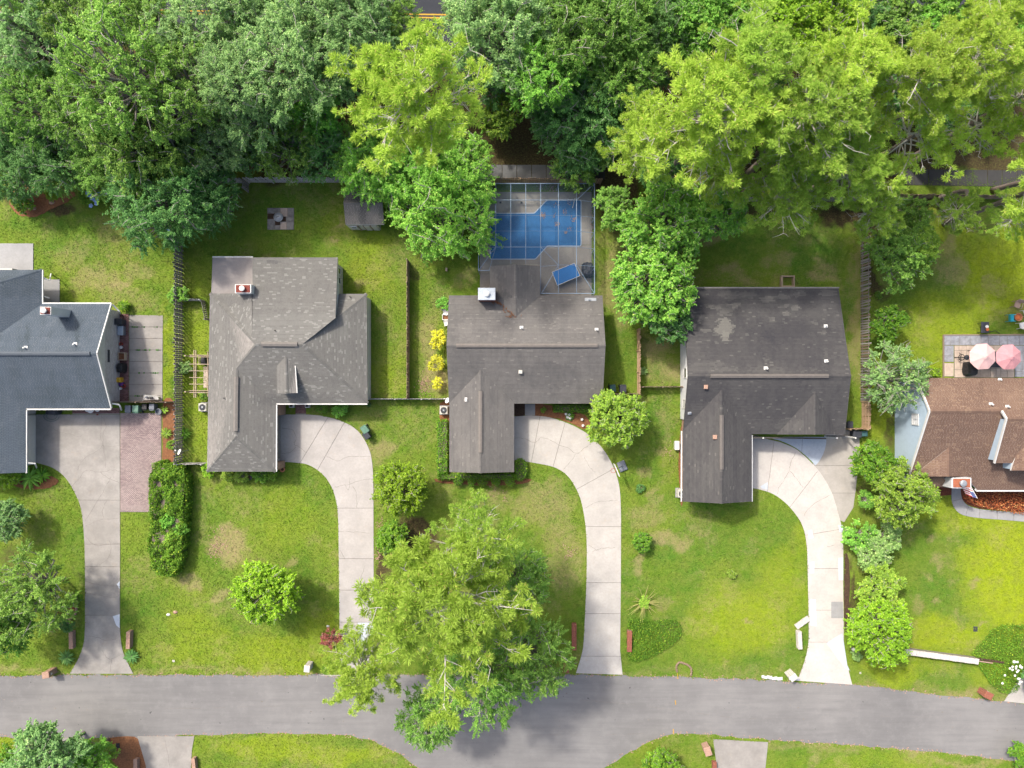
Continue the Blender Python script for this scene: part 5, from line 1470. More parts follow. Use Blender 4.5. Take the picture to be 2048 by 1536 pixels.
for k, (kind, x, y, z, r, m, lab) in enumerate(FOREST):
    z *= .55 if y > 240 else .7 if y > 180 else .88
    tree(kind, x, y, z, r, m, lab, group='trees of the wood', var=k, sq=(tree_rng.uniform(.92, 1.08), tree_rng.uniform(.92, 1.08), 1))
PINE_LIST = [
 ('pine', 838, 200, 18, 152, 'lf_pine', 'tall yellow green pine above the bright tree by the shed'),
 ('pine', 1420, 240, 16, 150, 'lf_pine', 'leftmost pine of the right hand group, thick grey trunk showing'),
 ('open', 1295, 285, 12, 92, 'lf_pine', 'low pine with long bare boughs behind the pool', (1338, 362)),
 ('pine', 1500, 135, 18, 118, 'lf_pine2', 'pine behind the thick trunked one, under the lime trees'),
 ('pine', 1620, 235, 17, 128, 'lf_pine2', 'pine in the middle of the right hand group'),
 ('pine', 1690, 150, 18, 108, 'lf_pine', 'pine directly below the spreading lime tree'),
 ('pine', 1700, 330, 13, 92, 'lf_pine2', 'greener pine hanging above the back corner of two yards'),
 ('open', 1565, 400, 10, 84, 'lf_pine2', 'thin pine with many pale twigs over the charcoal house lawn', (1478, 372)),
 ('pine', 1825, 150, 18, 112, 'lf_pine', 'bright pine below the right hand road gap'),
 ('pine', 1960, 120, 19, 108, 'lf_pine', 'brightest pine near the right edge'),
 ('thin', 1830, 270, 13, 104, 'lf_pine', 'pine in front of the bright one below the road gap'),
 ('thin', 1960, 250, 13, 96, 'lf_pine', 'open pine with a curved pale bough near the right edge'),
 ('thin', 2045, 190, 16, 88, 'lf_pine', 'pine cut by the right edge of the wood'),
 ('open', 1745, 420, 9, 62, 'lf_pine2', 'drooping pine bough tree over the slatted side fence', (1690, 372)),
 ('thin', 1915, 425, 9, 58, 'lf_pine2', 'small pine over the sunny lawn, left of two', (1868, 400)),
 ('thin', 2035, 435, 10, 64, 'lf_pine2', 'small pine over the sunny lawn at the right edge', (1985, 380)),
 ('pine', 2000, 10, 18, 74, 'lf_pine', 'pine crown cut by the top right corner'),
 ('open', 1440, 345, 11, 70, 'lf_pine', 'short pine in front of the thick grey trunk'),
 ('pine', 2165, 335, 17, 135, 'lf_pine', 'leaning pine whose long trunk crosses the sunny lawn corner', (1888, 448)),
 ('pine', 1580, 310, 13, 76, 'lf_pine2', 'pine behind the thin twiggy one'),
]
for k, (kind, x, y, z, r, m, lab, *bs) in enumerate(PINE_LIST):
    tree(kind, x, y, z, r, m, lab, base=bs[0] if bs else None, name='pine_tree', group='pines behind the yards', var=k)
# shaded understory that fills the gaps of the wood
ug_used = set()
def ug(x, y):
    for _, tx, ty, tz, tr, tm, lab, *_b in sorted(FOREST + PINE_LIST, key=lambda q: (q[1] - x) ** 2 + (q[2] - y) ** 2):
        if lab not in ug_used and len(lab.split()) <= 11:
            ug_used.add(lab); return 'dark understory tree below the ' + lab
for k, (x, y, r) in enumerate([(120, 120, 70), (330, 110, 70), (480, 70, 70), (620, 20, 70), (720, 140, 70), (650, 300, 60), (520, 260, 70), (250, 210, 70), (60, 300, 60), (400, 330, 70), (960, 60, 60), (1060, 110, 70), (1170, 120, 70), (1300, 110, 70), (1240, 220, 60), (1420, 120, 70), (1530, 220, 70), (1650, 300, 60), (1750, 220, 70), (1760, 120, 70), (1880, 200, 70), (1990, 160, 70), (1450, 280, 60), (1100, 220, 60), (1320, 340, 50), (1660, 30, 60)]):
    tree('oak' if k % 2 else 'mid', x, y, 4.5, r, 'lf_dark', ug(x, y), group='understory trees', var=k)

YARD = [
 ('tree', 'round', 1432, 418, 5, 64, 'lf_bright', 'vivid green round tree at the edge of the charcoal house lawn'),
 ('tree', 'round', 1335, 452, 5, 90, 'lf_fresh', 'spreading green tree between vivid round tree and pool'),
 ('tree', 'round', 1308, 568, 5, 88, 'lf_fresh', 'yellow green tree between pool screen and charcoal house'),
 ('tree', 'small', 1335, 640, 4, 50, 'lf_dark', 'low greyish tree under the yellow green one by the white wall'),
 ('tree', 'small', 1232, 415, 3.5, 44, 'lf_oak', 'dark dense tree against the right side of pool screen'),
 ('tree', 'mid', 1795, 505, 4, 70, 'lf_oak', 'dark green tree by the slatted fence on the sunny lawn'),
 ('tree', 'small', 1845, 490, 5, 40, 'lf_olive', 'olive tinged tree beside the dark one on sunny lawn'),
 ('tree', 'small', 1812, 432, 3.5, 44, 'lf_oak', 'dark rounded tree under the pines by the back fence'),
 ('tree', 'small', 1773, 645, 2.6, 37, 'lf_hedge', 'dense round shrub tree with white flowers beside the fence'),
 ('tree', 'twiggy', 1782, 752, 4, 66, 'lf_grey', 'sage green tree against the pale blue wall'),
 ('tree', 'round', 1800, 988, 4, 64, 'lf_olive', 'olive tree in front of the pale blue wall'),
 ('tree', 'small', 1745, 925, 3, 44, 'lf_hedge', 'upright leafy shrub tree at the driveway edge behind the olive tree'),
 ('shrub', 'small', 1765, 955, 3, 36, 'lf_olive', 'dense shrub wedged between driveway shrub tree and olive tree'),
 ('shrub', 'bush', 1734, 1000, 1.4, 18, 'lf_bright', 'small bright round shrub at the olive tree foot'),
 ('shrub', 'bush', 1722, 1075, 1.6, 34, 'lf_bright', 'bright green shrub at the driveway bend'),
 ('shrub', 'bush', 1768, 1078, 1.8, 34, 'lf_sage', 'pale sage shrub, upper of two by the driveway'),
 ('shrub', 'bush', 1740, 1110, 1.7, 38, 'lf_sage', 'pale sage shrub, lower of two by the driveway'),
 ('shrub', 'small', 1762, 1180, 2.4, 50, 'lf_olive', 'brownish green spiky shrub above the lime shrub tree'),
 ('tree', 'round', 1760, 1264, 3.4, 68, 'lf_lime', 'bright lime shrub tree at the end of the low white wall'),
 ('tree', 'round', 1235, 840, 3.6, 60, 'lf_olive', 'round green tree leaning over the edge of the curved driveway'),
 ('tree', 'round', 800, 975, 3.2, 56, 'lf_lime', 'yellow green tree leaning over the tan house driveway'),
 ('tree', 'round', 537, 1183, 4, 69, 'lf_lime', 'round bright tree alone on the tan house front lawn'),
 ('tree', 'small', 788, 1078, 1.6, 38, 'lf_hedge', 'thin low tree in bare soil beside the tan house driveway'),
 ('shrub', 'tight', 1283, 1084, 1.0, 25, 'lf_hedge', 'clipped round shrub alone on the lawn'),
 ('shrub', 'bush', 1463, 1148, .3, 10, 'lf_olive', 'tiny plant in the middle of the charcoal house lawn'),
 ('tree', 'oak', 55, 1190, 5.5, 90, 'lf_oak', 'big leafy tree at the left edge beside the cracked driveway'),
 ('tree', 'mid', 12, 1250, 5, 60, 'lf_bright', 'leafy tree cut by the left edge, lower front lawn'),
 ('tree', 'mid', 12, 1040, 2.6, 44, 'lf_grey', 'greyish tree cut by the left edge, upper front lawn'),
 ('tree', 'mid', 95, 1525, 5.5, 78, 'lf_grey', 'greyish tree in the bottom left corner across the street'),
 ('tree', 'small', 175, 1515, 3.5, 50, 'lf_bright', 'dense green tree beside the bottom left corner tree'),
 ('shrub', 'bush', 15, 1520, 1.5, 34, 'lf_hedge', 'low green shrub in the bottom left corner'),
 ('shrub', 'small', 1322, 1535, 2, 40, 'lf_hedge', 'green shrub at the bottom edge on the corner lawn'),
 ('shrub', 'bush', 2042, 1512, 1.2, 26, 'lf_hedge', 'green shrub at the bottom right edge of the street'),
 ('tree', 'oak', 1042, 1165, 8, 74, 'lf_oak', 'upper oak right of the big front pine'),
 ('tree', 'oak', 1055, 1310, 8, 86, 'lf_oak', 'oak whose branches reach the street right of the front pine'),
 ('tree', 'oak', 960, 1345, 8, 96, 'lf_oak', 'oak in front of the big front pine at the street edge'),
 ('tree', 'oak', 850, 1436, 7, 64, 'lf_oak', 'oak bough tree reaching furthest over the street'),
 ('pine_tree', 'front', 885, 1200, 15, 180, 'lf_pine', 'big pine with yellow green tufts on the front lawn'),
 ('pine_tree', 'pine', 722, 1336, 11, 84, 'lf_pine', 'sparse pine over the driveway end and street', (868, 1215)),
 ('pine_tree', 'open', 955, 1075, 14, 84, 'lf_pine2', 'upper pine with pale bare boughs on the pool house lawn', (905, 1140)),
 ('shrub', 'bush', 876, 680, 1.4, 19, 'lf_yellow', 'largest golden shrub beside the grey brown house'),
 ('shrub', 'bush', 873, 726, 1.3, 16, 'lf_yellow', 'middle golden shrub beside the grey brown house'),
 ('shrub', 'bush', 874, 767, .9, 12, 'lf_yellow', 'smallest golden shrub near the bare soil patch'),
 ('shrub', 'bush', 888, 608, .9, 15, 'lf_bright', 'light green shrub by the potted plants'),
 ('shrub', 'bush', 20, 960, .8, 22, 'lf_lime', 'yellow green shrub below the blue roof edge'),
 ('shrub', 'bush', 246, 612, .8, 9, 'lf_hedge', 'small dark shrub at the blue house back corner'),
 ('shrub', 'bush', 349, 490, .8, 14, 'lf_bright', 'leafy shrub climbing the left side of grey fence'),
 ('shrub', 'bush', 358, 590, 1.0, 20, 'lf_bright', 'fern like shrub spilling over the grey fence'),
 ('shrub', 'bush', 366, 735, .8, 16, 'lf_sage', 'variegated shrub at the grey fence beside the pergola'),
 ('shrub', 'bush', 343, 890, .6, 10, 'lf_hedge', 'small green shrub in the straw bed below the fern'),
 ('shrub', 'bush', 408, 790, .5, 10, 'lf_hedge', 'little shrub beside the pergola lower end'),
 ('shrub', 'bush', 420, 938, .7, 17, 'lf_lime', 'yellow green shrub at the tan house lower left corner'),
 ('shrub', 'bush', 456, 952, .6, 13, 'lf_olive', 'clipped shrub below tan house wall, left of the pot'),
 ('shrub', 'bush', 482, 953, .6, 13, 'lf_olive', 'clipped shrub next to the pot below tan house wall'),
 ('shrub', 'bush', 520, 952, .6, 16, 'lf_hedge', 'low shrub below tan house wall, right of the pot'),
 ('shrub', 'bush', 545, 949, .6, 12, 'lf_hedge', 'small shrub at the tan house garage corner'),
 ('shrub', 'bush', 680, 820, .6, 17, 'lf_bright', 'airy green shrub under the tan house front eave'),
 ('shrub', 'bush', 645, 814, .6, 12, 'lf_hedge', 'dark little shrub beside the brick front path'),
 ('shrub', 'bush', 666, 1278, .8, 22, 'lf_maroon', 'maroon shrub at the driveway edge near the street'),
 ('shrub', 'bush', 1087, 820, .5, 6, 'lf_hedge', 'tiny shrub in the straw bed by the front walk'),
 ('shrub', 'bush', 1712, 1310, .6, 12, 'lf_sage', 'small sage shrub at the foot of the lime shrub tree'),
 ('shrub', 'bush', 1280, 977, .3, 9, 'lf_dark', 'low dark weed clump on the lawn'),
 ('shrub', 'bush', 1757, 590, .4, 8, 'lf_hedge', 'tiny bush in the bare soil by the slatted fence'),
 ('shrub', 'bush', 105, 385, .9, 18, 'lf_lime', 'yellow shrub in the mulch bed'),
 ('shrub', 'bush', 45, 395, .9, 28, 'lf_hedge', 'broad shrub in the mulch bed under the dark tree'),
 ('shrub', 'bush', 1930, 440, .4, 9, 'lf_bright', 'tiny bush near the foot of the small pine'),
 ('shrub', 'bush', 150, 1195, .8, 14, 'lf_hedge', 'green shrub in the stone edged bed'),
 ('shrub', 'bush', 135, 1250, .8, 15, 'lf_dark', 'dark shrub behind the low brick wall left of the driveway'),
 ('shrub', 'bush', 222, 1500, .8, 18, 'lf_olive', 'tan grassy shrub in the straw bed across the street'),
]
for k, (nm, kind, x, y, z, r, m, lab, *bs) in enumerate(YARD):
    tree(kind, x, y, z, r, m, lab, base=bs[0] if bs else None, cat='shrub' if nm == 'shrub' else 'tree', name=nm, var=k,
         sq=(1, 1, .75) if nm == 'shrub' else (1, 1, 1))
# round balls of the low clipped row in front of the garage wing
for k, x in enumerate((918, 943, 964, 992, 1019)):
    tree('tight', x, 963, .55, 11, 'lf_hedge', ['first clipped ball from the left below the garage wing hedge', 'second clipped ball from the left below the garage wing hedge', 'middle clipped ball below the garage wing hedge', 'second clipped ball from the right below the garage wing hedge', 'last clipped ball on the right below the garage wing hedge'][k], cat='shrub', name='shrub', group='clipped balls below the hedge', var=k)

def hedge(poly_px, h, mat, label, dens=260, leafs=(.09, .16), cat='hedge', name='hedge', puff=.12, kind=None, base=0.0, tall=None, lumps=()):
    """clipped mass: leaves over the top and flanks of a footprint, with a twiggy core"""
    r = np.random.default_rng(int(poly_px[0][0]))
    poly = [tuple(P(x, y))[:2] for x, y in poly_px]
    if area2(poly) < 0: poly = poly[::-1]
    cx, cy = sum(p[0] for p in poly) / len(poly), sum(p[1] for p in poly) / len(poly)
    root = thing(name, label, cat, (cx, cy, 0)) if kind is None else None
    xs = [p[0] for p in poly]; ys = [p[1] for p in poly]
    A = abs(area2(poly))
    pts = []
    n = int(A * dens * 1.0)
    q = np.stack([r.uniform(min(xs), max(xs), n * 4), r.uniform(min(ys), max(ys), n * 4)], 1)
    ins = np.zeros(len(q), bool); j = len(poly) - 1
    for i in range(len(poly)):
        xi, yi = poly[i]; xj, yj = poly[j]
        c = ((yi > q[:, 1]) != (yj > q[:, 1])) & (q[:, 0] < (xj - xi) * (q[:, 1] - yi) / (yj - yi + 1e-12) + xi)
        ins ^= c; j = i
    q = q[ins][:n]
    hz = h * (1 + (fbm(q[:, 0] + 90, q[:, 1] + 90, .9, 3) - .5) * puff * 4)
    p = np.concatenate([q, hz[:, None] + r.normal(size=(len(q), 1)) * .04], 1); nn = unit(np.array((0, 0, .8)) + r.normal(size=p.shape) * .6)
    P2, N2 = [p], [nn]
    for i in range(len(poly)):
        a, b = np.array(poly[i]), np.array(poly[(i + 1) % len(poly)]); L = np.hypot(*(b - a)); m = int(L * h * dens * .7)
        if m < 1: continue
        t_ = r.random((m, 1)); e = a + (b - a) * t_; out = np.array(((b - a)[1], -(b - a)[0])) / max(L, 1e-6)
        off = r.normal(size=(m, 1)) * .07 + (fbm(e[:, :1] + 50, e[:, 1:] + 50, .7, 5) - .5) * puff * 2.5
        P2.append(np.concatenate([e + out * off, r.random((m, 1)) * h], 1)); N2.append(unit(np.array((out[0], out[1], .4)) + r.normal(size=(m, 3)) * .6))
    p = np.concatenate(P2); nn = np.concatenate(N2)
    V, F = leaf_quads(p, nn, r.uniform(*leafs, len(p)), r)
    tint = np.repeat(np.clip(fbm(p[:, 0] + 70, p[:, 1] + 70, .5, 9) * 1.3 - .15, 0, 1), 4)
    me = np_mesh('leaves', V - np.array((cx, cy, 0)), F, M[mat], tint=tint)
    core = [(cx + (x - cx) * .93, cy + (y - cy) * .93) for x, y in poly]
    if kind == 'stuff':
        o = link(name, me, None, (cx, cy, 0), kind='stuff'); return o
    link('leaves', me, root)
    MB().prism(core, 0, h * .86).build('stems', M['bark'], root)
    return root
hd = catmull([(322, 930), (350, 924), (381, 932), (382, 1000), (379, 1080), (372, 1125), (352, 1143), (322, 1128), (314, 1100), (318, 1040), (316, 980)], 4, True)
h_ = hedge(hd, 1.5, 'lf_hedge', 'long bushy hedge beside the brick pavement', 320, (.12, .22), puff=.3)
for x, y, r, m in ((350, 950, 24, 'lf_hedge'), (340, 985, 24, 'lf_hedge'), (358, 1010, 22, 'lf_hedge'), (335, 1040, 22, 'lf_bright'), (360, 1060, 20, 'lf_bright'), (345, 1080, 24, 'lf_olive'), (345, 1112, 26, 'lf_hedge')):
    cr, br = BUSHES[int(x) % 4]; c = P(x, y, 1.4) - Vector(h_.location); c.z = 1.3
    link('crown', cr, h_, c, M[m], rz=x, sc=r / 20 * .8)
hedge([(877, 840), (896, 840), (896, 946), (877, 946)], .8, 'lf_hedge', 'clipped hedge along the left flank of the garage wing')
hedge([(877, 947.5), (1030, 947.5), (1030, 957), (877, 957)], .7, 'lf_hedge', 'clipped hedge along the front of the garage wing')
hedge(catmull([(1031, 922), (1050, 922), (1053, 940), (1048, 955), (1034, 957)], 4, True), .8, 'lf_hedge', 'rounded end of the hedge at the garage wing corner')
hedge([(1106, 809), (1205, 809), (1205, 823), (1106, 823)], .7, 'lf_hedge', 'clipped hedge under the front eave beside the straw bed')
hedge([(1842, 737), (1875, 737), (1875, 752), (1842, 752)], .6, 'lf_lime', 'small square lime hedge at the red brown house corner')
# ground covers
hedge(catmull([(1258, 1240), (1275, 1236), (1300, 1242), (1318, 1240), (1345, 1238), (1360, 1252), (1359, 1272), (1340, 1290), (1310, 1308), (1280, 1319), (1258, 1318), (1252, 1290), (1256, 1262)], 4, True), .28, 'lf_hedge', None, 240, (.09, .15), name='ground_cover', kind='stuff')
hedge(catmull([(1945, 1308), (1965, 1280), (1985, 1258), (2010, 1249), (2060, 1255), (2110, 1290), (2080, 1330), (2040, 1345), (2034, 1375), (2010, 1385), (1985, 1372), (1962, 1340)], 4, True), .25, 'lf_hedge', None, 200, (.09, .15), name='ground_cover', kind='stuff')
hedge(catmull([(1925, 995), (1960, 988), (2160, 988), (2160, 1026), (2040, 1024), (1985, 1018), (1945, 1008)], 4, True), .5, 'lf_red', None, 110, (.10, .2), name='ground_cover', kind='stuff', puff=.4)

# spiky plants
def fronds(name, px, py, rpx, mat, label, n=34, w=.07, up=.5, cat='plant', z0=.25, trunk=None):
    R = rpx / PPM; c = P(px, py)
    root = thing(name, label, cat, c)
    r = random.Random(px)
    V, F, T = [], [], []
    for k in range(n):
        a = k * 2.4 + r.uniform(-.2, .2); e = r.uniform(.05, .9) * up; L = R * r.uniform(.75, 1.1)
        d = Vector((math.cos(a), math.sin(a), 0)); s = Vector((-d.y, d.x, 0)); b = len(V); tn = r.random()
        for i, t_ in enumerate((0, .35, .7, 1)):
            p = d * (L * t_) + Vector((0, 0, z0 + L * (e * t_ * 2 - e * 1.7 * t_ * t_)))
            ww = w * (.5, 1, .8, .05)[i]
            V += [tuple(p + s * ww + Vector((0, 0, .03))), tuple(p), tuple(p - s * ww + Vector((0, 0, .03)))]; T += [tn] * 3
        for i in range(3):
            F += [(b + i * 3, b + i * 3 + 1, b + i * 3 + 4, b + i * 3 + 3), (b + i * 3 + 1, b + i * 3 + 2, b + i * 3 + 5, b + i * 3 + 4)]
    me = np_mesh('fronds', np.array(V), np.array(F), M[mat], tint=T)
    link('fronds', me, root)
    m = MB(); m.lathe(c, [(.09, 0), (.1, z0 * .6), (.05, z0 + .05)], 8); m.build('stem', M['bark'], root)
    return root
fronds('sago_palm', 137, 1312, 17, 'lf_dark', 'dark sago palm left of the cracked driveway mouth', 46, .08)
fronds('sago_palm', 266, 1310, 16, 'lf_dark', 'dark sago palm right of the cracked driveway mouth', 46, .08)
fronds('lily_plant', 252, 612, 14, 'lf_lime', 'light green strappy plant behind the side slabs', 30, .07)
fronds('lily_plant', 336, 866, 13, 'lf_olive', 'strappy plant in the straw bed beside the fence', 28, .06)
fronds('lily_plant', 372, 866, 15, 'lf_hedge', 'dark strappy plant on the lawn side of the fence', 26, .06)
fronds('lily_plant', 332, 820, 10, 'lf_olive', 'brownish strappy plant by the bins at the straw bed top', 18, .05)
fronds('fern', 65, 955, 26, 'lf_bright', 'feathery fern at the blue house garage corner', 40, .10)
fronds('fern', 88, 950, 18, 'lf_hedge', 'darker fern beside the driveway and straw bed', 30, .08)
fronds('yucca', 1285, 742, 10, 'lf_sage', 'grey green yucca by the tan board fence', 20, .07)
fronds('fern', 1140, 830, 9, 'lf_hedge', 'white flowering plant in the straw bed by the driveway', 22, .05)
# flowers
def flowers(root_label, name, cat, spots, mat, stem_at, r=.1):
    root = thing(name, root_label, cat, P(*stem_at))
    for x, y, z in spots:
        c = P(x, y, z)
        m = MB()
        for q in range(5):
            a = q * 1.257; m.lathe(c + Vector((math.cos(a) * r * .6, math.sin(a) * r * .6, 0)), [(r * .3, -.03), (r * .55, .02), (r * .2, .06)], 6)
        m.build('bloom', M[mat], root)
    return root
rr = random.Random(4)
hy = flowers('hydrangea bush with pale blue flowers at the lawn edge', 'hydrangea', 'shrub', [(rr.gauss(190, 13), rr.gauss(396, 9), rr.uniform(.9, 1.3)) for _ in range(16)], 'petal_blue', (190, 396), .2)
cr, br = BUSHES[1]; link('leaves', cr, hy, (0, 0, .55), M['lf_hedge'], sc=(1.5, 1.0, .7))
hy = flowers('small hydrangea with two blue flowers beside the grey fence top', 'hydrangea', 'shrub', [(338, 462, .8), (341, 466, .7), (334, 458, .8)], 'petal_blue', (340, 466), .17)
cr, br = BUSHES[2]; link('leaves', cr, hy, (0, 0, .4), M['lf_hedge'], sc=(.7, .9, .6))
hy = flowers('white crape myrtle flowering at the right edge by the street', 'crape_myrtle', 'tree', [(rr.gauss(2030, 10), rr.uniform(1322, 1368), rr.uniform(1.5, 2.4)) for _ in range(26)], 'petal_white', (2046, 1345), .11)
cr, br = SMALLS[1]; link('leaves', cr, hy, (0.1, 0, 1.6), M['lf_dark'], sc=(.8, .95, .5)); link('branches', br, hy, (0.1, 0, 1.6), M['twig'], sc=(.8, .95, .5))
hy = flowers('white flowers in the straw bed beside the pool house driveway', 'flower_clump', 'plant', [(1132, 828, .3), (1135, 834, .3), (1140, 836, .3), (1138, 829, .3), (1164, 839, .3), (1166, 851, .2)], 'petal_white', (1138, 832), .13)
cr, br = BUSHES[3]; link('leaves', cr, hy, (0, 0, .1), M['lf_dark'], sc=(.5, .5, .3))
# cut back crape myrtle with bare shoots
cm = thing('crape_myrtle', 'cut back bush of bare yellowish shoots above the ground cover', 'shrub', P(1287, 1203))
segs = []
r = random.Random(9); c0 = P(1287, 1203)
for k in range(44):
    a = r.uniform(0, 6.28); L = r.uniform(.8, 2.0); e = r.uniform(.2, .9)
    d = Vector((math.cos(a), math.sin(a), 0)); s = Vector((-d.y, d.x, 0)) * r.uniform(-.2, .2)
    segs.append(([c0 + d * .1 + Vector((0, 0, .1)), c0 + d * L * .5 + s * L * .3 + Vector((0, 0, L * e * .6)), c0 + d * L + s * L + Vector((0, 0, L * e))], [.04, .028, .01]))
tubes(segs, 5).build('shoots', plain('yellowish_shoots', (.42, .40, .14), .8, .3), cm)
cr, br = BUSHES[0]; link('leaves', cr, cm, (0, .1, .4), M['lf_olive'], sc=(.75, .75, .4))

# ------------------------------------------------------------------ mown grass: small tufts over every lawn
HOUSES_PX = [[(-100, 545), (84, 545), (84, 612), (232, 612), (232, 815), (72, 815), (72, 940), (-100, 940)],
             [(427, 520), (680, 520), (680, 592), (735, 592), (735, 800), (550, 800), (550, 938), (420, 938)],
             [(902, 535), (1200, 535), (1200, 800), (1024, 800), (1024, 940), (902, 940)],
             [(1362, 582), (1675, 582), (1680, 860), (1500, 860), (1500, 1000), (1366, 1000)],
             [(1792, 760), (2100, 760), (2100, 975), (1792, 945)], [(960, 380), (1185, 380), (1185, 595), (960, 595)], [(1886, 668), (2110, 668), (2110, 760), (1886, 760)], [(534, 415), (589, 415), (589, 460), (534, 460)], [(695, 385), (765, 385), (765, 458), (695, 458)]]
res = 2.0                                   # pixels per mask cell
mx_, my_ = np.arange(-60, 2110, res), np.arange(330, 1600, res)
MX, MY = np.meshgrid(mx_, my_, indexing='ij')
mask = np.ones(MX.shape, bool)
for poly in NO_GRASS + HOUSES_PX:
    xs = [q[0] for q in poly]; ys = [q[1] for q in poly]
    i0, i1 = np.searchsorted(mx_, (min(xs) - 2, max(xs) + 2)); j0, j1 = np.searchsorted(my_, (min(ys) - 2, max(ys) + 2))
    if i1 <= i0 or j1 <= j0: continue
    X, Y = MX[i0:i1, j0:j1], MY[i0:i1, j0:j1]; ins = np.zeros(X.shape, bool); j = len(poly) - 1
    for i in range(len(poly)):
        xi, yi = poly[i]; xj, yj = poly[j]
        ins ^= ((yi > Y) != (yj > Y)) & (X < (xj - xi) * (Y - yi) / (yj - yi + 1e-12) + xi); j = i
    mask[i0:i1, j0:j1] &= ~ins
gr = np.random.default_rng(77)
n = 430000
gxp, gyp = gr.uniform(-40, 2095, n), gr.uniform(345, 1560, n)
keep = mask[np.clip(((gxp + 60) / res).astype(int), 0, mask.shape[0] - 1), np.clip(((gyp - 330) / res).astype(int), 0, mask.shape[1] - 1)]
gxp, gyp = gxp[keep], gyp[keep]
wxp, wyp = (gxp - 1024) / PPM, (768 - gyp) / PPM
ii = np.clip(np.searchsorted(gx, wxp), 0, len(gx) - 1); jj = np.clip(np.searchsorted(gy, wyp), 0, len(gy) - 1)
A = {k: v.reshape(GX.shape)[ii, jj] for k, v in (('dry', dry), ('lush', lush), ('lime', lime), ('soil', soil))}
keep = (A['soil'] < .45) & (gr.random(len(wxp)) > A['dry'] * .75)
wxp, wyp = wxp[keep], wyp[keep]; A = {k: v[keep] for k, v in A.items()}
m = len(wxp)
p = np.stack([wxp, wyp, gr.uniform(.03, .075, m)], 1)
nn = unit(gr.normal(size=(m, 3)) * .33 + np.array((0, 0, .9)))
V, F = leaf_quads(p, nn, gr.uniform(.07, .17, m), gr, .24)
me = np_mesh('grass', V, F, M['lawn'], attrs={k: np.repeat(v, 4) for k, v in A.items()})
link('grass', me, kind='stuff')
# ------------------------------------------------------------------ fences, board by board
def picket_mesh(w, h, t, dog=True):
    m = MB(); hw = w / 2
    pts = [(-hw, 0), (hw, 0), (hw, h - (.05 if dog else 0)), (hw - (.035 if dog else 0), h), (-hw + (.035 if dog else 0), h), (-hw, h - (.05 if dog else 0))]
    vs = [(x, y, z) for y in (-t / 2, t / 2) for x, z in pts]
    m.add(vs, [tuple(range(6)), tuple(range(11, 5, -1))] + [(i, i + 6, (i + 1) % 6 + 6, (i + 1) % 6) for i in range(6)])
    me = bpy.data.meshes.new('picket'); me.from_pydata(m.v, [], m.f); me.update()
    return me
fr = random.Random(21)
def fence(label, pts_px, h, mat, pitch=.2, w=.15, boardside=1, both=False, post=2.4, rails=(.35, .9, 1.5), name='fence', mats2=None, lean=.02):
    pts = [P(x, y) for x, y in pts_px]
    root = thing(name, label, 'fence', (pts[0] + pts[-1]) / 2)
    off = root.location
    pm = picket_mesh(w, h, .022); pm.materials.append(M[mat])
    for a, b in zip(pts[:-1], pts[1:]):
        d = b - a; L = d.length; d.normalize(); s = Vector((-d.y, d.x, 0)) * boardside; rz = math.atan2(d.y, d.x)
        n = int(L / pitch)
        for i in range(n):
            p = a + d * ((i + .5) * L / n) + s * (.05 if not both or i % 2 else -.05)
            o = link('picket', pm, root, p - off + Vector((0, 0, .02 + fr.uniform(-.02, .02))), rz=rz)
            o.rotation_euler = (fr.gauss(0, lean), fr.gauss(0, lean * .6), rz + fr.gauss(0, .015))
            if mats2 and fr.random() < mats2[1]:
                o.material_slots[0].link = 'OBJECT'; o.material_slots[0].material = M[mats2[0]]
        k = max(1, round(L / post))
        for i in range(k + 1):
            p = a + d * (L * i / k)
            MB().box(p + Vector((0, 0, (h + .04) / 2)), (.1, .1, h + .04), rz).build('post', M[mat], root)
            if i < k:
                q = a + d * (L * (i + 1) / k)
                for z in rails:
                    if z < h: MB().beam(p + d * .05 + Vector((0, 0, z)) - s * .0, q - d * .05 + Vector((0, 0, z)), .04, .09).build('rail', M[mat], root)
    return root
fence('long grey weathered board fence between blue and tan houses', [(366, 438), (366, 924)], 1.85, 'fence_grey', .205, .16, both=True)
fence('pale back fence with brown posts behind the tan house', [(366, 367), (492, 367)], 1.75, 'fence_pale', .2, .16, boardside=1, name='fence')
fence('pale board fence with three rails beside the shed tree', [(499, 366), (985, 366)], 1.75, 'fence_pale', .2, .16, boardside=1)
fence('short grey return of fence at the back corner post', [(497, 369), (497, 384)], 1.7, 'fence_grey', .2, .16)
fence('brown topped fence behind the screened pool', [(987, 367), (1200, 368)], 1.7, 'fence_tan', .2, .17, boardside=1)
fence('brown board fence between the tan house and golden shrubs', [(818, 524), (818, 796)], 1.75, 'fence_brown', .16, .15)
fence('low pale front fence joining tan house and pool house', [(742, 798), (898, 798)], 1.2, 'fence_pale', .16, .14, rails=(.3, .9))
fence('tan board fence right of the pool house', [(1273.5, 660), (1273.5, 787)], 1.75, 'fence_tan', .16, .15)
fence('short brown fence closing the pool house side yard', [(1208, 788), (1270, 788)], 1.5, 'fence_brown', .16, .15, rails=(.3, 1.1))
fence('thin weathered fence between tan fence and white wall', [(1281, 774), (1360, 774)], 1.3, 'fence_brown', .18, .14, rails=(.3, 1.0))
fence('slatted grey fence right of the charcoal house', [(1722, 480), (1722, 800)], 1.8, 'fence_grey', .25, .15, boardside=-1, mats2=('fence_brown', .3), rails=(.3, 1.5), lean=.05)
fence('newer tan fence end beside the charcoal house', [(1722, 803), (1722, 855)], 1.75, 'fence_tan', .16, .15)
fence('short tan fence above the bins at the charcoal house', [(1686, 857), (1720, 857)], 1.6, 'fence_tan', .16, .15, rails=(.3, 1.1))
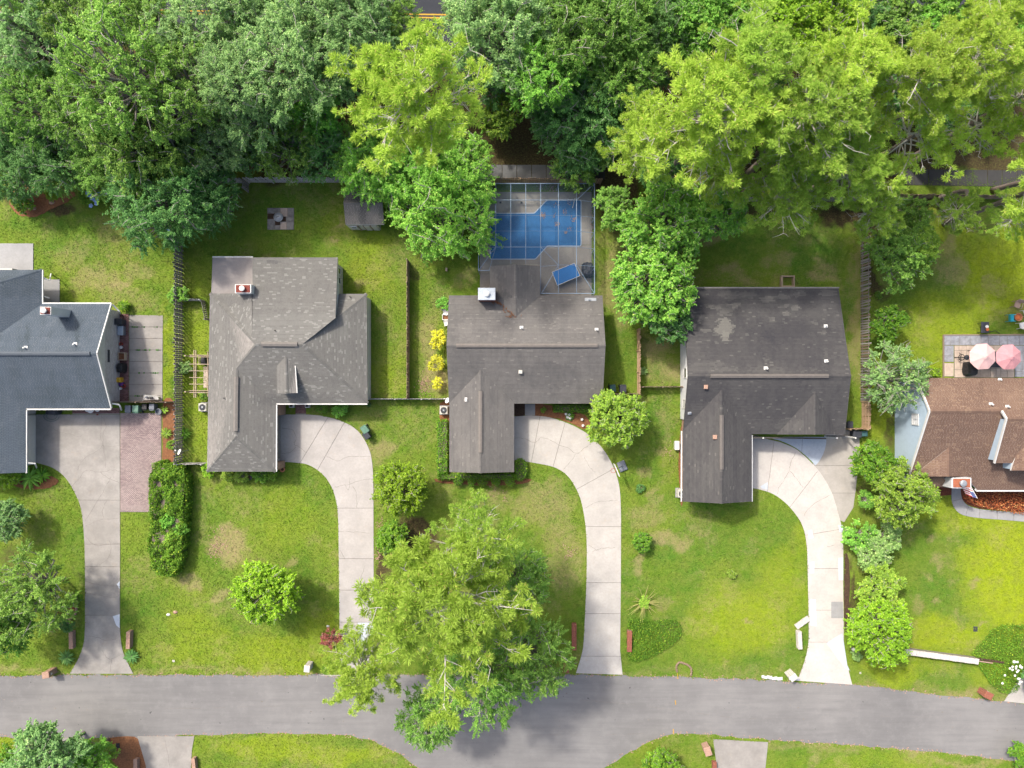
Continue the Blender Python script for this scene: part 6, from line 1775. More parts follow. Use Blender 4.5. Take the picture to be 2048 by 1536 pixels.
fence('short pale front fence between grey fence and tan house', [(368, 926), (415, 926)], 1.5, 'fence_pale', .17, .15, rails=(.3, 1.1))
fence('small pale fence across the side yard behind pergola', [(372, 602), (409, 602)], 1.2, 'fence_pale', .17, .15, rails=(.3, .9))
fence('little grey lattice fence turning towards the tan house', [(410, 604), (417, 640)], 1.0, 'fence_grey', .2, .12, rails=(.3, .8))
fence('brown fence with pale top between gable and grey fence', [(228, 804), (346, 804)], 1.5, 'fence_brown', .17, .15, rails=(.3, 1.1))
fence('grey slat fence behind the charcoal house lawn', [(1425, 404), (1720, 404)], 1.7, 'fence_grey', .24, .15, boardside=1)
fence('brown back fence behind the sunny lawn', [(1726, 397), (2100, 400)], 1.5, 'fence_brown', .2, .18, boardside=1, rails=(.3, 1.1))

# ------------------------------------------------------------------ pool under its screen cage
paving('pool_deck', [(960, 384), (1183, 384), (1183, 594), (960, 594)], [((1183, 470), (1161, 462)), ((1050, 300), (1050, 330))][:0] + [((1115, 490), (1184, 490)), ((1121, 530), (1170, 590)), ((1161, 430), (1184, 430)), ((1161, 462), (1184, 462)), ((960, 440), (981, 440)), ((960, 480), (981, 480))][:1], M['conc_pool'], top=0.03, base=False)
pool_px = [(981.4, 428), (1069, 427.6), (1094, 401.6), (1161, 401.6), (1161, 491.3), (1094, 491.3), (1070.3, 517.4), (981.4, 517.4)]
def round_poly(p, r=2.2):
    out = []
    n = len(p)
    for i in range(n):
        a, b, c = np.array(p[i - 1]), np.array(p[i]), np.array(p[(i + 1) % n])
        u, v = (a - b) / np.hypot(*(a - b)), (c - b) / np.hypot(*(c - b))
        for t_ in (0, .5, 1):
            q = (b + u * r) * (1 - t_) ** 2 + 2 * b * t_ * (1 - t_) + (b + v * r) * t_ ** 2
            out.append(tuple(q))
    return out
def expand(p, k):
    cx = sum(q[0] for q in p) / len(p); cy = sum(q[1] for q in p) / len(p); out = []
    n = len(p); ar = 1 if area2(p) > 0 else -1
    for i in range(n):
        a, b, c = np.array(p[i - 1], float), np.array(p[i], float), np.array(p[(i + 1) % n], float)
        u = (b - a) / max(np.hypot(*(b - a)), 1e-6); v = (c - b) / max(np.hypot(*(c - b)), 1e-6)
        nrm = np.array((u[1] + v[1], -(u[0] + v[0]))) * ar; nrm /= max(np.hypot(*nrm), 1e-6)
        out.append(tuple(b + nrm * k))
    return out
pool = thing('swimming_pool', 'stepped swimming pool under a flat blue cover', 'pool', P(1070, 460))
pr = round_poly(pool_px)
MB().prism(W2(expand(pr, 2.0)), -.02, .055).build('coping', M['coping'], pool)
MB().prism(W2(pr), .0, .062).build('pool_cover', M['pool_cover'], pool)
for x in (1001, 1043): MB().box(P(x, 405, .04), (.2, .2, .03)).build('skimmer_lid', M['charcoal'], pool)
lad = MB()
for y in (494, 503): lad.tube([P(976, y, .05), P(977, y, .7), P(981, y, .8), P(986, y, .5), P(987, y, .0)], .025, 6)
lad.each('ladder_rail', M['metal'], pool)
props(MB().beam(P(1145, 416, .1), P(1150, 396, .5), .05, .05).build('pool_pole', M['white']), 'white pole lying across the far pool edge', 'pole')
mb = MB(); r = random.Random(8)
for x, y, s, n in ((1085, 431, 5.5, 150), (1115, 449, 4, 70), (1131, 466, 2.6, 34), (1139, 458, 3.5, 26), (1147, 440, 6, 60), (1130, 424, 6, 40), (1112, 410, 4, 20), (1140, 404, 8, 50), (1108, 432, 4, 20), (1184, 430, 3, 90), (1185, 455, 2.5, 90), (1184, 405, 3, 60), (1105, 375, 14, 200), (1080, 372, 10, 100), (1150, 374, 10, 60)):
    for _ in range(int(n * .35)):
        p = P(x + r.gauss(0, s * .5), y + r.gauss(0, s * (.5 if x < 1180 else 3)), .075)
        a = r.uniform(0, 3.14); mb.beam(p, p + Vector((math.cos(a) * .14, math.sin(a) * .14, .01)), .035, .015)
mb.build('fallen_leaves', plain('dry_leaves', (.40, .28, .22), .9, .3), kind='stuff')

t = NT('insect_screen')
tr = t.new('ShaderNodeBsdfTransparent'); df = t.new('ShaderNodeBsdfDiffuse'); df.inputs[0].default_value = (.05, .085, .13, 1)
mx = t.new('ShaderNodeMixShader'); mx.inputs[0].default_value = .16
t.L(tr.outputs[0], mx.inputs[1]); t.L(df.outputs[0], mx.inputs[2]); t.L(mx.outputs[0], t.n['Material Output'].inputs[0])
M['screen'] = t.m
cage = thing('pool_enclosure', 'pale framed insect screen cage over the blue pool', 'pool cage', P(1070, 470))
ZE, ZF = 2.4, 3.1
ex0, ex1, ey0 = 957, 1189, 367
fx0, fx1, fy0, fy1 = 991.5, 1153, 400, 494
eL = lambda y: P(ex0, y, ZE); eR = lambda y: P(ex1, y, ZE); eT = lambda x: P(x, ey0, ZE); eB = lambda x: P(x, 587 if x > 1078 else 541, ZE)
bars = MB()
xs = [991.5, 1021.5, 1051.5, 1081.3, 1116.8, 1153]; ysr = [400, 431, 462, 494]
for x in xs:
    yb = 494 if x < 1090 else 530
    bars.beam(P(x, fy0, ZF), P(x, yb, ZF), .05, .08)
    bars.beam(P(x, fy0, ZF), eT(x), .04, .06)
    if x < 1078 and x > 1000: bars.beam(P(x, yb, ZF), P(x, 528, 2.75), .04, .06)
    elif x < 1000: bars.beam(P(x, yb, ZF), P(978, 541, ZE), .04, .06)
    else: bars.beam(P(x, yb, ZF), eB(x), .04, .06)
for y in ysr:
    bars.beam(P(fx0, y, ZF + .004), P(fx1, y, ZF + .004), *((.035, .06) if y in (400, 494) else (.018, .03)))
    bars.beam(P(fx0, y, ZF), eL(y + 4), .03, .05); bars.beam(P(fx1, y, ZF), eR(y + 4), .03, .05)
bars.beam(P(1116.8, 530, ZF), P(1153, 530, ZF), .04, .06); bars.beam(P(1153, 530, ZF), eR(533), .03, .05); bars.beam(P(1081, 533, 2.75), P(1116.8, 530, ZF), .03, .05)
bars.beam(P(1081.3, 494, ZF), P(1116.8, 530, ZF), .04, .06); bars.beam(P(1153, 530, ZF), eR(587), .04, .06); bars.beam(P(1116.8, 530, ZF), P(1083, 587, ZE), .04, .06)
bars.beam(P(fx0, fy0, ZF), P(ex0, ey0, ZE), .04, .06); bars.beam(P(fx1, fy0, ZF), P(ex1, ey0, ZE), .04, .06); bars.beam(P(fx0, fy1, ZF), eL(541), .04, .06)
bars.beam(eL(ey0), eL(541), .06, .1); bars.beam(eR(ey0), eR(587), .06, .1); bars.beam(P(ex0, ey0, ZE), P(ex1, ey0, ZE), .06, .1); bars.beam(eL(541), P(980, 541, ZE), .06, .1); bars.beam(P(1081, 587, ZE), eR(587), .06, .1)
bars.each('beam', M['alu'], cage)
posts = MB()
for x in [957] + xs + [1189]:
    q = eT(x); posts.beam(q, Vector((q.x, q.y, 0)), .06, .06)
for y in (400, 431, 462, 494, 541):
    q = eL(y + 3 if y < 540 else y); posts.beam(q, Vector((q.x, q.y, 0)), .06, .06)
for y in (400, 431, 462, 494, 533, 587):
    q = eR(y + 3 if y < 580 else y); posts.beam(q, Vector((q.x, q.y, 0)), .06, .06)
posts.each('post', M['alu'], cage)
lft = Vector((0, 0, .03))
def panel(pts):
    m = MB(); m.add([tuple(Vector(p) + lft) for p in pts], [tuple(range(len(pts)))]); m.build('screen_panel', M['screen'], cage)
for a, b in zip(xs[:-1], xs[1:]):
    panel([P(a, fy0, ZF), P(b, fy0, ZF), P(b, fy1 if b < 1090 else 530 if a > 1100 else 530, ZF), P(a, fy1 if a < 1090 else 530, ZF)])
    panel([eT(a), eT(b), P(b, fy0, ZF), P(a, fy0, ZF)])
panel([eT(ex0), eT(fx0), P(fx0, fy0, ZF)]); panel([eT(fx1), eT(ex1), P(fx1, fy0, ZF)])
panel([eL(ey0), P(fx0, fy0, ZF), P(fx0, fy1, ZF), eL(541)]); panel([eR(ey0), P(fx1, fy0, ZF), P(fx1, 530, ZF), eR(587)])
panel([eL(541), P(fx0, fy1, ZF), P(978, 541, ZE)]); panel([P(fx0, fy1, ZF), P(1081, fy1, ZF), P(1081, 528, 2.75), P(980, 532, 2.75)])
panel([P(1081.3, fy1, ZF), P(1116.8, 530, ZF), P(1083, 587, ZE)]); panel([P(1116.8, 530, ZF), P(1153, 530, ZF), P(1153, 587, ZE), P(1083, 587, ZE)]); panel([P(1153, 530, ZF), eR(587), P(1153, 587, ZE)])
def vpanel(a, b):
    m = MB(); m.add([tuple(a), tuple(b), (b.x, b.y, 0.05), (a.x, a.y, 0.05)], [(0, 1, 2, 3)]); m.build('screen_panel', M['screen'], cage)
vpanel(eT(ex0), eT(ex1)); vpanel(eL(ey0), eL(541)); vpanel(eR(ey0), eR(587)); vpanel(eL(541), P(980, 541, ZE))

def table(name, label, cat, corners, z, mat, lw=.05, line=None, mid_line=False):
    c = sum((P(x, y, z) for x, y in corners), Vector((0, 0, 0))) / 4
    root = thing(name, label, cat, (c.x, c.y, 0))
    q = [P(x, y, z) for x, y in corners]
    MB().slab3([tuple(p) for p in q], .03).build('table_top', M[mat], root)
    for p in q:
        d = (Vector((c.x, c.y, z)) - p) * .14
        MB().beam(p + d + Vector((0, 0, -.03)), Vector((p.x + d.x, p.y + d.y, 0)), lw, lw).build('leg', M['charcoal'], root)
    if line:
        for i in range(4): MB().beam(q[i] + Vector((0, 0, .003)), q[(i + 1) % 4] + Vector((0, 0, .003)), .05, .008).build('edge_line', M[line], root)
    if mid_line:
        a, b = (q[0] + q[1]) / 2, (q[2] + q[3]) / 2
        MB().beam(a + Vector((0, 0, .08)), b + Vector((0, 0, .08)), .02, .15).build('net', M['charcoal'], root)
    return root
table('table_tennis_table', 'blue table tennis table with white edge lines under the pool screen', 'table', [(1104, 544), (1149, 526), (1160, 551.5), (1114.5, 571)], .76, 'ttable', line='white')
def covered(px, py, w, d, h, label, mat='black', name='covered_grill', rz=0, cat='grill'):
    """a boxy thing under a loose cover with folds"""
    c = P(px, py); root = thing(name, label, cat, c)
    r = random.Random(px)
    V = []; n = 18
    for (s, z) in ((1.08, 0), (1.02, h * .45), (.98, h * .78), (.78, h * .97), (.35, h * 1.03)):
        for k in range(n):
            a = 2 * math.pi * k / n
            x, y = math.cos(a), math.sin(a); m_ = max(abs(x), abs(y)) ** .75
            x, y = x / m_ * w / 2 * s * r.uniform(.93, 1.05), y / m_ * d / 2 * s * r.uniform(.93, 1.05)
            V.append((c.x + x * math.cos(rz) - y * math.sin(rz), c.y + x * math.sin(rz) + y * math.cos(rz), z * r.uniform(.97, 1.03)))
    F = [(i * n + k, i * n + (k + 1) % n, (i + 1) * n + (k + 1) % n, (i + 1) * n + k) for i in range(4) for k in range(n)] + [tuple(range(4 * n, 5 * n))]
    m = MB(); m.add(V, F); m.build('cover', M[mat], root)
    for sx in (-1, 1):
        for sy in (-1, 1): MB().box(c + Vector((sx * w * .35, sy * d * .3, .06)), (.06, .06, .12)).build('foot', M['black'], root)
    return root
covered(1174, 541, 1.05, 1.4, 1.1, 'dark covered grill in the corner of the pool screen', 'charcoal')
covered(1934, 738, 1.0, 1.35, 1.15, 'black covered grill on the flagstone terrace beside pink umbrellas')

# ------------------------------------------------------------------ terrace behind the red-brown house
def stones(rect_px, mat, label, minpx=13, seed=1, name='terrace', z=.06):
    root = thing(name, None, None, P((rect_px[0] + rect_px[2]) / 2, (rect_px[1] + rect_px[3]) / 2), kind='structure')
    x0, y0, x1, y1 = rect_px
    MB().prism(W2([(x0, y0), (x1, y0), (x1, y1), (x0, y1)]), -.04, z - .035).build('bed', M['mortar'], root)
    r = random.Random(seed)
    def rec(a, b, c, d):
        w, h = c - a, d - b
        if (w > minpx * 2 or h > minpx * 2) or (w * h > minpx * minpx * 2.4 and r.random() < .6):
            if w > h: m = a + w * r.uniform(.36, .64); rec(a, b, m, d); rec(m, b, c, d)
            else: m = b + h * r.uniform(.36, .64); rec(a, b, c, m); rec(a, m, c, d)
            return
        g = .45; zz = z + r.uniform(-.008, .008)
        MB().prism(W2([(a + g, b + g), (c - g, b + g), (c - g, d - g), (a + g, d - g)]), z - .06, zz).build('paver', M[mat], root)
    rec(x0, y0, x1, y1)
    return root
stones((1888, 671, 2110, 690.5), 'paver_a', '', 15, 1); stones((1888, 691, 1907, 724), 'paver_a', '', 14, 2); stones((2029, 691, 2110, 754), 'paver_a', '', 14, 3)
stones((1908, 691, 2028, 755), 'paver_b', '', 12, 4, z=.075); stones((1888, 726, 1907, 753), 'paver_b', '', 22, 5)
mb = MB()
mb.beam(P(1886.5, 670, .05), P(2110, 669, .05), .1, .12); mb.beam(P(1886.5, 670, .05), P(1886.5, 755, .05), .1, .12)
mb.each('edging', M['fence_brown'], kind='structure')
def umbrella(px, py, rpx, mat, label, z=2.45):
    c = P(px, py, z); R = rpx / PPM * (CAM_H - z) / CAM_H
    root = thing('patio_umbrella', label, 'umbrella', (c.x, c.y, 0), 'umbrellas on the terrace')
    n = 8; V = []; F = []
    rings = [(.12, .52), (.5, .3), (1.0, 0)]
    for i, (f, dz) in enumerate(rings):
        for k in range(n):
            a = 2 * math.pi * (k + .5) / n + .05; V.append((c.x + R * f * math.cos(a), c.y + R * f * math.sin(a), z + dz))
            a2 = a + math.pi / n; V.append((c.x + R * f * .93 * math.cos(a2), c.y + R * f * .93 * math.sin(a2), z + dz - .035 * f))
    m2 = 2 * n
    for k in range(n):                                       # each gore of the canopy is a panel
        m = MB(); idx = [(2 * k) , 2 * k + 1, (2 * k + 2) % m2]
        vs = [V[i * m2 + j] for i in range(3) for j in idx]
        m.add(vs, [(0, 1, 4, 3), (1, 2, 5, 4), (3, 4, 7, 6), (4, 5, 8, 7)])
        m.build('canopy_panel', M[mat], root)
    m = MB(); m.lathe((c.x, c.y, z + .5), [(R * .26, 0), (R * .12, .1), (.03, .16), (.03, .24)], 8); m.build('top_vent', M[mat], root)
    m = MB(); m.tube([(c.x, c.y, 0), (c.x, c.y, z + .6)], .03, 8); m.build('pole', M['charcoal'], root)
    m = MB(); m.lathe((c.x, c.y, .075), [(.25, 0), (.25, .06), (.05, .1)], 12); m.build('base', M['charcoal'], root)
    ribs = MB()
    for k in range(n):
        a = 2 * math.pi * (k + .5) / n + .05
        ribs.beam((c.x + .1 * math.cos(a), c.y + .1 * math.sin(a), z + .49), (c.x + R * .97 * math.cos(a), c.y + R * .97 * math.sin(a), z - .02), .015, .015)
    ribs.each('rib', M['charcoal'], root)
    return root
umbrella(1965, 713, 27.5, 'pink1', 'pale pink patio umbrella, left of two on the terrace')
umbrella(2017, 714, 26.5, 'pink2', 'rose pink patio umbrella, right of two on the terrace')
table('patio_table', 'patio table half hidden between the pink umbrellas', 'table', [(1978, 703), (2004, 703), (2004, 735), (1978, 735)], .74, 'charcoal')
def chair(px, py, rz, mat, label, s=1.0, name='lawn_chair'):
    c = P(px, py); root = thing(name, label, 'chair', c, 'chairs round the fire bowl')
    R = Matrix.Rotation(rz, 4, 'Z')
    def at(x, y, z): return c + (R @ Vector((x, y, z))) * s
    m = MB(); m.box(at(0, 0, .4), (.48 * s, .46 * s, .04), rz); m.build('seat', M[mat], root)
    m = MB(); m.add([tuple(at(x, y, z)) for x, y, z in ((-.24, -.22, .42), (.24, -.22, .42), (.27, -.36, .88), (-.27, -.36, .88), (-.24, -.25, .42), (.24, -.25, .42), (.27, -.39, .88), (-.27, -.39, .88))], [(0, 1, 2, 3), (7, 6, 5, 4), (3, 2, 6, 7), (0, 3, 7, 4), (1, 5, 6, 2), (0, 4, 5, 1)]); m.build('backrest', M[mat], root)
    for x in (-.28, .28):
        m = MB(); m.beam(at(x, -.3, .62), at(x, .24, .6), .06 * s, .035); m.build('armrest', M[mat], root)
        for y in (-.24, .22): m = MB(); m.beam(at(x, y, .6), at(x * 1.04, y * 1.1, 0), .045, .045); m.build('leg', M[mat], root)
    return root
chair(2016, 637, -math.pi / 2, 'teal', 'turquoise lawn chair by the fire bowl', 1.15)
chair(2038, 651, math.pi * .06, 'white', 'white lawn chair below the fire bowl', 1.1)
chair(2046, 626, math.pi * .62, 'white', 'white lawn chair cut by the right edge above the fire bowl', 1.1)
chair(2028, 611, math.pi * .9, 'tan', 'tan lawn chair farthest from the terrace', 1.2)
fb = thing('fire_bowl', 'round terracotta fire bowl between the lawn chairs', 'fire pit', P(2031, 635))
MB().lathe(P(2031, 635), [(.22, 0), (.26, .08), (.38, .4), (.40, .45), (.34, .45), (.26, .3)], 18).build('bowl', M['terracotta'], fb)
MB().lathe(P(2031, 635, 0) + Vector((0, 0, .3)), [(.27, 0), (.2, .06), (.05, .09)], 12).build('ash', M['orange'], fb)
tb = thing('side_table', 'dark rounded side table with a white and an orange bowl on the lawn edge', 'table', P(1961, 656))
m = MB(); c = P(1961, 656)
m.bevbox(c + Vector((0, 0, .68)), (.78, 1.1, .1), .04); m.build('table_top', M['charcoal'], tb)
for sx in (-1, 1):
    for sy in (-1, 1): MB().beam(c + Vector((sx * .3, sy * .45, .63)), c + Vector((sx * .33, sy * .48, 0)), .04, .04).build('leg', M['black'], tb)
for (dx, dy, mt, lab) in ((.08, .08, 'white', 'white bowl on the dark side table'), (.12, -.18, 'orange', 'orange bowl on the dark side table')):
    props(MB().lathe(c + Vector((dx, dy, .73)), [(.08, 0), (.15, .08), (.17, .12), (.12, .06)], 12).build('bowl', M[mt]), lab, 'bowl')
props(MB().tube([P(1971, 666, .05), P(1991, 661, .2), P(1999, 667, .05)], .03, 6).build('bent_pole', M['black']), 'bent black pole lying beside the terrace edge', 'pole')
ps = thing('plant_stand', 'round black wrought iron stand on the buff terrace', 'plant stand', P(1917, 715))
c = P(1917, 715)
ring = [c + Vector((.3 * math.cos(a), .3 * math.sin(a), .5)) for a in np.linspace(0, 2 * math.pi, 17)]
MB().tube(ring, .035, 6).build('ring', M['black'], ps)
for k in range(4):
    a = k * math.pi / 2; d = Vector((math.cos(a), math.sin(a), 0))
    MB().tube([c + d * .48 + Vector((0, 0, .05)), c + d * .3 + Vector((0, 0, .48)), c + Vector((0, 0, .3))], .028, 5).build('leg', M['black'], ps)
ic = thing('iron_chair', 'black wrought iron chair pulled out left of pink umbrella', 'chair', P(1938, 706))
c = P(1938, 706)
MB().tube([c + Vector((-.2, .3, .85)), c + Vector((-.28, 0, .9)), c + Vector((-.2, -.3, .85))], .04, 6).build('backrest', M['black'], ic)
MB().box(c + Vector((.05, 0, .43)), (.45, .5, .03)).build('seat', M['black'], ic)
for sx in (-.18, .25):
    for sy in (-.24, .24): MB().beam(c + Vector((sx, sy, .43 if sx > 0 else .86)), c + Vector((sx, sy, .07)), .03, .03).build('leg', M['black'], ic)

# ------------------------------------------------------------------ bins, units, boxes
def bin_(px, py, rz, mat, label, s=1.0):
    c = P(px, py); root = thing('wheelie_bin', label, 'bin', c, 'wheelie bins')
    R = Matrix.Rotation(rz, 4, 'Z'); at = lambda x, y, z: c + R @ Vector((x * s, y * s, z * s))
    m = MB(); q = []
    for z, w, d in ((.05, .24, .27), (.95, .29, .34)): q += [at(sx * w, sy * d, z) for sx, sy in ((-1, -1), (1, -1), (1, 1), (-1, 1))]
    m.add(q, [(3, 2, 1, 0), (4, 5, 6, 7)] + [(i, (i + 1) % 4, (i + 1) % 4 + 4, i + 4) for i in range(4)]); m.build('body', M[mat], root)
    m = MB(); q = [at(x, y, z) for x, y, z in ((-.31, -.36, .96), (.31, -.36, .96), (.31, .38, .96), (-.31, .38, .96), (-.28, -.31, 1.03), (.28, -.31, 1.03), (.28, .28, 1.06), (-.28, .28, 1.06))]
    m.add(q, [(3, 2, 1, 0), (4, 5, 6, 7)] + [(i, (i + 1) % 4, (i + 1) % 4 + 4, i + 4) for i in range(4)])
    lid = m.build('lid', M[mat], root)
    MB().beam(at(-.24, .40, .98), at(.24, .40, .98), .045, .045).build('handle', M[mat], root)
    for sx in (-1, 1): MB().tube([at(sx * .24, .33, .12), at(sx * .31, .33, .12)], .12 * s, 10).build('wheel', M['black'], root)
    return root
bin_(734, 858, .6, 'green_bin', 'green wheelie bin beside the tan house driveway', 1.05)
bin_(737, 870, .6, 'charcoal', 'dark wheelie bin next to the green one by the driveway', 1.0)
bin_(1223, 777, .1, 'teal_bin', 'teal wheelie bin behind the short brown fence', .95)
bin_(1243, 778, 0, 'charcoal', 'black wheelie bin behind the short brown fence', 1.05)
bin_(1705, 867, 1.5, 'charcoal', 'black wheelie bin on the side strip of the charcoal house', 1.1)
bin_(1720, 866, 1.6, 'teal_bin', 'teal wheelie bin at the end of the short tan fence', .9)
bin_(1692, 849, 0, 'charcoal', 'dark bin behind the short tan fence', .9)
bin_(266, 817, math.pi, 'grey_bin', 'grey bin, leftmost of the row on the brick pavement', .95)
bin_(281.5, 817, math.pi, 'green_bin', 'pale green bin in the row on the brick pavement', 1.0)
bin_(297, 813, math.pi, 'black', 'black bin in the row on the brick pavement', .8)
bin_(312, 813, math.pi, 'grey_bin', 'grey bin, rightmost of the row on the brick pavement', .85)
props(MB().lathe(P(322, 823), [(.24, 0), (.3, .5), (.32, .55), (.26, .57), (.24, .4)], 16).build('tub', M['grey_bin']), 'round grey tub at the right end of the bin row', 'tub')
bin_(247, 645, math.pi / 2, 'charcoal', 'dark bin at the top end of the red brick strip', 1.0)
def ac(px, py, label, rz=0):
    c = P(px, py); root = thing('air_conditioner', label, 'air conditioner', c, 'air conditioning units')
    MB().box(c + Vector((0, 0, .04)), (.95, .95, .08), rz).build('pad', M['conc_walk'], root)
    b = MB().bevbox(c + Vector((0, 0, .45)), (.78, .78, .76), .04, rz).build('body', M['offwhite'], root)
    MB().lathe(c + Vector((0, 0, .835)), [(.31, 0), (.31, .01), (.28, .012)], 20).build('fan_well', M['black'], root)
    f = MB()
    for k in range(4):
        a = k * math.pi / 2 + .4; d = Vector((math.cos(a), math.sin(a), 0)); f.beam(c + d * .05 + Vector((0, 0, .86)), c + d * .25 + Vector((0, 0, .86)), .09, .012)
    f.each('fan_blade', M['charcoal'], root)
    MB().lathe(c + Vector((0, 0, .86)), [(.09, 0), (.09, .03), (.03, .04)], 12).build('hub', M['metal'], root)
    g = MB()
    for r_ in (.16, .24, .32): g.tube([c + Vector((r_ * math.cos(a), r_ * math.sin(a), .885)) for a in np.linspace(0, 2 * math.pi, 21)], .006, 4)
    g.build('grille', M['metal'], root, kind='stuff')
ac(889, 820, 'air conditioner beside the left wall of the pool house wing')
ac(412, 814, 'air conditioner against the left wall of tan house')
ac(1360, 985, 'air conditioner at the charcoal house garage corner')
sw = thing('storage_box', 'white storage box on the lawn beside the charcoal garage wing', 'box', P(1352, 890))
MB().box(P(1352, 890) + Vector((0, 0, .25)), (.42, .8, .5)).build('body', M['white'], sw); MB().bevbox(P(1352, 890) + Vector((0, 0, .54)), (.46, .9, .08), .03).build('lid', M['white'], sw)

# things on the brick strip
def pot(px, py, r, h, mat, label, fill='soil', name='flower_pot', plant=None, cat='pot'):
    c = P(px, py, 0) + Vector((0, 0, .05)); root = thing(name, label, cat, c)
    MB().lathe(c, [(r * .7, 0), (r * .95, h * .9), (r * 1.08, h * .9), (r * 1.08, h), (r * .88, h), (r * .85, h * .85)], 16).build('pot', M[mat], root)
    MB().lathe(c + Vector((0, 0, h * .8)), [(r * .86, 0), (r * .5, .03), (.02, .04)], 12).build('earth', M[fill], root)
    if plant:
        cr, br = BUSHES[px % 4]; link('plant', cr, root, (0, 0, h + r * .4), M[plant], sc=r * 1.5)
    return root
bx_ = thing('storage_tub', 'pale blue lidded tub below the dark bin on the brick strip', 'tub', P(247, 662))
MB().box(P(247, 662) + Vector((0, 0, .3)), (.5, .88, .5)).build('body', M['grey_bin'], bx_); MB().bevbox(P(247, 662) + Vector((0, 0, .58)), (.56, .94, .08), .03).build('lid', M['conc_blue'], bx_)
pot(245, 688, .16, .3, 'redp', 'red bucket on the brick strip', name='bucket', cat='bucket'); pot(245, 695, .15, .25, 'white', 'white bucket below the red one on the brick strip', 'petal_white', name='bucket', cat='bucket')
pl = thing('planter_box', 'square tan planter with a dry plant on the brick strip', 'planter', P(248, 713))
for dx, dy, w, d in ((-.33, 0, .07, .78), (.33, 0, .07, .78), (0, .355, .59, .07), (0, -.355, .59, .07)): MB().box(P(248, 713) + Vector((dx, dy, .28)), (w, d, .45)).build('plank', M['wood'], pl)
MB().box(P(248, 713) + Vector((0, 0, .22)), (.58, .63, .3)).build('earth', M['straw'], pl)
covered(248, 736, .65, .95, .9, 'black covered grill on the brick strip', name='covered_grill')
ty = thing('toy_slide', 'yellow and purple toy by the whitewashed gable', 'toy', P(244, 764))
MB().bevbox(P(243, 760) + Vector((0, 0, .35)), (.45, .5, .6), .08).build('body', M['yellow'], ty); MB().bevbox(P(245, 768) + Vector((0, 0, .2)), (.4, .35, .35), .06).build('step', M['purple'], ty)
pot(250, 772, .18, .3, 'redp', 'small dark red tub near the toy', name='tub', cat='tub'); pot(244, 777, .14, .25, 'white', 'white bucket below the toy', 'petal_white', name='bucket', cat='bucket')
bt = thing('covered_boat', 'white tarpaulin over a small trailer on the side slabs', 'tarpaulin', P(303, 797))
m = MB(); base = [(284, 803), (287, 788), (300, 790), (320, 793), (321, 801)]
q0 = [P(x, y, .05) for x, y in base]; q1 = [P(302 + (x - 302) * .8, 796.5 + (y - 796.5) * .6, z) for (x, y), z in zip(base, (.5, .75, .8, .6, .5))]
m.add([tuple(p) for p in q0 + q1], [(5, 6, 7, 8, 9)] + [(i, (i + 1) % 5, (i + 1) % 5 + 5, i + 5) for i in range(5)]); m.build('tarpaulin', M['white'], bt)
for x, y in ((292, 794.5), (298, 796), (303, 796)): MB().bevbox(P(x, y, .76), (.22, .16, .1), .03).build('strap_pad', M['grey_bin' if x < 295 else 'black'], bt)
# porch things at the blue house
covered(112, 823, 1.2, .6, .9, 'dark bicycle cover heap under the blue eave', 'charcoal', 'covered_heap', cat='heap')
hr = thing('garden_hose', 'coiled dark hose at the edge of the cracked driveway', 'hose', P(104, 832))
MB().tube([P(104, 832) + Vector(((.35 + .02 * k) * math.cos(k * .5), (.32 + .02 * k) * math.sin(k * .5) * .7, .08 + .004 * k)) for k in range(26)], .02, 5).build('coil', M['teal_bin'], hr)
for k, (x, lab) in enumerate(((180, 'left scalloped white chair under the blue eave'), (189, 'white round table under the blue eave'), (200, 'right scalloped white chair under the blue eave'))):
    c = P(x, 818.5); rt = thing('garden_table' if k == 1 else 'garden_chair', lab, 'table' if k == 1 else 'chair', c)
    MB().lathe(c + Vector((0, 0, .65 if k == 1 else .42)), [(.34 if k == 1 else .22, 0), (.36 if k == 1 else .25, .04), (.3 if k == 1 else .2, .05)], 14).build('seat' if k != 1 else 'table_top', M['white'], rt)
    for q in range(3):
        a = q * 2.1; d = Vector((math.cos(a), math.sin(a), 0)); MB().beam(c + d * .12 + Vector((0, 0, .62 if k == 1 else .4)), c + d * .25, .03, .03).build('leg', M['white'], rt)
    if k != 1: MB().tube([c + Vector((.22 * math.cos(a), .22 * math.sin(a), .45 + .4 * math.sin(a))) for a in np.linspace(.1, 3.0, 9)], .025, 5).build('backrest', M['white'], rt)
pot(196.5, 829, .08, .14, 'redp', 'tiny red pot on the brick path', name='flower_pot')
# satellite dishes
def dish(px, py, z, label, s=.29, rz=2.6):
    c = P(px, py, z); root = thing('satellite_dish', label, 'satellite dish', (c.x, c.y, 0))
    n = 16; d = Vector((math.cos(rz) * .6, math.sin(rz) * .6, .55)).normalized(); u = d.cross(Vector((0, 0, 1))).normalized(); v = u.cross(d)
    vs = [tuple(c - d * .06)] + [tuple(c + (u * math.cos(k * 2 * math.pi / n) + v * math.sin(k * 2 * math.pi / n)) * s + d * .04) for k in range(n)]
    m = MB(); m.add(vs, [(0, 1 + k, 1 + (k + 1) % n) for k in range(n)]); m.build('reflector', M['white'], root)
    MB().tube([(c.x, c.y, 0), (c.x, c.y, z - .1), c - d * .05], .035, 6).build('mast', M['metal'], root)
    MB().tube([c - v * s * .9, c + d * .38 - v * .1], .018, 5).build('feed_arm', M['metal'], root); MB().box(c + d * .4 - v * .08, (.1, .1, .1)).build('receiver', M['white'], root)
dish(359, 904, 1.9, 'white satellite dish on the grey board fence')
dish(895, 801, 2.3, 'white satellite dish at the corner of the garage wing roof')
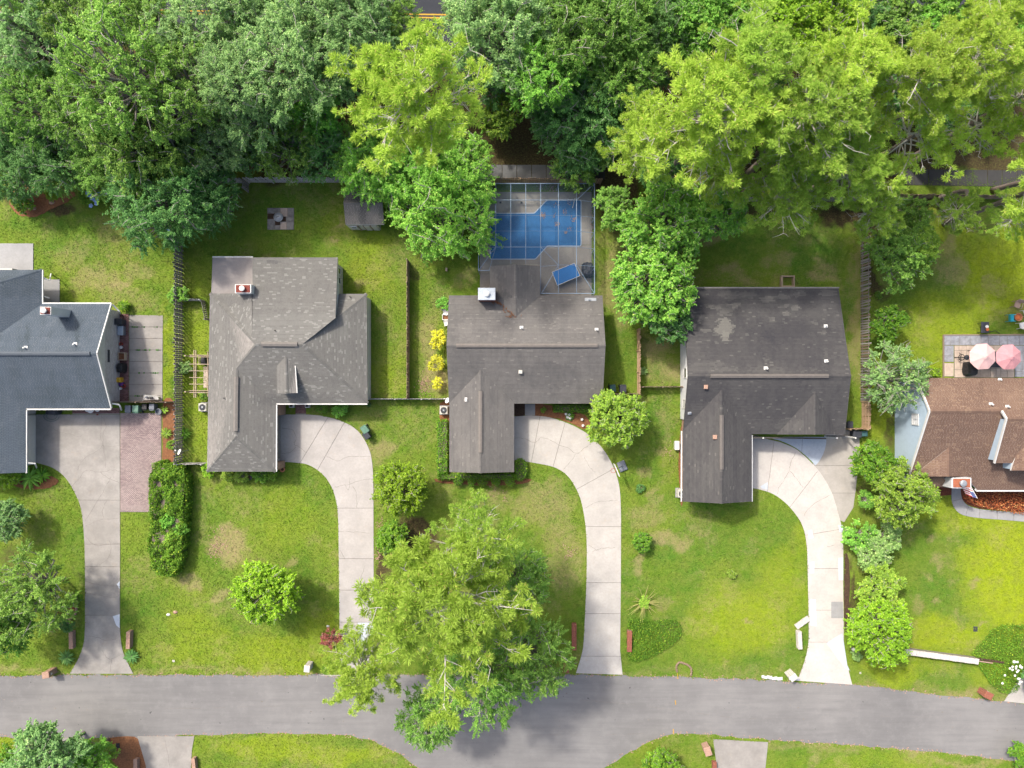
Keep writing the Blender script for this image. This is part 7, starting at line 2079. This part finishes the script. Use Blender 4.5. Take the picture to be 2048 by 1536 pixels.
# pergola
pg = thing('pergola', 'slatted timber pergola against the left wall of tan house', 'pergola', P(400, 747))
m = MB()
for x in (388.5, 392): m.beam(P(x, 700, 2.2), P(x, 795, 2.2), .05, .16)
m.beam(P(416, 703, 2.2), P(416, 793, 2.2), .05, .16)
m.each('beam', M['wood'], pg)
m = MB()
for y in (710, 713.5, 728, 741.5, 755, 768, 781, 785): m.beam(P(379, y, 2.33), P(421, y + .5, 2.33), .05, .12)
m.beam(P(398, 714, 2.32), P(398, 728, 2.32), .04, .1)
m.each('rafter', M['wood'], pg)
for x, y in ((390, 713), (390, 783), (416, 713), (416, 783)): MB().box(P(x, y) * 1.0 + Vector((0, 0, 1.08)), (.12, .12, 2.15)).build('post', M['wood'], pg)
stones((407, 733, 420, 776), 'paver_b', '', 7, 9, name='path', z=.05)
covered(413, 722, .6, .8, .9, 'black grill under the pergola top end', name='grill')
# fire pit on its square of stones
fpd = stones((535, 416, 588, 459.5), 'stone', '', 9, 11, name='fire_pit_pad', z=.06)
for i, o in enumerate([c_ for c_ in fpd.children if c_.name.startswith('paver')]):
    o.material_slots[0].link = 'OBJECT'; o.material_slots[0].material = M[('stone', 'paver_b', 'soil', 'fascia_grey', 'stone')[i * 7 % 5]]
fp = thing('fire_pit', 'round metal lidded fire pit on a square of mixed stones', 'fire pit', P(559, 436))
c = P(559, 436) + Vector((0, 0, .06))
MB().lathe(c, [(.3, 0), (.44, .25), (.47, .32), (.44, .33)], 20).build('bowl', M['metal'], fp)
MB().lathe(c + Vector((0, 0, .33)), [(.43, 0), (.36, .08), (.2, .13), (.03, .15)], 20).build('lid', M['metal'], fp)
MB().beam(c + Vector((-.16, -.06, .5)), c + Vector((.16, .06, .5)), .04, .04).build('handle', M['charcoal'], fp)
# front door things of the tan house
for x, lab in ((585.5, 'white planter left of the brick front path'), (617, 'white planter right of the brick front path')):
    p = thing('planter_box', lab, 'planter', P(x, 811)); MB().bevbox(P(x, 811) + Vector((0, 0, .25)), (.45, .4, .5), .04).build('box', M['white'], p)
    MB().box(P(x, 811) + Vector((0, 0, .5)), (.3, .26, .04)).build('earth', M['black'], p)
pot(567.5, 938, .24, .42, 'terracotta', 'terracotta pot at the tan house garage corner', 'soil')
pot(501, 954, .27, .4, 'charcoal', 'dark round pot between the clipped shrubs', 'soil')
pot(739, 808, .2, .4, 'black', 'dark pot at the front corner of the tan house', plant='lf_dark')
# pots and chairs beside the golden shrubs
pot(893, 615, .3, .4, 'charcoal', 'large dark pot beside the pool house wall', 'soil'); pot(888, 619, .2, .3, 'metal', 'grey pot beside the large dark pot', 'soil'); pot(897, 607, .17, .3, 'conc_blue', 'small pale pot at the pool house corner', 'soil')
chair(891, 626, 1.4, 'white', 'white chair below the dark pots', .85); chair(893, 647, 1.8, 'white', 'white chair below the framed planter', .9)
fpl = thing('planter_box', 'white framed planter between the two white chairs', 'planter', P(892, 635))
for dx, dy, w, d in ((-.3, 0, .06, .56), (.3, 0, .06, .56), (0, .25, .54, .06), (0, -.25, .54, .06)): MB().box(P(892, 635) + Vector((dx, dy, .25)), (w, d, .5)).build('plank', M['white'], fpl)
MB().box(P(892, 635) + Vector((0, 0, .2)), (.52, .42, .35)).build('earth', M['straw'], fpl)
props(MB().box(P(893, 539, .15), (.18, .3, .3)).build('stump', M['wood']), 'short pale timber block on the lawn behind pool house', 'block')
# timber frame on the charcoal house lawn
tf = thing('raised_bed', 'empty square timber frame at the charcoal house back eave', 'garden bed', P(1574, 563))
m = MB()
m.box(P(1562.5, 563, .25), (.12, 1.15, .5)); m.box(P(1586.5, 563, .25), (.12, 1.15, .5)); m.box(P(1574.5, 553, .25), (1.08, .12, .5)); m.box(P(1574.5, 573, .25), (1.08, .12, .5))
m.each('plank', M['wood'], tf)
# basketball hoop fallen towards the drive
bh_ = thing('basketball_hoop', 'portable basketball hoop at the outer curve of the driveway', 'basketball hoop', P(1243, 935))
m = MB(); c = P(1244, 932); m.bevbox(c + Vector((0, 0, .12)), (.8, 1.0, .24), .06, .4); m.build('base', M['grey_bin'], bh_)
MB().tube([c + Vector((0, 0, .2)), P(1240, 934.5, 1.4), P(1233, 937, 2.6)], .05, 8).build('pole', M['metal'], bh_)
MB().beam(P(1228, 928, 2.75), P(1238, 952, 2.75), .06, .9).build('backboard', M['white'], bh_)
c = P(1229, 941, 2.6)
MB().tube([c + Vector((.23 * math.cos(a) - .12, .23 * math.sin(a), 0)) for a in np.linspace(0, 2 * math.pi, 17)], .02, 5).build('rim', M['redp'], bh_)
# flag
fl = thing('flag', 'striped flag hanging from an angled pole by the front door', 'flag', P(1943, 978))
a, b = P(1938, 966, 2.2), P(1955, 997, 3.0)
MB().tube([a, b], .025, 6).build('pole', M['white'], fl)
d = (a - b); L = d.length; d.normalize()
for k in range(9):                                           # stripes hang below the pole, swung to one side
    t0, t1 = k / 13 * 1.0, (k + 1) / 13 * 1.0
    s = Vector((-1, .25, -.35)).normalized()
    p0, p1 = b + d * (L * .02 + L * .95 * t0), b + d * (L * .02 + L * .95 * t1)
    l0 = .42 if k < 5 else 0.0
    m = MB(); q = [p0 + s * l0, p1 + s * l0, p1 + s * .95 + Vector((0, .1, -.05)), p0 + s * .95 + Vector((0, .1, -.05))]
    m.add([tuple(v) for v in q] + [tuple(v - Vector((0, 0, .01))) for v in q], [(0, 1, 2, 3), (7, 6, 5, 4), (0, 4, 5, 1), (1, 5, 6, 2), (2, 6, 7, 3), (3, 7, 4, 0)])
    m.build('stripe', M['flag_red' if k % 2 == 0 else 'white'], fl)
p0, p1 = b + d * L * .02, b + d * (L * .02 + L * .95 * 5 / 13); s = Vector((-1, .25, -.35)).normalized()
m = MB(); q = [p0, p1, p1 + s * .42, p0 + s * .42]; m.add([tuple(v) for v in q] + [tuple(v - Vector((0, 0, .01))) for v in q], [(0, 1, 2, 3), (7, 6, 5, 4), (0, 4, 5, 1), (1, 5, 6, 2), (2, 6, 7, 3), (3, 7, 4, 0)]); can = m.build('canton', M['flag_blue'], fl)
m = MB()
for i in range(4):
    for j in range(4):
        c = p0.lerp(p1, (i + .5) / 4) + s * (.42 * (j + .5) / 4) + Vector((0, 0, .012)); m.box(c, (.035, .035, .006), .5)
m.build('star', M['white'], can, kind='stuff')

# ------------------------------------------------------------------ masonry by the street
def masonry(px, py, L, W, h, rz, mat, label, name='brick_wall', cat='wall', cap=True, core='mortar'):
    c = P(px, py); root = thing(name, label, cat, c)
    R = Matrix.Rotation(rz, 4, 'Z'); at = lambda x, y, z: c + R @ Vector((x, y, z))
    MB().box(c + Vector((0, 0, h / 2)), (W - .02, L - .02, h), rz).build('core', M[core], root)
    m = MB(); r = random.Random(px + py)
    rows = int(h / .078)
    for k in range(rows):
        z = .04 + k * .078
        o_ = .1 if k % 2 else 0
        y = -L / 2 + o_
        while y < L / 2 - .02:
            l = min(.2, L / 2 - y)
            for sx in (-1, 1): m.box(at(sx * (W / 2 - .02), y + l / 2, z), (.05 + r.uniform(0, .01), l - .012, .066), rz)
            y += .21
        x = -W / 2 + .03
        while x < W / 2 - .05:
            l = min(.2, W / 2 - .03 - x)
            for sy in (-1, 1): m.box(at(x + l / 2, sy * (L / 2 - .02), z), (l - .012, .05, .066), rz)
            x += .21
    m.build('bricks', M[mat], root, kind='stuff')
    if cap:
        y = -L / 2 + .05
        while y < L / 2:
            MB().box(at(0, y, h + .03), (W + .04 + r.uniform(-.01, .01), .092, .075 + r.uniform(0, .01)), rz).build('brick', M[mat], root)
            y += .104
    return root
masonry(148, 1277, 1.7, .36, .45, 0.02, 'brick_pale', 'low brick wall left of the cracked driveway mouth')
masonry(263, 1276, 1.7, .34, .6, -.03, 'brick_pale', 'low brick wall right of the cracked driveway mouth')
masonry(1147.5, 1271, 2.6, .42, .45, 0, 'brick', 'long red brick wall left of the pool house driveway')
masonry(1257.5, 1279, 2.1, .42, .45, -.02, 'brick', 'red brick wall at the ground cover beside the driveway')
masonry(1595.5, 1277, 1.75, .36, .5, .05, 'brick_white', 'short white painted wall left of the bright driveway')
masonry(1604, 1244, 1.6, .5, .12, -.95, 'brick_white', 'flat white masonry strip slanting to the bright driveway', cap=True)
masonry(276, 1527, 1.3, .34, .45, 0, 'brick_pale', 'low brick wall left of the apron across the street', cap=True)
masonry(392, 1524, 1.2, .3, .5, .1, 'brick_pale', 'low brick wall right of the apron across the street', cap=True)
masonry(1427, 1532, 1.2, .34, .45, .05, 'brick', 'low brick wall beside the apron on the right across the street')
def mailbox(px, py, mat, label, rz=0, h=1.15, w=.5, d=.6):
    root = masonry(px, py, d, w, h, rz, mat, label, 'mailbox_pillar', 'mailbox', cap=False)
    c = P(px, py)
    R = Matrix.Rotation(rz, 4, 'Z')
    MB().bevbox(c + Vector((0, 0, h + .05)), (w + .08, d + .08, .1), .03, rz).build('cap', M[mat], root)
    MB().box(c + R @ Vector((0, -d / 2 - .015, h * .72)), (.2, .04, .22), rz).build('mailbox_door', M['metal'], root)
    MB().box(c + R @ Vector((w / 2 + .02, -.05, h * .72)), (.03, .16, .18), rz).build('number_plate', M['white'], root)
    return root
mailbox(621, 1328, 'brick_white', 'white brick mailbox pillar at the tan house verge', -.1)
mailbox(108, 1340, 'brick_pale', 'brick mailbox pillar left of the cracked driveway mouth', .15, 1.2, .62, .55)
mailbox(1131, 1328, 'brick', 'red brick mailbox pillar left of the pool house driveway', 0, 1.1, .45, .75)
mailbox(1577, 1345, 'brick_white', 'white mailbox pillar left of the bright driveway mouth', .6, 1.2, .7, .5)
mailbox(1963, 1382, 'brick', 'tilted brown brick mailbox pillar by the street at right', 1.1, 1.0, .6, .75)
mailbox(1410, 1492, 'brick_pale', 'brick mailbox pillar on the corner lawn across the street', .3, 1.0, .6, .8)
props(MB().box(P(1588, 1357, .08), (1.0, .3, .16), -.05).build('stone_block', M['wall_white']), 'white stone block at the foot of the white mailbox', 'block')
m = MB(); r = random.Random(3)
es = thing('stone_kerb', 'rough white stone kerb at the street edge left of the white mailbox', 'kerb', P(1545, 1356))
for k in range(8): m.bevbox(P(1526 + k * 5.2, 1354 + k * .6 + r.uniform(-1, 1), .06), (.26, .22 + r.uniform(0, .1), .14), .04, r.uniform(-.2, .2))
m.each('stone', M['wall_white'], es)
# long low wall on the right
lw = thing('garden_wall', 'long low whitewashed garden wall running to the ground cover', 'wall', P(1880, 1308))
a, b = P(1800, 1298), P(1948, 1318)
MB().beam(a + Vector((0, 0, .32)), b + Vector((0, 0, .32)), .5, .64).build('core', M['mortar'], lw)
d = (b - a); L = d.length; d.normalize(); n = Vector((-d.y, d.x, 0)); r = random.Random(6)
x = 0
while x < L:
    l = r.uniform(.22, .42); rz = math.atan2(d.y, d.x)
    MB().bevbox(a + d * (x + l / 2) + Vector((0, 0, .68)), (l - .015, .54 + r.uniform(-.03, .03), .12 + r.uniform(0, .03)), .03, rz + r.uniform(-.03, .03)).build('capstone', M['brick_white'], lw)
    for z in (.16, .46): MB().box(a + d * (x + l / 2) - n * .262 + Vector((0, 0, z)), (l - .02, .05, .27), rz).build('stone', M['offwhite'], lw)
    x += l
dg = thing('drain_channel', 'dark narrow drain gap continuing from the low white wall', 'drain', P(1980, 1320))
MB().beam(P(1950, 1317, .27), P(2008, 1325, .27), .22, .06).build('channel', M['soil'], dg); MB().beam(P(1948, 1321, .3), P(1985, 1326, .3), .08, .1).build('edge', M['tan'], dg)
# edged bed and stone ring
eb = thing('bed_edging', 'curved row of pale blocks around the mulch bed', 'edging', P(145, 1210)); m = MB()
for x, y in catmull([(137, 1186), (150, 1189), (154, 1200), (153, 1215), (150, 1228), (140, 1238), (126, 1235)], 3): m.bevbox(P(x, y, .08), (.2, .2, .18), .03, random.uniform(0, .5))
m.each('block', M['brick_pale'], eb)
M['tan_stone'] = plain('tan_stone', (.30, .22, .15), .9, .3, 6)
sr_ = thing('stone_ring', 'open horseshoe of tan stones at the street edge', 'edging', P(1368, 1336)); m = MB()
for x, y in catmull([(1354, 1343), (1353, 1332), (1359, 1325), (1368, 1327), (1377, 1331), (1383, 1339), (1382, 1350)], 3): m.bevbox(P(x, y, .07), (.2, .17, .16), .05, random.uniform(0, 1))
m.each('stone', M['tan_stone'], sr_)
# small covers, stones and signs
def lid(px, py, w, d, mat, label, name='meter_cover', h=.05, rz=0):
    root = thing(name, label, 'cover', P(px, py)); MB().bevbox(P(px, py, h / 2), (w, d, h), .01, rz).build('lid', M[mat], root)
    MB().box(P(px, py, h + .008), (w * .3, d * .12, .015), rz).build('handle', M['charcoal'], root)
lid(1951, 1258, .42, .5, 'charcoal', 'grey meter cover in the lime lawn by the ground cover'); lid(236, 1491, .35, .5, 'black', 'dark meter cover in the straw bed across the street')
lid(347, 1322, .26, .22, 'offwhite', 'small pale valve cover on the tan house verge'); lid(1721, 1346, .2, .2, 'offwhite', 'small pale valve cover right of the bright driveway')
lid(860, 1463, .3, .3, 'fascia_grey', 'faint valve cover in the street') if False else None
for k, (x, y, s, lab) in enumerate(((68, 417, .28, 'pale stepping stone in the mulch bed'), (104, 405, .3, 'mossy stone at the back of the mulch bed'), (337, 1229, .2, 'white stone ornament on the tan house lawn'), (351, 1224, .24, 'pinkish stone ornament on the tan house lawn'), (656, 1252, .16, 'small white ornament by the maroon shrub'), (1002, 1297, .12, 'white scrap'))):
    if lab == 'white scrap': continue
    props(MB().lathe(P(x, y), [(s * .9, 0), (s, .05), (s * .6, .12), (.03, .15)], 9, 1, .7).build('stone', M['white' if 'white' in lab else 'brick_pale']), lab, 'stone')
sp = thing('garden_sign', 'small white sign post at the foot of the lime shrub tree', 'sign', P(1707, 1299))
MB().box(P(1707, 1299, .5), (.06, .06, 1.0)).build('post', M['white'], sp); MB().box(P(1707, 1299, .9), (.3, .05, .4), .8).build('board', M['white'], sp)
wb = thing('wire_basket', 'round wire basket on bare soil left of the big front pine', 'basket', P(845, 1074)); m = MB()
for r_ in (.15, .3): m.tube([P(845, 1074, .3) + Vector((r_ * math.cos(a), r_ * math.sin(a), 0)) for a in np.linspace(0, 2 * math.pi, 15)], .02, 5)
for k in range(6): m.tube([P(845, 1074, .02) + Vector((.1 * math.cos(k), .1 * math.sin(k), 0)), P(845, 1074, .3) + Vector((.3 * math.cos(k), .3 * math.sin(k), 0))], .015, 4)
m.build('wire', M['metal'], wb, kind='stuff')
# scattered litter and pale gravel
m = MB(); r = random.Random(10)
for x, y, s, n in ((850, 772, 13, 150), (985, 980, 12, 40), (1010, 990, 8, 20), (440, 1085, 22, 60), (432, 1100, 14, 60), (1140, 1105, 12, 40), (760, 1050, 8, 40), (755, 1110, 9, 40), (1335, 905, 10, 24), (1250, 560, 10, 30)):
    for _ in range(n):
        p = P(x + r.gauss(0, s * .6), y + r.gauss(0, s * .8), .02); a = r.uniform(0, 3.1)
        m.box(p, (r.uniform(.04, .14), r.uniform(.03, .09), .04), a)
for pts in (north, south_r, south_l):
    for x, y in pts:
        if -40 < x < 2090 and 1330 < y < 1560:
            for _ in range(5):
                p = P(x + r.uniform(-9, 9), y + r.gauss(0, 2.2), .018); q = r.uniform(.03, .09)
                m.box(p, (q * 1.5, q, .03), r.uniform(0, 3.1))
m.build('gravel', M['brick_pale'], kind='stuff')
